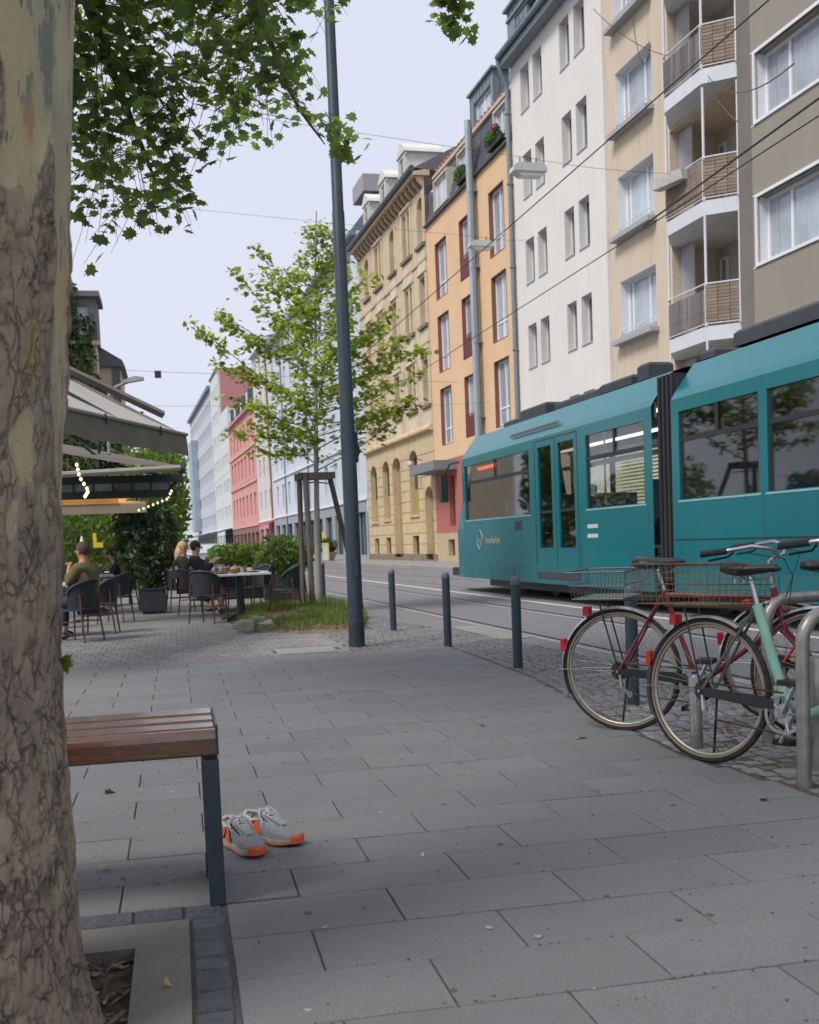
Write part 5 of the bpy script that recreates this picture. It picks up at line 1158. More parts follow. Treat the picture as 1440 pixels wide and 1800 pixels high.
# ================================================================== running shoes
M_mesh = mat('grey_mesh_fabric', (.36, .37, .39), .85, .12, 40, bump=.6, bscale=260, grain=(300, (1, 1, 1), .6)); M_orange = mat('orange_rubber', (.62, .10, .035), .5, .1); M_mid = mat('cream_foam', (.46, .36, .27), .7, .15, 30, dirt=.4, dscale=40)
def shoe(label, loc, ang, mir, tilt=0):
    t = thing('running_shoe', label, 'shoe', loc, R(ang), 'pair of running shoes'); L_ = .285
    # stations along x from heel (0) to toe: half width, centre offset, sole top, upper top
    ST = [(0.0, .022, 0, .040, .075), (.012, .034, 0, .038, .092), (.05, .039, 0, .034, .088), (.09, .038, .002, .031, .082), (.125, .038, .004, .029, .097), (.16, .043, .006, .027, .088), (.20, .049, .005, .026, .070), (.235, .047, .002, .027, .054), (.262, .036, -.003, .030, .043), (.278, .020, -.006, .033, .037), (.285, .004, -.007, .035, .036)]
    def ringz(x): return .004+.012*max(0, (x-.2)/.085)**1.5+.006*max(0, (.05-x)/.05)
    def loft(rings, name, M, par=t, caps=True):
        mb = MB(); n = len(rings[0])
        for rg in rings: mb.v += rg
        for i in range(len(rings)-1):
            for j in range(n): mb.f.append((i*n+j, i*n+(j+1) % n, (i+1)*n+(j+1) % n, (i+1)*n+j)); mb.mi.append(0)
        if caps: mb.f.append(tuple(reversed(range(n)))); mb.f.append(tuple((len(rings)-1)*n+j for j in range(n))); mb.mi += [0, 0]
        return mb.build(name, M, par, smooth=True)
    n = 14
    def sole(zb, zt, gw):
        out = []
        for x, hw, cy, st_, ut in ST:
            rg = []
            z0 = ringz(x)+zb*(st_-ringz(x)); z1 = ringz(x)+zt*(st_-ringz(x)); hw_ = hw+gw
            for (a, b) in ((-1, 0), (-1.03, .5), (-1, 1), (-.3, 1), (.3, 1), (1, 1), (1.03, .5), (1, 0), (.3, 0), (-.3, 0)):
                rg.append((x, mir*(cy+a*hw_), z0+(z1-z0)*b))
            out.append(rg)
        return out
    loft(sole(.28, 1.05, .004), 'midsole', M_mid); loft(sole(0, .27, .002), 'outsole', M_orange)
    # upper: half rings, open collar for x<.11
    up_ = MB(); K = 13; rows_ = []
    for x, hw, cy, st_, ut in ST:
        row = []
        for j in range(K):
            a = math.pi*j/(K-1); opening = x < .118
            yy_ = math.cos(a); zz_ = math.sin(a)
            if opening:
                lim = .62; u_ = abs(math.cos(a)); 
                zt_ = ut if True else 0
                # side walls rise to collar, centre dips into the shoe
                if zz_ > .8: z = st_+(ut-st_)*(.35); yq = hw*.45*yy_
                else: z = st_+(ut-st_)*min(1, zz_*1.25); yq = hw*(abs(yy_)**.35)*(1 if yy_ > 0 else -1)*.9
            else: z = st_+(ut-st_)*(zz_**.75); yq = hw*(abs(yy_)**.75)*(1 if yy_ > 0 else -1)
            row.append((x, mir*(cy+yq), z))
        rows_.append(row)
    for rw in rows_: up_.v += rw
    for i in range(len(rows_)-1):
        for j in range(K-1): up_.f.append((i*K+j, i*K+j+1, (i+1)*K+j+1, (i+1)*K+j)); up_.mi.append(0)
    up_.build('upper', M_mesh, t, smooth='all')
    # heel counter padding and tongue
    MB().tube([(.115, mir*.030, .088), (.07, mir*.036, .082), (.025, mir*.033, .094), (.004, 0, .100), (.025, -mir*.033, .094), (.07, -mir*.034, .082), (.115, -mir*.026, .088)], [.006, .007, .008, .009, .008, .007, .006], 7).build('collar', mat('collar_cream', (.42, .38, .33), .9), t, smooth='all')
    tg_ = MB(); pts = [(.085, .122, .020), (.105, .113, .024), (.13, .104, .024), (.17, .090, .022), (.205, .074, .016)]
    for (x0, z0, w0), (x1, z1, w1) in zip(pts, pts[1:]): tg_.quad((x0, -w0, z0), (x1, -w1, z1), (x1, w1, z1), (x0, w0, z0)); tg_.quad((x0, -w0, z0-.005), (x0, w0, z0-.005), (x1, w1, z1-.005), (x1, -w1, z1-.005))
    tg_.build('tongue', mat('tongue_grey', (.27, .28, .30), .9, bump=.3), t, smooth='all')
    # laces
    lc = MB()
    for i in range(6):
        x = .112+i*.016; z = .112-i*.0078
        lc.tube([(x, .027-.001*i, z-.012), (x+.004, .012, z+.001), (x+.010, -.012, z), (x+.013, -.026+.001*i, z-.015)], .0024, 5)
        lc.tube([(x, -.027+.001*i, z-.012), (x+.004, -.012, z), (x+.010, .012, z-.001), (x+.013, .026-.001*i, z-.015)], .0024, 5)
    for s_ in (-1, 1): lc.tube([(.112, 0, .118), (.10, s_*.02, .128), (.115, s_*.04, .108), (.14, s_*.045, .08)], .0024, 5); lc.tube([(.112, 0, .118), (.13, s_*.012, .126), (.15, s_*.02, .112), (.14, 0, .112)], .0024, 5)
    lc.build('laces', mat('lace_white', (.52, .52, .53), .9), t)
    ey = MB(); [ey.tube([(.108+i*.016, s_*(.031-.001*i), .099-i*.007), (.116+i*.016, s_*(.0305-.001*i), .096-i*.007)], .0042, 5) for i in range(5) for s_ in (-1, 1)]; ey.build('eyelets', M_black, t)
    # orange toe bumper and side stripes
    tc_ = MB()
    for i in range(10):
        a0, a1 = -.95+1.9*i/10, -.95+1.9*(i+1)/10
        P_ = lambda a, z, k: (.238+.0505*math.cos(a)*k, mir*(-.004)+.0455*math.sin(a)*k, z)
        tc_.quad(P_(a0, .014, 1.0), P_(a1, .014, 1.0), P_(a1, .036, .98), P_(a0, .036, .98)); tc_.quad(P_(a0, .036, .98), P_(a1, .036, .98), P_(a1, .046, .86), P_(a0, .046, .86))
    tc_.build('toe_bumper', M_orange, t, smooth='all')
    for s_ in (-1, 1):
        sp_ = MB(); sp_.quad((.035, s_*.0415, .036), (.055, s_*.0415, .034), (.085, s_*.036, .088), (.065, s_*.0375, .085)); sp_.quad((.08, s_*.0425, .033), (.125, s_*.0445, .031), (.10, s_*.036, .085), (.087, s_*.0362, .087)); sp_.quad((.0, s_*.025, .04), (.03, s_*.0415, .036), (.035, s_*.039, .066), (.006, s_*.03, .07))
        sp_.build('side_stripe', M_orange, t)
    return t
shoe('left running shoe of the pair, grey mesh with orange toe, against the bench leg', (.128, 4.235, .001), -68, 1)
shoe('right running shoe of the pair, grey with laces up, turned outward', (.207, 4.30, .001), -50, -1)

# ================================================================== PLANE TREE in the foreground
PT = thing('plane_tree', 'mottled plane tree with peeling bark in the foreground, branches hanging overhead', 'tree', (-.66, 2.72, 0))
def bark_material():
    M = bpy.data.materials.new('plane_bark'); M.use_nodes = True; n = M.node_tree; l = n.links.new; P = n.nodes['Principled BSDF']; P.inputs['Roughness'].default_value = .85; P.inputs['Specular IOR Level'].default_value = .25
    tc = n.nodes.new('ShaderNodeTexCoord')
    def nz(s, st=(1, 1, 1), d=8, off=0):
        m_ = n.nodes.new('ShaderNodeMapping'); m_.inputs['Scale'].default_value = st; m_.inputs['Location'].default_value = (off, off, off); l(tc.outputs['Object'], m_.inputs[0])
        t = n.nodes.new('ShaderNodeTexNoise'); t.inputs['Scale'].default_value = s; t.inputs['Detail'].default_value = d; t.inputs['Roughness'].default_value = .6; l(m_.outputs[0], t.inputs[0]); return t.outputs[0]
    def rg(f, a, b, c=0, d=1):
        r = n.nodes.new('ShaderNodeMapRange'); r.inputs[1].default_value = a; r.inputs[2].default_value = b; r.inputs[3].default_value = c; r.inputs[4].default_value = d; l(f, r.inputs[0]); return r.outputs[0]
    def mx(a, b, f):
        x = n.nodes.new('ShaderNodeMix'); x.data_type = 'RGBA'
        if isinstance(f, float): x.inputs[0].default_value = f
        else: l(f, x.inputs[0])
        for k, v in ((6, a), (7, b)):
            if isinstance(v, tuple): x.inputs[k].default_value = (*v, 1)
            else: l(v, x.inputs[k])
        return x.outputs[2]
    def at(nm): a = n.nodes.new('ShaderNodeAttribute'); a.attribute_name = nm; return a.outputs['Fac']
    # smooth young bark: cream, ochre, grey green patches
    sm = mx((.47, .38, .22), (.36, .345, .245), rg(nz(3.2, (1.3, 1.3, .55)), .42, .58))
    sm = mx(sm, (.21, .215, .165), rg(nz(6.5, (1.5, 1.5, .42), 6, 5), .565, .58))
    sm = mx(sm, (.46, .27, .12), rg(nz(4.5, (1.4, 1.4, .6), 6, 9), .53, .62, 0, .7))
    sm = mx(sm, (.52, .45, .30), rg(nz(5.5, (1.4, 1.4, .4), 5, 17), .54, .58, 0, .7))
    sm = mx(sm, (.13, .12, .10), rg(nz(15, (1.3, 1.3, .42), 3, 2), .635, .655, 0, .85))
    # old bark plates
    ro = mx((.37, .28, .195), (.25, .195, .15), rg(nz(9, (1.3, 1.3, .5), 8, 3), .38, .62))
    ro = mx(ro, (.34, .255, .165), rg(nz(5, (1.4, 1.4, .5), 8, 14), .53, .62, 0, .9))
    ro = mx(ro, (.40, .27, .11), rg(nz(7, (1.4, 1.4, .4), 8, 21), .62, .68, 0, .8))
    ro = mx(ro, (.085, .08, .075), rg(nz(6, (1.2, 1.2, .7), 8, 31), .60, .68, 0, .75))
    c = mx(sm, ro, rg(at('rough'), .45, .55))
    ds = n.nodes.new('ShaderNodeTexNoise'); ds.inputs['Scale'].default_value = 9; ds.inputs['Detail'].default_value = 5; l(tc.outputs['Object'], ds.inputs[0])
    va = n.nodes.new('ShaderNodeVectorMath'); va.operation = 'MULTIPLY_ADD'; va.inputs[1].default_value = (.09, .09, .12); l(ds.outputs['Color'], va.inputs[0]); l(tc.outputs['Object'], va.inputs[2])
    def crk(scale, st, w):
        m_ = n.nodes.new('ShaderNodeMapping'); m_.inputs['Scale'].default_value = st; l(va.outputs[0], m_.inputs[0])
        v = n.nodes.new('ShaderNodeTexVoronoi'); v.feature = 'DISTANCE_TO_EDGE'; v.inputs['Scale'].default_value = scale; l(m_.outputs[0], v.inputs['Vector']); return rg(v.outputs['Distance'], 0.0, w, 1, 0)
    def mul(a, b):
        x = n.nodes.new('ShaderNodeMath'); x.operation = 'MULTIPLY'
        for k, q in ((0, a), (1, b)):
            if isinstance(q, float): x.inputs[k].default_value = q
            else: l(q, x.inputs[k])
        return x.outputs[0]
    k1 = mul(mul(crk(17, (1, 1, .30), .055), rg(nz(12, (1, 1, .5), 3, 40), .47, .56)), at('rough'))
    k2 = mul(mul(crk(40, (1, 1, .34), .08), rg(nz(20, (1, 1, .5), 3, 50), .46, .58)), at('rough'))
    mxx = n.nodes.new('ShaderNodeMath'); mxx.operation = 'MAXIMUM'; l(k1, mxx.inputs[0]); l(k2, mxx.inputs[1]); KR = mxx.outputs[0]
    c = mx(c, (.030, .024, .020), mul(KR, .55)); c = mx(c, (.035, .028, .022), mul(at('crack'), .6))
    c = mx(c, (.9, .85, .8), rg(nz(120, (1, 1, .4), 4, 1), .3, .9, 0, .07))
    l(c, P.inputs['Base Color'])
    b = n.nodes.new('ShaderNodeBump'); b.inputs['Strength'].default_value = .7; b.inputs['Distance'].default_value = .012
    h = n.nodes.new('ShaderNodeMath'); h.operation = 'MULTIPLY'; l(nz(42, (1, 1, .35), 8), h.inputs[0]); l(rg(at('rough'), 0, 1, .2, .6), h.inputs[1]); sb = n.nodes.new('ShaderNodeMath'); sb.operation = 'SUBTRACT'; l(h.outputs[0], sb.inputs[0]); l(mul(KR, .8), sb.inputs[1]); l(sb.outputs[0], b.inputs['Height']); l(b.outputs[0], P.inputs['Normal']); return M
def lerp_t(tab, z):
    for (a, va), (b, vb) in zip(tab, tab[1:]):
        if z <= b: 
            t = (z-a)/(b-a); t = max(0, min(1, t)); return va+(vb-va)*t
    return tab[-1][1]
RT = [(-.1, .44), (.0, .395), (.15, .365), (.45, .350), (.9, .335), (1.4, .335), (2.4, .345), (4, .32), (6.2, .28)]
CT = [(-.1, 0), (0, 0), (.45, .03), (.9, .04), (1.4, .075), (2.4, .155), (4, .25), (6.2, .4)]
NT, NZ = 300, 560; vs_, rough, crack = [], [], []
def vor(p):
    d, _ = noise.voronoi(p); return d[1]-d[0]
for i in range(NZ+1):
    z = -.08+ (3.2*i/430 if i < 430 else 3.2+(i-430)*.024); r0 = lerp_t(RT, z); cx = lerp_t(CT, z)
    for j in range(NT):
        a = 2*math.pi*j/NT; x, y = math.cos(a), math.sin(a); p = Vector((x*r0, y*r0, z))
        w1 = noise.noise(Vector((p.x*3.0, p.y*3.0, z*1.2+4))); w2 = noise.noise(Vector((p.x*8, p.y*8, z*3.2+8)))
        w3 = noise.noise(Vector((p.x*15, p.y*15, z*6+3)))
        rr = (1.75-z)*.80+w1*1.5+w2*1.1+w3*.5; rgh = 1/(1+math.exp(-rr*22)) if abs(rr) < 1 else (1.0 if rr > 0 else 0.0)
        q = Vector((p.x*24+1.2*noise.noise(p*13), p.y*24+1.2*noise.noise(p*13+Vector((7, 0, 0))), z*8.5+1.6*noise.noise(p*10)))
        if rgh > .02:
            d = vor(q); d2 = vor(Vector((p.x*38, p.y*38, z*17))+Vector((w2*3, w1*3, w2*2)))
            ck = math.exp(-(d/.10)**2)*min(1, max(0, noise.noise(p*16)*2.2+.62)); ck2 = math.exp(-(d2/.05)**2)*.45*min(1, max(0, w2*2.5+.5))
            plate = .005*noise.noise(p*14)+.008+.004*noise.noise(Vector((p.x*45, p.y*45, z*14)))
        else: ck = ck2 = 0; plate = 0
        fl = max(0, .30-z)*.10*(1+math.sin(a*5+1.0))*.22
        h = rgh*(plate-.008*ck-.002*ck2)+.012*noise.noise(Vector((p.x*2.5, p.y*2.5, z*.9)))+fl
        vs_.append((cx+x*(r0+h), y*(r0+h), z)); rough.append(rgh); crack.append(min(1, rgh*(ck*.8+ck2*.7)))
fs_ = []
for i in range(NZ):
    for j in range(NT): fs_.append((i*NT+j, i*NT+(j+1) % NT, (i+1)*NT+(j+1) % NT, (i+1)*NT+j))
me = bpy.data.meshes.new('trunk'); me.from_pydata(vs_, [], fs_); me.polygons.foreach_set('use_smooth', [True]*len(fs_))
for nm, arr in (('rough', rough), ('crack', crack)):
    at_ = me.attributes.new(nm, 'FLOAT', 'POINT'); at_.data.foreach_set('value', arr)
M_bark = bark_material(); me.materials.append(M_bark); inst('trunk', me, PT)
# limbs
M_twig = mat('twig_bark', (.11, .10, .075), .85, .3, 9)
def leaf_poly(s=1.0, lobes=True):
    # five lobed leaf in xy, stem at origin, tip along +x
    pts = [(0, 0), (.10, -.20), (.02, -.42), (.26, -.34), (.40, -.52), (.52, -.27), (.78, -.20), (.72, -.05), (1.0, 0), (.72, .05), (.78, .20), (.52, .27), (.40, .52), (.26, .34), (.02, .42), (.10, .20)]
    return [(x*s, y*s) for x, y in pts]
LP = leaf_poly(); TRI = [(0, 1, 15)]
def add_leaf(mb, p, d, s, cup=.18):
    n_ = Vector((rnd.gauss(0, .55), rnd.gauss(0, .55), 1)).normalized(); d = (d-n_*d.dot(n_)).normalized(); b = n_.cross(d); base = len(mb.v); c = p+d*s*.42-n_*s*.03
    mb.v.append(tuple(c))
    for x, y in LP: 
        q = p+d*(x*s)+b*(y*s)-n_*(abs(y)*s*cup+ x*x*s*.15); mb.v.append(tuple(q))
    k = len(LP)
    for i in range(k): mb.f.append((base, base+1+i, base+1+(i+1) % k)); mb.mi.append(mb.cur)
O = Vector(PT.location)
def limb(par, pts, r0, r1, name='branch', n=8, M=None):
    P_ = [Vector(p)-O for p in pts]; out = []
    for i in range(len(P_)-1):
        for t in range(6):
            u = t/6; p0 = P_[max(i-1, 0)]; p1 = P_[i]; p2 = P_[i+1]; p3 = P_[min(i+2, len(P_)-1)]
            out.append(.5*((2*p1)+(-p0+p2)*u+(2*p0-5*p1+4*p2-p3)*u*u+(-p0+3*p1-3*p2+p3)*u**3))
    out.append(P_[-1]); k = len(out); rr = [r0+(r1-r0)*i/(k-1) for i in range(k)]
    MB().tube(out, rr, n).build(name, M or M_twig, par, smooth=True); return [q+O for q in out]
l1 = limb(PT, [(-.35, 2.75, 5.0), (-.1, 4.2, 6.1), (.2, 6.2, 6.0), (.6, 8.2, 5.6), (1.1, 9.6, 5.0), (1.5, 10.2, 4.7)], .085, .005)
l2 = limb(PT, [(-.35, 2.75, 4.6), (-.7, 4.5, 5.6), (-.7, 6.8, 5.5), (-.35, 8.4, 4.8), (.0, 9.2, 4.0)], .12, .010)
l3 = limb(PT, [(-.2, 2.8, 5.8), (.8, 5.0, 7.0), (1.8, 7.5, 6.8), (2.3, 9.0, 5.9)], .10, .012)
l4 = limb(PT, [(-.3, 2.7, 5.6), (-1.5, 4.5, 6.6), (-2.3, 7, 6.2), (-2.0, 9, 5.2)], .11, .012)
l5 = limb(PT, [(-.3, 2.7, 6.0), (-.2, 2.4, 7.5), (.1, 1.5, 8.8)], .2, .03)
M_leaf = leafmat('plane_leaf', (.080, .130, .042), (.19, .29, .055), .30); M_leaf2 = leafmat('plane_leaf_light', (.115, .175, .05), (.29, .41, .06), .25)
def sil(X, Z, Y):      # hanging crown outline seen against the sky, in metres at 9 m distance
    k = 9.0/Y; x = X*k; z = 1.12+(Z-1.12)*k
    if z > 5.1: lim = 1.55 if z < 5.9 else 2.2
    elif z > 4.72: lim = 1.25
    elif z > 4.42: lim = 1.42+.2*(z-4.42)
    elif z > 4.2: lim = .92
    elif z > 3.98: lim = .60
    elif z > 3.72: lim = .36
    elif z > 3.5: lim = .26 if x > .08 else -.0
    elif z > 3.2: lim = -.28
    else: return -9
    return lim - x
leaves = []; tw = MB(); src_pts = l1[8:]+l2[8:]+l4[10:]+l3[12:]
tries = 0
while len(leaves) < 11500 and tries < 60000:
    tries += 1
    s0 = src_pts[rnd.randrange(len(src_pts))]; d = Vector((rnd.gauss(.15, .5), rnd.gauss(.1, .5), rnd.gauss(-.45, .55))).normalized(); L_ = rnd.uniform(.4, 1.5)
    e = s0+d*L_; e.z -= .25*L_
    m_ = s0+d*L_*.55
    if e.y < 5.2: continue
    c_ = sil(e.x, e.z, e.y); 
    if c_ < 0: continue
    gap = noise.noise(Vector((e.x*1.9, e.y*.5, e.z*1.9)))
    if gap < -.10 and c_ < 1.8: continue
    if c_ < .5 and rnd.random() < .35: continue
    if e.z > 8: continue
    k_n = rnd.randint(5, 10)
    if rnd.random() < .4 or c_ < .3: tw.tube([s0.lerp(m_, .3)-O, m_-O, e-O], [.004, .003, .0015], 4, caps=False)
    for i in range(k_n):
        t = rnd.uniform(.35, 1.0); p = (s0.lerp(m_, t/.55) if t < .55 else m_.lerp(e, (t-.55)/.45))+Vector((rnd.gauss(0, .06), rnd.gauss(0, .06), rnd.gauss(0, .05)))
        if sil(p.x, p.z, p.y) < -.04: continue
        dd = Vector((rnd.gauss(0, .7), rnd.gauss(0, .7), -.35)); leaves.append((p, dd, rnd.uniform(.07, .13)))
# sprig in front of the mast and sprig hanging from the top edge
for (ax, ay, az, bx, by, bz, n_) in ((1.25, 10.0, 4.95, 1.82, 10.3, 4.78, 30), (1.5, 10.1, 4.95, 1.72, 10.2, 4.62, 22), (2.3, 9.0, 5.9, 2.40, 9.05, 5.25, 60), (2.3, 9, 5.7, 2.55, 9.1, 5.32, 40), (.9, 8.4, 5.5, 1.15, 8.6, 5.2, 40)):
    a_ = Vector((ax, ay, az)); b_ = Vector((bx, by, bz)); tw.tube([a_-O, b_-O], [.006, .002], 4)
    for i in range(n_): p = a_.lerp(b_, rnd.uniform(.25, 1.0))+Vector((rnd.gauss(0, .055), rnd.gauss(0, .06), rnd.gauss(0, .05))); leaves.append((p, Vector((rnd.gauss(0, .7), rnd.gauss(0, .7), -.5)), rnd.uniform(.085, .135)))
tw.build('twigs', M_twig, PT, kind='stuff')
# lowest and outermost leaves singly, the rest as one crown
leaves.sort(key=lambda q: sil(q[0].x, q[0].z, q[0].y)+.0*q[0].z)
lmesh = {}
for v_ in range(6):
    mb = MB(); add_leaf(mb, Vector((0, 0, 0)), Vector((1, 0, 0)), 1.0, .12+.03*v_); o_ = mb.build('leaf', M_leaf2 if v_ % 2 else M_leaf, PT); lmesh[v_] = o_.data; bpy.data.objects.remove(o_)
cm = MB()
for i, (p, d, s) in enumerate(leaves):
    if i < 290:
        ob = inst('leaf', lmesh[i % 6], PT, tuple(p-O), Vector((rnd.gauss(0, .6), rnd.gauss(.5, .5), rnd.uniform(0, 6.3)))); ob.scale = (s, s, s)
    else: cm.cur = 0 if rnd.random() < .72 else 1; add_leaf(cm, p-O, d, s)
# crown above and behind the view, shading the bench
for i in range(1500):
    a = rnd.uniform(0, 6.3); r_ = 4.6*math.sqrt(rnd.random()); z = rnd.uniform(5.6, 9.0); p = Vector((r_*math.cos(a)-.8, r_*math.sin(a)-.4, z))
    if p.y+O.y > 3.8 and z < 6.9: continue
    cm.cur = 0; add_leaf(cm, p, Vector((rnd.gauss(0, 1), rnd.gauss(0, 1), -.3)), rnd.uniform(.16, .26))
cm.build('crown', [M_leaf, M_leaf2], PT)

# ================================================================== YOUNG TREE with stakes
YT = thing('young_tree', 'young light green plane tree with pale slim trunk growing in the grass bed', 'tree', (2.28, 18.5, .05)); O = Vector(YT.location)
tk = limb(YT, [(2.28, 18.5, .0), (2.30, 18.5, 1.2), (2.335, 18.5, 2.4), (2.39, 18.5, 3.8), (2.46, 18.5, 5.4), (2.53, 18.5, 6.55)], .062, .008, 'trunk', 12, mat('young_bark', (.30, .29, .25), .85, .2, 6, dirt=.4, dscale=6, bump=.3))
M_yl = leafmat('young_leaf', (.24, .32, .04), (.50, .60, .05), .28); M_yl2 = leafmat('young_leaf_deep', (.15, .22, .035), (.32, .42, .04), .25)
ym = MB(); yt = MB(); yleaves = []
def yw(z): # half width by height
    return lerp_t([(2.3, .35), (2.6, 1.0), (3.1, 1.45), (3.8, 1.60), (4.4, 1.55), (5.0, 1.15), (5.7, .75), (6.3, .25), (6.8, .1)], z)
brs = 62
LONG = {3: (2.9, (.95, 18.3, 2.95)), 10: (3.3, (.40, 18.2, 4.72)), 14: (3.6, (4.25, 18.6, 4.35)), 18: (3.1, (3.9, 18.4, 3.3)), 22: (3.9, (.95, 18.7, 4.9)), 26: (4.2, (1.15, 18.3, 5.55)), 30: (4.0, (3.75, 18.5, 5.0)), 34: (4.6, (1.55, 18.6, 6.0)), 38: (2.6, (1.3, 18.0, 2.65)), 42: (3.2, (4.1, 18.2, 3.9))}
for i in range(brs):
    z0 = 2.35+3.9*(i/brs)**.95; base = Vector((2.3+.055*(z0-1), 18.5, z0)); a = i*2.399+rnd.uniform(-.4, .4)
    W = yw(min(z0+.6, 6.6))*rnd.uniform(.72, 1.12)
    if 3.0 < z0 < 3.9 and i % 5 == 0: W *= 1.25
    tip = base+Vector((math.cos(a)*W, math.sin(a)*W*.9, W*rnd.uniform(.25, .62)+.1))
    if i in LONG: base = Vector((2.3, 18.5, LONG[i][0])); tip = Vector(LONG[i][1]); W = (tip-base).length; a = math.atan2(tip.y-base.y, tip.x-base.x)

    mid = base.lerp(tip, .5)+Vector((0, 0, -.06))
    yt.tube([base-O, mid-O, tip-O], [.016*(1-z0/9), .009, .003], 5, caps=False)
    ns = 4+int(W*7.5)
    for k in range(ns):
        t = .22+.78*(k+rnd.random())/ns; p = base.lerp(mid, t*2) if t < .5 else mid.lerp(tip, t*2-1); dd = Vector((math.cos(a)+rnd.gauss(0, .9), math.sin(a)+rnd.gauss(0, .9), rnd.uniform(-.1, .6))).normalized()
        L_ = rnd.uniform(.12, .42)*(1.2-.6*t); e = p+dd*L_; yt.tube([p-O, e-O], [.004, .002], 3, caps=False)
        for q in range(rnd.randint(6, 11)):
            yleaves.append((p.lerp(e, rnd.uniform(.1, 1.1))+Vector((rnd.gauss(0, .05), rnd.gauss(0, .05), rnd.gauss(0, .05))), dd, rnd.uniform(.07, .125)*(1.0 if z0 < 5 else .8)))
yt.build('branches', M_twig, YT)
yl_me = {}
for v_ in range(4):
    mb = MB(); add_leaf(mb, Vector((0, 0, 0)), Vector((1, 0, 0)), 1.0, .1+.04*v_); o_ = mb.build('leaf', M_yl if v_ % 2 else M_yl2, YT); yl_me[v_] = o_.data; bpy.data.objects.remove(o_)
yleaves.sort(key=lambda q: -abs(q[0].x-2.4)-.5*q[0].z)
for i, (p, d, s) in enumerate(yleaves):
    if i < 290:
        ob = inst('leaf', yl_me[i % 4], YT, tuple(p-O), Vector((rnd.gauss(0, .6), rnd.gauss(.3, .5), rnd.uniform(0, 6.3)))); ob.scale = (s, s, s)
    else: ym.cur = 0 if rnd.random() < .62 else 1; add_leaf(ym, p-O, d, s)
ym.build('crown', [M_yl, M_yl2], YT)
SK = thing('tree_stakes', 'weathered timber stake frame holding the young tree', 'stakes', (2.28, 18.5, 0))
M_stk = mat('weathered_timber', (.15, .125, .10), .9, .2, 5, grain=(6, (8, 8, .8), .6), bump=.3)
for (bx, by, tx, ty) in ((-.25, .15, -.22, .15), (-.14, -.30, -.16, -.20), (.86, .9, .28, .12)): MB().tube([(bx, by, -.05), (tx, ty, 2.28)], .045, 9).build('stake', M_stk, SK, smooth=True)
for (p, q) in (((-.28, -.20), (.34, -.16)), ((-.30, .15), (.34, .12)), ((-.24, -.24), (-.24, .2)), ((.30, -.2), (.30, .18))):
    d = Vector((q[0]-p[0], q[1]-p[1], 0)); nrm = Vector((-d.y, d.x, 0)).normalized()*.018
    MB().prism([(p[0]-nrm.x, p[1]-nrm.y), (q[0]-nrm.x, q[1]-nrm.y), (q[0]+nrm.x, q[1]+nrm.y), (p[0]+nrm.x, p[1]+nrm.y)], 2.19, 2.30).build('crossbar', M_stk, SK)
MB().tube([(-.20, -.1, 2.12), (.02, 0, 2.15), (.28, .05, 2.12)], .012, 5).build('tie', M_black, SK)

# ================================================================== CAFE TERRACE
def wood_leg(): pass
M_wick = mat('black_wicker', (.018, .022, .030), .6, .3, 40, bump=.6, bscale=120); M_wick2 = mat('wicker_rim', (.05, .06, .075), .5, .2, 20)
def chair(label, x, y, ang):
    t = thing('cafe_chair', label, 'chair', (x, y, 0), R(ang), 'wicker terrace chairs')
    MB().cbox(-.22, -.22, .43, .22, .22, .455, .008).build('seat', M_wick, t, key='ch_seat')
    bk = MB(); n = 14
    for i in range(n):
        a0, a1 = R(90+180*i/n), R(90+180*(i+1)/n)
        def P_(a, z, k): 
            e = 1+.10*(z-.45)/.4
            return (-.02+.235*math.cos(a)*k*e, .245*math.sin(a)*k*e, z)
        zt0 = .66+.19*(abs(math.cos(a0))**.6); zt1 = .66+.19*(abs(math.cos(a1))**.6)
        bk.quad(P_(a0, .47, 1), P_(a1, .47, 1), P_(a1, zt1, 1), P_(a0, zt0, 1)); bk.quad(P_(a1, .47, .93), P_(a0, .47, .93), P_(a0, zt0, .93), P_(a1, zt1, .93))
    bk.build('backrest', M_wick, t, key='ch_back')
    rm = MB(); rm.tube([(-.02+.25*math.cos(R(90+180*i/n))*1.06, .255*math.sin(R(90+180*i/n))*1.06, .665+.19*(abs(math.cos(R(90+180*i/n)))**.6)) for i in range(n+1)], .014, 6); rm.build('back_rim', M_wick2, t, key='ch_rim')
    for sx, sy in ((-1, -1), (-1, 1), (1, -1), (1, 1)):
        MB().tube([(sx*.19, sy*.20, .66 if sx < 0 else .64), (sx*.20, sy*.205, .43), (sx*.25 if sx < 0 else sx*.23, sy*.23, 0)], [.014, .015, .012], 7).build('leg', M_brownwood, t, key='ch_leg%d%d' % (sx, sy))
    st = MB(); st.tube([(-.21, -.21, .28), (.21, -.21, .28)], .009, 5); st.tube([(-.21, .21, .28), (.21, .21, .28)], .009, 5); st.tube([(0, -.21, .28), (0, .21, .28)], .009, 5); st.build('stretcher', M_brownwood, t, key='ch_str')
    t.scale = (.93, .93, .93); return t
chair('chair seen from behind at the near left corner of the right table', .42, 17.0, 60)
chair('chair at the right end of the right table, facing left', 1.66, 17.9, 160)
chair('chair under the man with the phone', .27, 19.3, 25)
chair('chair under the blonde woman beside the big potted bush', .02, 20.5, 10)
chair('chair on the far side of the right table, half hidden behind it', .95, 19.2, -75)
chair('nearest chair at the left edge, under the man in the olive jacket', -1.28, 14.75, 150)
chair('second chair at the left edge, empty and turned to the table', -1.10, 16.1, 175)
chair('third chair at the left, in front of the man bending over his table', -1.02, 18.4, 160)
chair('chair of the man bending over his table', -1.05, 22.1, 200)
chair('chair in front of the planter behind the right table', 2.05, 20.6, 150)
M_ttop = mat('pale_table_top', (.50, .50, .50), .4, .08); 
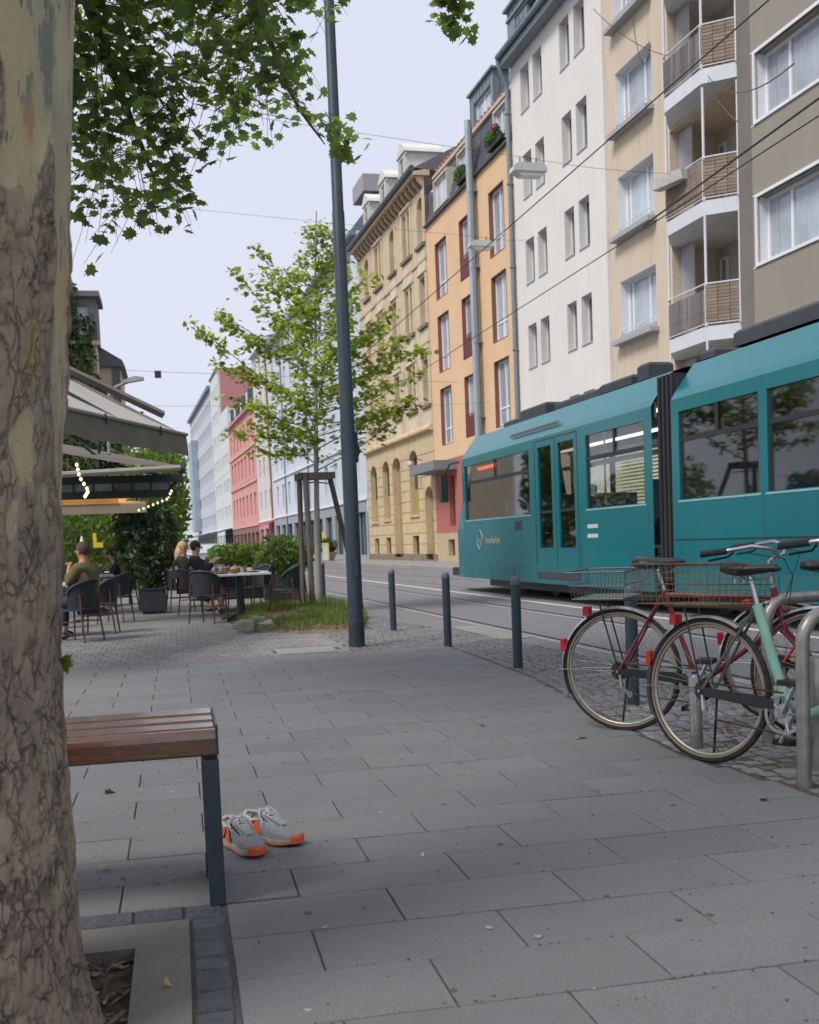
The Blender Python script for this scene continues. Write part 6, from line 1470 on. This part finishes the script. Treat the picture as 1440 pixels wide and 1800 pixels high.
def table(label, x, y, w_, d_, rot, z=.72, rnd_=False):
    t = thing('cafe_table', label, 'table', (x, y, 0), R(rot), 'terrace tables')
    if rnd_: MB().lathe([(w_, z-.03), (w_+.006, z-.015), (w_, z)], 28).build('tabletop', M_ttop, t)
    else: MB().cbox(-w_, -d_, z-.03, w_, d_, z, .006).build('tabletop', M_ttop, t)
    MB().tube([(0, 0, .05), (0, 0, z-.03)], .06, 10).build('pedestal', M_black, t)
    for i in range(4):
        a = R(45+90*i); MB().tube([(0, 0, .10), (.20*math.cos(a), .20*math.sin(a), .07), (.36*math.cos(a), .36*math.sin(a), .02)], [.035, .028, .02], 6).build('foot', M_black, t, key='foot%d' % i)
    return t
table('pale topped table in front of the man with the phone, left of the grass bed', .92, 17.35, .42, .38, 8, .725)
table('second pale topped table pushed against the first, farther back', .98, 18.5, .42, .38, 8, .722)
table('table at the left edge in front of the man in the olive jacket', -1.72, 15.9, .38, .38, 5)
table('table of the man bending over, behind the second empty chair', -1.55, 21.2, .38, .38, 5)
chair('chair behind the two right tables, its back to the road planters', 1.35, 19.9, 210)
chair('chair standing alone between the square planter and the hedge', -.75, 24.0, 120)
table('far table at the left in front of the hedge', -1.7, 24.3, .38, .38, 0)
chair('chair at the far left table in front of the hedge', -1.25, 24.8, 190)
# things on the tables
M_gl = glassmat('drink_glass', (.85, .85, .85), .12, .05)
def tw_(name, label, x, y, z, build, cat):
    t = thing(name, label, cat, (x, y, z)); build(t)
def b_basket(t): MB().lathe([(.05, 0), (.085, .07)], 12).build('bowl', mat('bread_basket', (.22, .13, .06), .9, .3, 20), t); MB().ball((0, 0, .07), .06, 8, 6, (1, 1, .7)).build('bread', mat('bread', (.42, .25, .11), .9), t)
def b_glass(t): MB().lathe([(.030, 0), (.036, .12)], 12).build('body', M_gl, t); MB().lathe([(.027, .005), (.031, .08)], 12).build('drink', mat('drink_amber', (.35, .15, .03), .2), t)
def b_plate(t): MB().lathe([(.06, 0), (.13, .018), (.12, .016), (.05, .006)], 18).build('dish', M_black, t)
tw_('bread_basket', 'small brown bread basket on the near table', .84, 17.2, .725, b_basket, 'basket')
tw_('plate', 'dark plate on the near left corner of the right table', .66, 17.3, .725, b_plate, 'plate')
tw_('plate', 'dark plate on the right side of the near table', 1.15, 17.5, .725, b_plate, 'plate')
tw_('drinking_glass', 'glass with an amber drink standing mid table', 1.02, 17.55, .725, b_glass, 'glass')
tw_('drinking_glass', 'glass standing on the farther of the two right tables', .80, 18.4, .722, b_glass, 'glass')
for k_, (x, y, lb) in enumerate([(.70, 17.6, 'stemmed glass at the back left corner of the near table'), (.93, 17.65, 'stemmed glass left of the amber drink'), (.62, 18.35, 'water glass at the left end of the farther right table'), (1.22, 18.45, 'water glass at the right end of the farther right table'), (-1.45, 15.98, 'glass on the left edge table by the white card'), (-1.35, 21.1, 'glass on the table of the bending man')]): tw_('drinking_glass', lb, x, y, .725, b_glass, 'glass')
for k_, (x, y, lb) in enumerate([(.80, 18.7, 'crumpled pale cloth napkin at the back left of the farther table'), (.95, 18.35, 'crumpled pale napkin mid table, right of the farther glass'), (.66, 18.6, 'crumpled pale napkin nearest the man with the phone')]):
    def b_cr(t):
        mb = MB().ball((0, 0, .035), .07, 9, 6, (1.2, 1, .7)); mb.v = [tuple(Vector(q)*(1+.45*noise.noise(Vector(q)*30+Vector((k_*4, 0, 0))))) for q in mb.v]; mb.build('cloth', mat('napkin', (.6, .55, .5), .9), t)
    tw_('napkin', lb, x, y, .722, b_cr, 'napkin')
tw_('napkin_stack', 'stack of pale napkins on the farther right table', 1.1, 18.6, .722, lambda t: MB().cbox(-.09, -.07, 0, .09, .07, .06, .01).build('napkins', mat('napkin', (.6, .55, .5), .9), t), 'napkins')
tw_('menu_card', 'white card lying on the left edge table', -1.5, 15.8, .72, lambda t: MB().cbox(-.10, -.07, 0, .10, .07, .025, .003).build('card', mat('card_white', (.6, .6, .55), .8), t), 'card')

# planters and shrubs
M_plant = mat('planter_black', (.022, .026, .032), .55, .15, 5)
def shrub(name, label, x, y, z, rx, ry, rz_, n, s, M, M2=None, planter=None, cat='shrub', stems=5, seed=0, kind=None):
    t = thing(name, label, cat, (x, y, 0)); mb = MB()
    for i in range(n):
        while True:
            p = Vector((rnd.uniform(-1, 1), rnd.uniform(-1, 1), rnd.uniform(-1, 1)))
            if p.length < 1+.28*noise.noise(p*2.2+Vector((seed, 0, 0))) and rnd.random() < .35+.9*p.length: break
        q = Vector((p.x*rx, p.y*ry, z+p.z*rz_)); mb.cur = 1 if (M2 and rnd.random() < .35) else 0
        n_ = Vector((rnd.gauss(0, 1), rnd.gauss(0, 1), rnd.gauss(.4, .6))).normalized(); a = n_.orthogonal().normalized(); a.rotate(Matrix.Rotation(rnd.uniform(0, 6.3), 3, n_)); b = n_.cross(a); ss = s*rnd.uniform(.7, 1.25)
        mb.quad(q-a*ss*.5, q-b*ss*.24+a*ss*.05, q+a*ss*.5, q+b*ss*.24+a*ss*.05)
    mb.build('foliage', [M, M2] if M2 else M, t)
    st = MB(); zb = max(0.0, z-rz_*1.2)
    for i in range(stems): a = 6.28*i/stems; st.tube([(.05*math.cos(a), .05*math.sin(a), zb-.1), (rx*.4*math.cos(a), ry*.4*math.sin(a), z)], [.014, .006], 5)
    st.build('stems', M_twig, t)
    return t
M_ole = leafmat('oleander_green', (.06, .11, .045), (.08, .15, .045), .4); M_ole2 = leafmat('oleander_pale', (.16, .18, .12), (.12, .17, .07), .35); M_lime = leafmat('lime_green', (.14, .23, .03), (.22, .34, .03), .3); M_herb = leafmat('herb_green', (.10, .18, .05), (.12, .22, .04), .35)
shrub('potted_bush', 'large dark leaved bush growing from the square black planter', -.53, 20.7, 1.32, .58, .5, .92, 2900, .13, M_ole, M_ole2, stems=7)
t = thing('square_planter', 'square black planter under the large dark bush', 'planter', (-.46, 20.55, 0)); MB().prism([(-.235, -.235), (.235, -.235), (.235, .235), (-.235, .235)], .05, .43).build('tub', M_plant, t); MB().box(-.19, -.19, 0, .19, .19, .049).build('foot', M_black, t); MB().box(-.25, -.25, .431, .25, .25, .46).build('rim', M_plant, t)
shrub('potted_bush', 'leafy green bush right of the terrace tables, beside the stakes', 2.12, 22.8, .92, .60, .5, .42, 1500, .12, M_herb, M_lime, seed=3)
t = thing('square_planter', 'black planter under the leafy bush beside the stakes', 'planter', (2.1, 22.8, 0)); MB().prism([(-.4, -.25), (.4, -.25), (.4, .25), (-.4, .25)], .02, .55).build('tub', M_plant, t)
shrub('potted_bush', 'low light green herbs behind the right table', 1.15, 24.5, .98, .55, .4, .22, 900, .12, M_lime, M_herb, seed=5)
shrub('potted_bush', 'darker low bush between the light herbs and the leafy bush', 1.65, 25.5, .90, .45, .4, .28, 700, .12, M_ole, M_herb, seed=8)
t = thing('trough_planter', 'long dark planter trough behind the right table', 'planter', (1.35, 25.0, 0)); MB().box(-1.0, -.35, .01, .9, .35, .62).build('tub', M_plant, t)
shrub('roadside_tree', 'bright green tree growing behind the awning tips', -.6, 34, 2.6, 1.1, 1.5, 2.0, 3600, .22, M_lime, M_herb, cat='tree', stems=3, seed=11)
shrub('hedge', 'dense green hedge closing the terrace on the left', -3.6, 33, 1.6, 2.4, 1.0, 1.9, 5200, .20, M_lime, M_herb, cat='hedge', seed=13)
t = thing('hanging_basket', 'round planter with dark flowers in front of the blue shopfront', 'planter', frame(12.6, 68, 3, .12)); MB().lathe([(.5, 0), (.7, .5)], 14).build('tub', mat('pale_tub', (.42, .38, .28), .8), t); mb = MB(); leaf_blob(mb, (0, 0, .9), (.8, .8, .45), 260, .3); mb.build('foliage', M_ole, t)
t = thing('board', 'yellow edged pale board standing on the far pavement by the blue shopfront', 'board', frame(12.3, 67.5, 3, .12), R(3)); MB().box(-.02, -1.9, 0, .03, 1.9, .95).build('panel', mat('pale_board', (.5, .5, .47), .7), t); MB().box(-.03, -1.9, .951, .03, 1.9, 1.06).build('edge', yl, t); MB().box(-.03, -1.96, 0, .03, -1.901, 1.06).build('edge', yl, t)

# awnings
M_can = mat('awning_grey', (.40, .37, .335), .9, .06, 2, bump=.15); M_val = mat('awning_taupe', (.18, .155, .125), .9, .15, 2.5, bump=.4, bscale=6); M_can2 = mat('awning_brown', (.13, .11, .095), .9, .08, 2); M_bar = mat('awning_bar', (.30, .27, .235), .6, .1)
t = thing('terrace_awning', 'large grey awning with a taupe valance, uppermost over the cafe terrace', 'awning', (.17, 14.9, 0))
F0 = Vector((-2.35, -5.65, 2.60)); F1 = Vector((.03, 0, 2.60)); bk0 = F0+Vector((-2.0, .9, 1.25)); bk1 = F1+Vector((-1.9, .75, 1.12)); ap = F1+Vector((-.10, .35, .10))
cn = MB(); n = 16; ROWS = []
for i in range(n+1):
    t_ = i/n; a = F0.lerp(F1, t_); b = bk0.lerp(bk1, t_); row = []
    for j in range(7): q = a.lerp(b, j/6); q.z += -.05*math.sin(math.pi*j/6); row.append(q)
    ROWS.append(row)
for i in range(n):
    for j in range(6): cn.quad(ROWS[i][j], ROWS[i][j+1], ROWS[i+1][j+1], ROWS[i+1][j])
cn.build('canopy', M_can, t, smooth='all')
vl = MB(); n = 60; top = []; bot = []
for i in range(n+1):
    q = F0.lerp(F1, i/n); wv = .022*math.sin(i*1.1)+.012*math.sin(i*2.7+1); top.append(q+Vector((0, 0, -.002))); bot.append(q+Vector((.02+wv, -.02+wv*.3, -.27+.012*math.sin(i*.7))))
for i in range(n):
    m0 = top[i].lerp(bot[i], .5)+Vector((.01*math.sin(i*1.4), 0, 0)); m1 = top[i+1].lerp(bot[i+1], .5)+Vector((.01*math.sin((i+1)*1.4), 0, 0)); vl.quad(top[i], m0, m1, top[i+1]); vl.quad(m0, bot[i], bot[i+1], m1)
vl.build('valance', M_val, t, smooth='all')
sd2 = MB(); sd2.quad(F1, F1+Vector((.02, -.02, -.25)), bk1+Vector((0, 0, -.06)), bk1); sd2.build('side_flap', M_val, t)
MB().tube([F0+Vector((.02, 0, .01)), F1+Vector((.01, 0, .01))], .022, 8).build('front_bar', M_bar, t)
ar = MB(); ar.tube([bk0.lerp(bk1, .75), F0.lerp(F1, .72)+Vector((0, 0, -.03))], .02, 6); ar.tube([bk0.lerp(bk1, .45), F0.lerp(F1, .42)+Vector((0, 0, -.03))], .02, 6); ar.build('folding_arm', M_black, t)
for q in (.62, .86): MB().tube([F0.lerp(F1, q)+Vector((.02, -.03, .04)), F0.lerp(F1, q)+Vector((.03, -.03, -.08))], .012, 6).build('hook', M_black, t)
# upper beam with rail
t = thing('awning_beam', 'grey timber beam sloping above the upper awning', 'beam', (-.10, 16.0, 0))
a = Vector((-2.2, -1.0, 4.02)); b = Vector((.02, .0, 3.0)); MB().tube([a, b], .055, 4).build('beam', mat('beam_grey', (.17, .15, .135), .8, .15, 3), t)
MB().tube([b+Vector((-.30, 0, .05)), b+Vector((-.29, .02, -.10))], .03, 6).build('bracket', M_black, t); MB().tube([b+Vector((-.75, 0, -.02)), b+Vector((-.05, .1, -.30))], .022, 6).build('strut', M_black, t)
for q in (.15, .3): MB().tube([a.lerp(b, q), a.lerp(b, q)+Vector((-.05, 0, -.6))], .02, 6).build('strut', M_black, t)
# second awning with glazed pergola frame
t = thing('terrace_awning', 'brown lower awning stretched over the glazed pergola frame', 'awning', (.14, 17, 0))
cn = MB(); A0 = Vector((-2.4, -.25, 2.24)); A1 = Vector((.0, 0, 2.36)); B0 = Vector((-2.6, 1.7, 3.05)); B1 = Vector((-.35, 1.9, 2.52))
cn.quad(A1, B1, B0, Vector((-2.4, .3, 2.75))); cn.quad(A1, Vector((-2.4, .3, 2.75)), Vector((-.75, -.02, 2.40)), Vector((-.1, -.02, 2.36))); cn.build('canopy', M_can2, t)
MB().tube([A0+Vector((0, 0, 0)), A1+Vector((-.02, -.05, -.03))], .045, 8).build('front_bar', M_bar, t)
for (p, q) in (((-1.35, 0, 2.28), (-.75, .7, 2.55)), ((-1.0, .1, 2.42), (-.35, .9, 2.30)), ((-1.4, .2, 2.7), (-.9, .3, 2.3)), ((-1.2, .4, 2.3), (-1.2, .4, 2.75)), ((-1.05, .4, 2.3), (-1.05, .4, 2.6))): MB().tube([p, q], .02, 6).build('folding_arm', M_black, t)
MB().ball((-.02, .0, 2.30), .06, 8, 6).build('arm_joint', M_black, t)
t = thing('pergola', 'black pergola frame with small glass panes under the brown awning', 'pergola', (.05, 18.5, 0))
MB().box(-3.2, -.05, 2.22, .10, .05, 2.34).build('upper_beam', M_black, t); MB().box(-3.2, -.05, 1.98, .0, .05, 2.10).build('lower_beam', M_black, t)
for i in range(11): MB().box(-3.1+i*.30-.012, -.03, 2.10, -3.1+i*.30+.012, .03, 2.22).build('mullion', M_black, t)
for i in range(10): MB().box(-3.1+i*.30+.013, -.005, 2.101, -3.1+(i+1)*.30-.013, .005, 2.219).build('pane', mat('pergola_glass', (.22, .30, .27), .1, .2, 3, rand=.5), t)
MB().tube([(.06, 0, 2.30), (-.18, .02, 2.03), (-.6, .6, 2.2)], .03, 6).build('brace', M_black, t); MB().box(-3.1, .0, 0, -3.0, .1, 2.0).build('post', M_black, t); MB().box(-2.4, 1.9, 0, -2.3, 2.0, 2.0).build('post', M_steelblue, t)
t = thing('terrace_awning', 'tan awning edge with orange underside, lowest over the terrace', 'awning', (-.5, 20.2, 0))
MB().cbox(-2.8, -.05, 1.80, .02, .05, 1.97, .01).build('valance', mat('tan_valance', (.33, .26, .19), .9, .1, 3), t); cn = MB(); cn.quad((-2.8, .05, 1.98), (.02, .05, 1.98), (-.3, 2.2, 2.25), (-2.8, 2.2, 2.25)); cn.build('canopy', mat('orange_canopy', (.60, .28, .06), .9), t)  # canopy and fringe share one plain orange cloth colour
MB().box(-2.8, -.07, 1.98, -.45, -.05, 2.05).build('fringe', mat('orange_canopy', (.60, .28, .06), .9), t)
# bulb strings
M_bulb = mat('bulb_glow', (1, .9, .6), .4, emit=(1, .80, .40), estr=1.4)
def bulbs(label, pts, n, r_=.022):
    t = thing('light_string', label, 'light string', tuple(pts[0])); P_ = [Vector(p)-Vector(pts[0]) for p in pts]; MB().tube(P_, .005, 4).build('cable', M_black, t); seg = len(P_)-1
    for i in range(n): u = (i+.5)/n*seg; k = min(int(u), seg-1); q = P_[k].lerp(P_[k+1], u-k); MB().ball((0, 0, -.03), r_, 8, 6, (1, 1, 1.2)).build('bulb', M_bulb, t, tuple(q), key='bulb%.3f' % r_)
bulbs('string of warm bulbs hanging beside the trunk under the grey awning', [(-1.30, 16.2, 2.42), (-1.27, 16.2, 2.22), (-1.16, 16.2, 2.02), (-1.22, 16.2, 1.93)], 9)
bulbs('string of warm bulbs hanging from the awning tip above the bush', [(-.02, 18.4, 2.12), (-.10, 18.5, 1.98), (-.35, 18.8, 1.90), (-.62, 19.1, 1.82)], 10, .018)
# small terrace clutter behind
t = thing('terrace_post', 'grey steel post standing in the hedge behind the terrace', 'post', (-2.55, 26, 0)); MB().tube([(0, 0, 0), (0, 0, 2.2)], .07, 8).build('post', M_steelblue, t)
t = thing('yellow_sign', 'small yellow sign in front of the hedge', 'sign', (-1.9, 27, 1.25)); MB().box(0, 0, 0, .22, .03, .12).build('plate', yl, t); MB().box(.0, 0, .12, .08, .03, .34).build('plate', yl, t)
t = thing('closed_parasol', 'closed white parasol in front of the hedge', 'parasol', (-1.95, 24.5, 0)); MB().lathe([(.02, .0), (.02, .6), (.07, .65), (.05, 1.35), (.01, 1.5)], 10).build('cloth', M_white, t)
# ================================================================== PEOPLE
def skin_mesh(name, M, par, verts, edges, radii, root=0, sub=2):
    bm = bmesh.new(); lay = bm.verts.layers.skin.verify(); vv = [bm.verts.new(v) for v in verts]
    for v, r_ in zip(vv, radii): v[lay].radius = (r_, r_) if not isinstance(r_, tuple) else r_
    vv[root][lay].use_root = True
    for a, b in edges: bm.edges.new((vv[a], vv[b]))
    me = bpy.data.meshes.new(name); bm.to_mesh(me); bm.free(); me.materials.append(M)
    ob = inst(name, me, par); s = ob.modifiers.new('skin', 'SKIN'); s.use_smooth_shade = True; ss = ob.modifiers.new('sub', 'SUBSURF'); ss.levels = 1; ss.render_levels = sub
    return ob
M_skin = mat('skin', (.50, .27, .18), .55, .06); M_skinr = mat('skin_ruddy', (.48, .22, .15), .55, .06)
def person(label, x, y, ang, top, trousers, hair, lean=.0, arms='table', hl='short', skin=M_skin, head_turn=0, head_tilt=0, phone=False, z0=0.0):
    t = thing('person', label, 'person', (x, y, z0), R(ang), None)
    L_ = lean; hip = Vector((0, 0, .50)); ch_ = Vector((.02+L_*.6, 0, .84-L_*.15)); nk = Vector((.04+L_, 0, 1.02-L_*.25)); hd = Vector((.075+L_*1.25, 0, 1.12-L_*.35)); crn = Vector((.07+L_*1.3, 0, 1.205-L_*.4))
    V = [hip, ch_, nk, hd, crn]; E_ = [(0, 1), (1, 2), (2, 3), (3, 4)]; Rr = [(.13, .15), (.12, .16), .052, (.083, .073), (.075, .068)]
    arms_i = {}
    for s_ in (1, -1):
        sh = ch_+Vector((.01, s_*.17, .10))
        if arms == 'table': el = sh+Vector((.10+L_*.3, s_*.06, -.25)); wr = el+Vector((.22, -s_*.06, .06 if not phone else .22)); ha = wr+Vector((.07, -s_*.02, .01 if not phone else .05))
        else: el = sh+Vector((.12, s_*.04, -.22)); wr = el+Vector((.02, -s_*.06, .20)); ha = wr+Vector((-.01, -s_*.03, .08))
        b = len(V); V += [sh, el, wr, ha]; E_ += [(1, b), (b, b+1), (b+1, b+2), (b+2, b+3)]; Rr += [.058, .042, .028, (.030, .018)]
        for k in range(4): V.append(ha+Vector((.035, (k-1.5)*.018, .008-.006*k))); V.append(ha+Vector((.062, (k-1.5)*.018, -.008))); q = len(V); E_ += [(b+3, q-2), (q-2, q-1)]; Rr += [.009, .008]
        V.append(ha+Vector((.0, -s_*.035, .012))); E_.append((b+3, len(V)-1)); Rr.append(.009)
        arms_i[s_] = b
        kn = hip+Vector((.42, s_*.11, .01)); an = kn+Vector((.02, 0, -.40)); to = an+Vector((.16, s_*.02, -.05)); hp = hip+Vector((.03, s_*.09, -.01)); b = len(V)
        V += [hp, kn, an, to]; E_ += [(0, b), (b, b+1), (b+1, b+2), (b+2, b+3)]; Rr += [.085, .06, .04, .032]
    # nose and ears
    hc = hd.lerp(crn, .35); b = len(V); 
    skin_mesh('body', skin, t, V, E_, Rr)
    face = MB(); f0 = hc+Vector((.085, 0, -.01)); face.ball(tuple(f0), .016, 8, 6, (1.1, .8, 1.5)); [face.ball(tuple(hc+Vector((0, s_*.078, -.015))), .022, 8, 6, (.8, .4, 1.2)) for s_ in (1, -1)]; face.build('face', skin, t, smooth='all')
    ey = MB(); [ey.ball(tuple(hc+Vector((.070, s_*.03, .018))), .009, 6, 4) for s_ in (1, -1)]; ey.box(hc.x+.072, -.022, hc.z-.050, hc.x+.082, .022, hc.z-.044); ey.build('eyes', mat('eye_dark', (.03, .02, .02), .5), t)
    hr = MB(); hr.ball(tuple(hc+Vector((-.024, 0, .026))), .094, 14, 9, (1.0, .93, 1.06))
    hr.v = [q for q in hr.v]
    if hl == 'long': hr.tube([hc+Vector((-.05, 0, .03)), hc+Vector((-.09, 0, -.10)), hc+Vector((-.10, .0, -.24)), hc+Vector((-.09, 0, -.33))], [.07, .085, .07, .02], 10)
    hr.build('hair', hair, t, smooth='all')
    # jacket
    Vj = [hip+Vector((0, 0, .0)), ch_, ch_+Vector((0, 0, .11)), nk+Vector((-.01, 0, -.02))]; Ej = [(0, 1), (1, 2), (2, 3)]; Rj = [(.15, .175), (.145, .19), (.11, .16), .065]
    for s_ in (1, -1):
        k = arms_i[s_]; b = len(Vj); Vj += [V[k], V[k+1], V[k+1].lerp(V[k+2], .85)]; Ej += [(2, b), (b, b+1), (b+1, b+2)]; Rj += [.088, .064, .046]
    skin_mesh('jacket', top, t, Vj, Ej, Rj)
    Vt = [hip+Vector((0, 0, .02))]; Et = []; Rt = [(.12, .15)]
    for s_ in (1, -1):
        kn = hip+Vector((.42, s_*.11, .01)); an = kn+Vector((.02, 0, -.36)); hp = hip+Vector((.03, s_*.09, -.01)); b = len(Vt); Vt += [hp, kn]; Et += [(0, b), (b, b+1)]; Rt += [.085, .07]
        if trousers[1]: Vt.append(an); Et.append((b+1, b+2)); Rt.append(.055)
    skin_mesh('trousers', trousers[0], t, Vt, Et, Rt)
    sh_ = MB()
    for s_ in (1, -1): sh_.ball((.50, s_*.12, .04), .05, 10, 6, (2.3, .9, .8))
    sh_.build('shoes', M_black, t, smooth='all')
    if phone: MB().cbox(V[arms_i[1]+3].x+.02, -.04, V[arms_i[1]+3].z, V[arms_i[1]+3].x+.03, .04, V[arms_i[1]+3].z+.14, .003).build('phone', M_black, t) if False else None
    return t, V, arms_i
M_olive = mat('olive_jacket', (.125, .115, .05), .9, .12, 8, bump=.3); M_navy = mat('navy_shirt', (.014, .018, .030), .85, .2, 8); M_blackc = mat('black_clothes', (.018, .018, .022), .9, .2, 8); M_denim = mat('bright_blue_shorts', (.03, .18, .50), .85, .1); M_jean = mat('dark_jeans', (.03, .04, .07), .9, .15)
M_brownh = mat('brown_hair', (.10, .055, .035), .8, .3, 40, bump=.5); M_blond = mat('blonde_hair', (.50, .33, .16), .7, .2, 30, bump=.4); M_darkh = mat('dark_hair', (.03, .02, .016), .7, .3, 40, bump=.5)
person('man in an olive jacket seated at the left edge, face resting on his hand', -1.16, 14.95, 152, M_olive, (M_jean, True), M_brownh, lean=-.02, arms='chin', skin=M_skinr)
person('seated person in black behind the man in the olive jacket', -1.90, 17.6, 165, M_blackc, (M_jean, True), M_brownh, arms='chin', lean=.05)
person('man in a dark shirt bending over his table, in front of the hedge', -.98, 22.1, 188, M_navy, (M_jean, True), M_darkh, lean=.16)
pm, V_, ai = person('man in a dark shirt and blue shorts looking at his phone at the right table', .26, 19.3, 5, M_navy, (M_denim, False), M_darkh, arms='table', phone=True, lean=.0)
hv = V_[ai[-1]+3]; ph = thing('phone', 'dark phone held up by the man in blue shorts', 'phone', (0, 0, 0)); ph.location = Vector((.26, 19.3, 0))+Vector((hv.x+.02, hv.y+.05, hv.z+.01)); ph.rotation_euler = (0, 0, R(5)); MB().cbox(0, -.04, 0, .012, .04, .14, .002).build('case', M_black, ph)
person('blonde woman in black with sunglasses sitting beside the big potted bush', .05, 20.3, -5, M_blackc, (M_blackc, True), M_blond, hl='long')
# pale car seen between the sitting couple and the shop awning
CR = thing('parked_car', 'dark car with its windscreen shining, far down the street behind the seated man', 'car', (1.75, 58, -.03), R(2))
pf_ = [(-1.9, .35), (-2.0, .75), (-1.2, .92), (-.6, 1.38), (.9, 1.42), (1.7, 1.0), (2.05, .9), (2.05, .35)]
MB().prism([(y, z) for y, z in pf_], -.85, .85, 0).build('body', mat('car_paint', (.06, .07, .085), .25, .05), CR)
gl = MB(); gl.quad((-.72, -1.2, .93), (.72, -1.2, .93), (.66, -.62, 1.36), (-.66, -.62, 1.36)); gl.v = [(x, y-.012, z+.01) for x, y, z in gl.v]; gl.build('windscreen', mat('windscreen', (.42, .46, .50), .08), CR)
for x in (-.65, .65): MB().box(x-.16, -2.02, .62, x+.16, -1.96, .74).build('headlight', mat('headlight', (.75, .75, .7), .2), CR); 
for x in (-.88, .72):
    for y in (-1.25, 1.3): MB().prism([(y+.33*math.cos(k*.5236), .33+.33*math.sin(k*.5236)) for k in range(12)], x, x+.16, 0).build('wheel', M_rubber, CR)
# ================================================================== fallen leaves on the slabs
M_fl = [mat('fallen_yellow', (.42, .30, .12), .8, .3, 60), mat('fallen_brown', (.17, .11, .07), .8, .3, 60), mat('fallen_pale', (.46, .43, .33), .8, .2, 60)]
fl_ = [((190, 1508), 'fallen yellow leaf lying under the bench, left of its leg', 0, .045), ((305, 1742), 'fallen orange leaf lying on the concrete pit frame', 0, .028), ((575, 1638), 'pale curled leaf on the third slab row right of the bench leg', 2, .022),
       ((1005, 1296), 'large pale fallen leaf on the slabs left of the maroon bicycle', 2, .07), ((860, 1265), 'small brown leaf on the joint right of centre', 1, .05), ((215, 1366), 'dry brown twig leaf under the far half of the bench', 1, .06),
       ((1348, 1418), 'brown leaf on the slabs in front of the steel stand', 1, .045), ((1375, 1366), 'dark crumpled leaf beside the foot of the steel stand', 1, .035), ((750, 1513), 'tiny pale leaf scrap in the middle of the slabs', 2, .018),
       ((520, 1268), 'small white scrap on the slabs beyond the bench end', 2, .03), ((593, 1217), 'dark thin leaf beyond the bench, before the mast', 1, .05), ((290, 1168), 'small dark leaf at the edge of the terrace pavers', 1, .07),
       ((1190, 1486), 'tiny yellow leaf scrap below the mint bicycle wheel', 0, .022), ((448, 1668), 'small white scrap just right of the basalt stones', 2, .014), ((1290, 1288), 'reddish leaf behind the rear wheel of the mint bicycle', 1, .08)]
pos_ = {(190, 1508): (-.32, 4.0), (305, 1742): (-.08, 2.87), (575, 1638): (.37, 3.15), (1005, 1296): (2.13, 5.72), (860, 1265): (1.72, 6.35), (215, 1366): (-.35, 5.3), (1348, 1418): (2.30, 4.1), (1375, 1366): (2.5, 4.45), (750, 1513): (.80, 3.79), (520, 1268): (.62, 6.8), (593, 1217): (1.0, 8.0), (290, 1168): (-.18, 11.0), (1190, 1486): (1.68, 3.70), (448, 1668): (.155, 3.04), (1290, 1288): (2.85, 5.45)}
for px, lb, mi_, s in fl_:
    x, y = pos_[px]; mb = MB(); add_leaf(mb, Vector((0, 0, .008)), Vector((1, 0, 0)), s*1.05, -.3)
    a = rnd.uniform(0, 6.3); tag(mb.build('fallen_leaf', M_fl[mi_], None, (x, y, .004), (rnd.uniform(-.2, .2), rnd.uniform(-.2, .2), a)), lb, 'leaf', 'leaves and scraps on the ground')
sp = thing('weed_sprout', 'small green sprout growing from the edge of the trunk', 'plant', (-.30, 2.75, .86)); mb = MB(); [add_leaf(mb, Vector((0, 0, 0)), Vector((1, rnd.gauss(0, .6), rnd.uniform(-.3, .8))), .06) for i in range(5)]; mb.build('leaves', M_lime, sp)
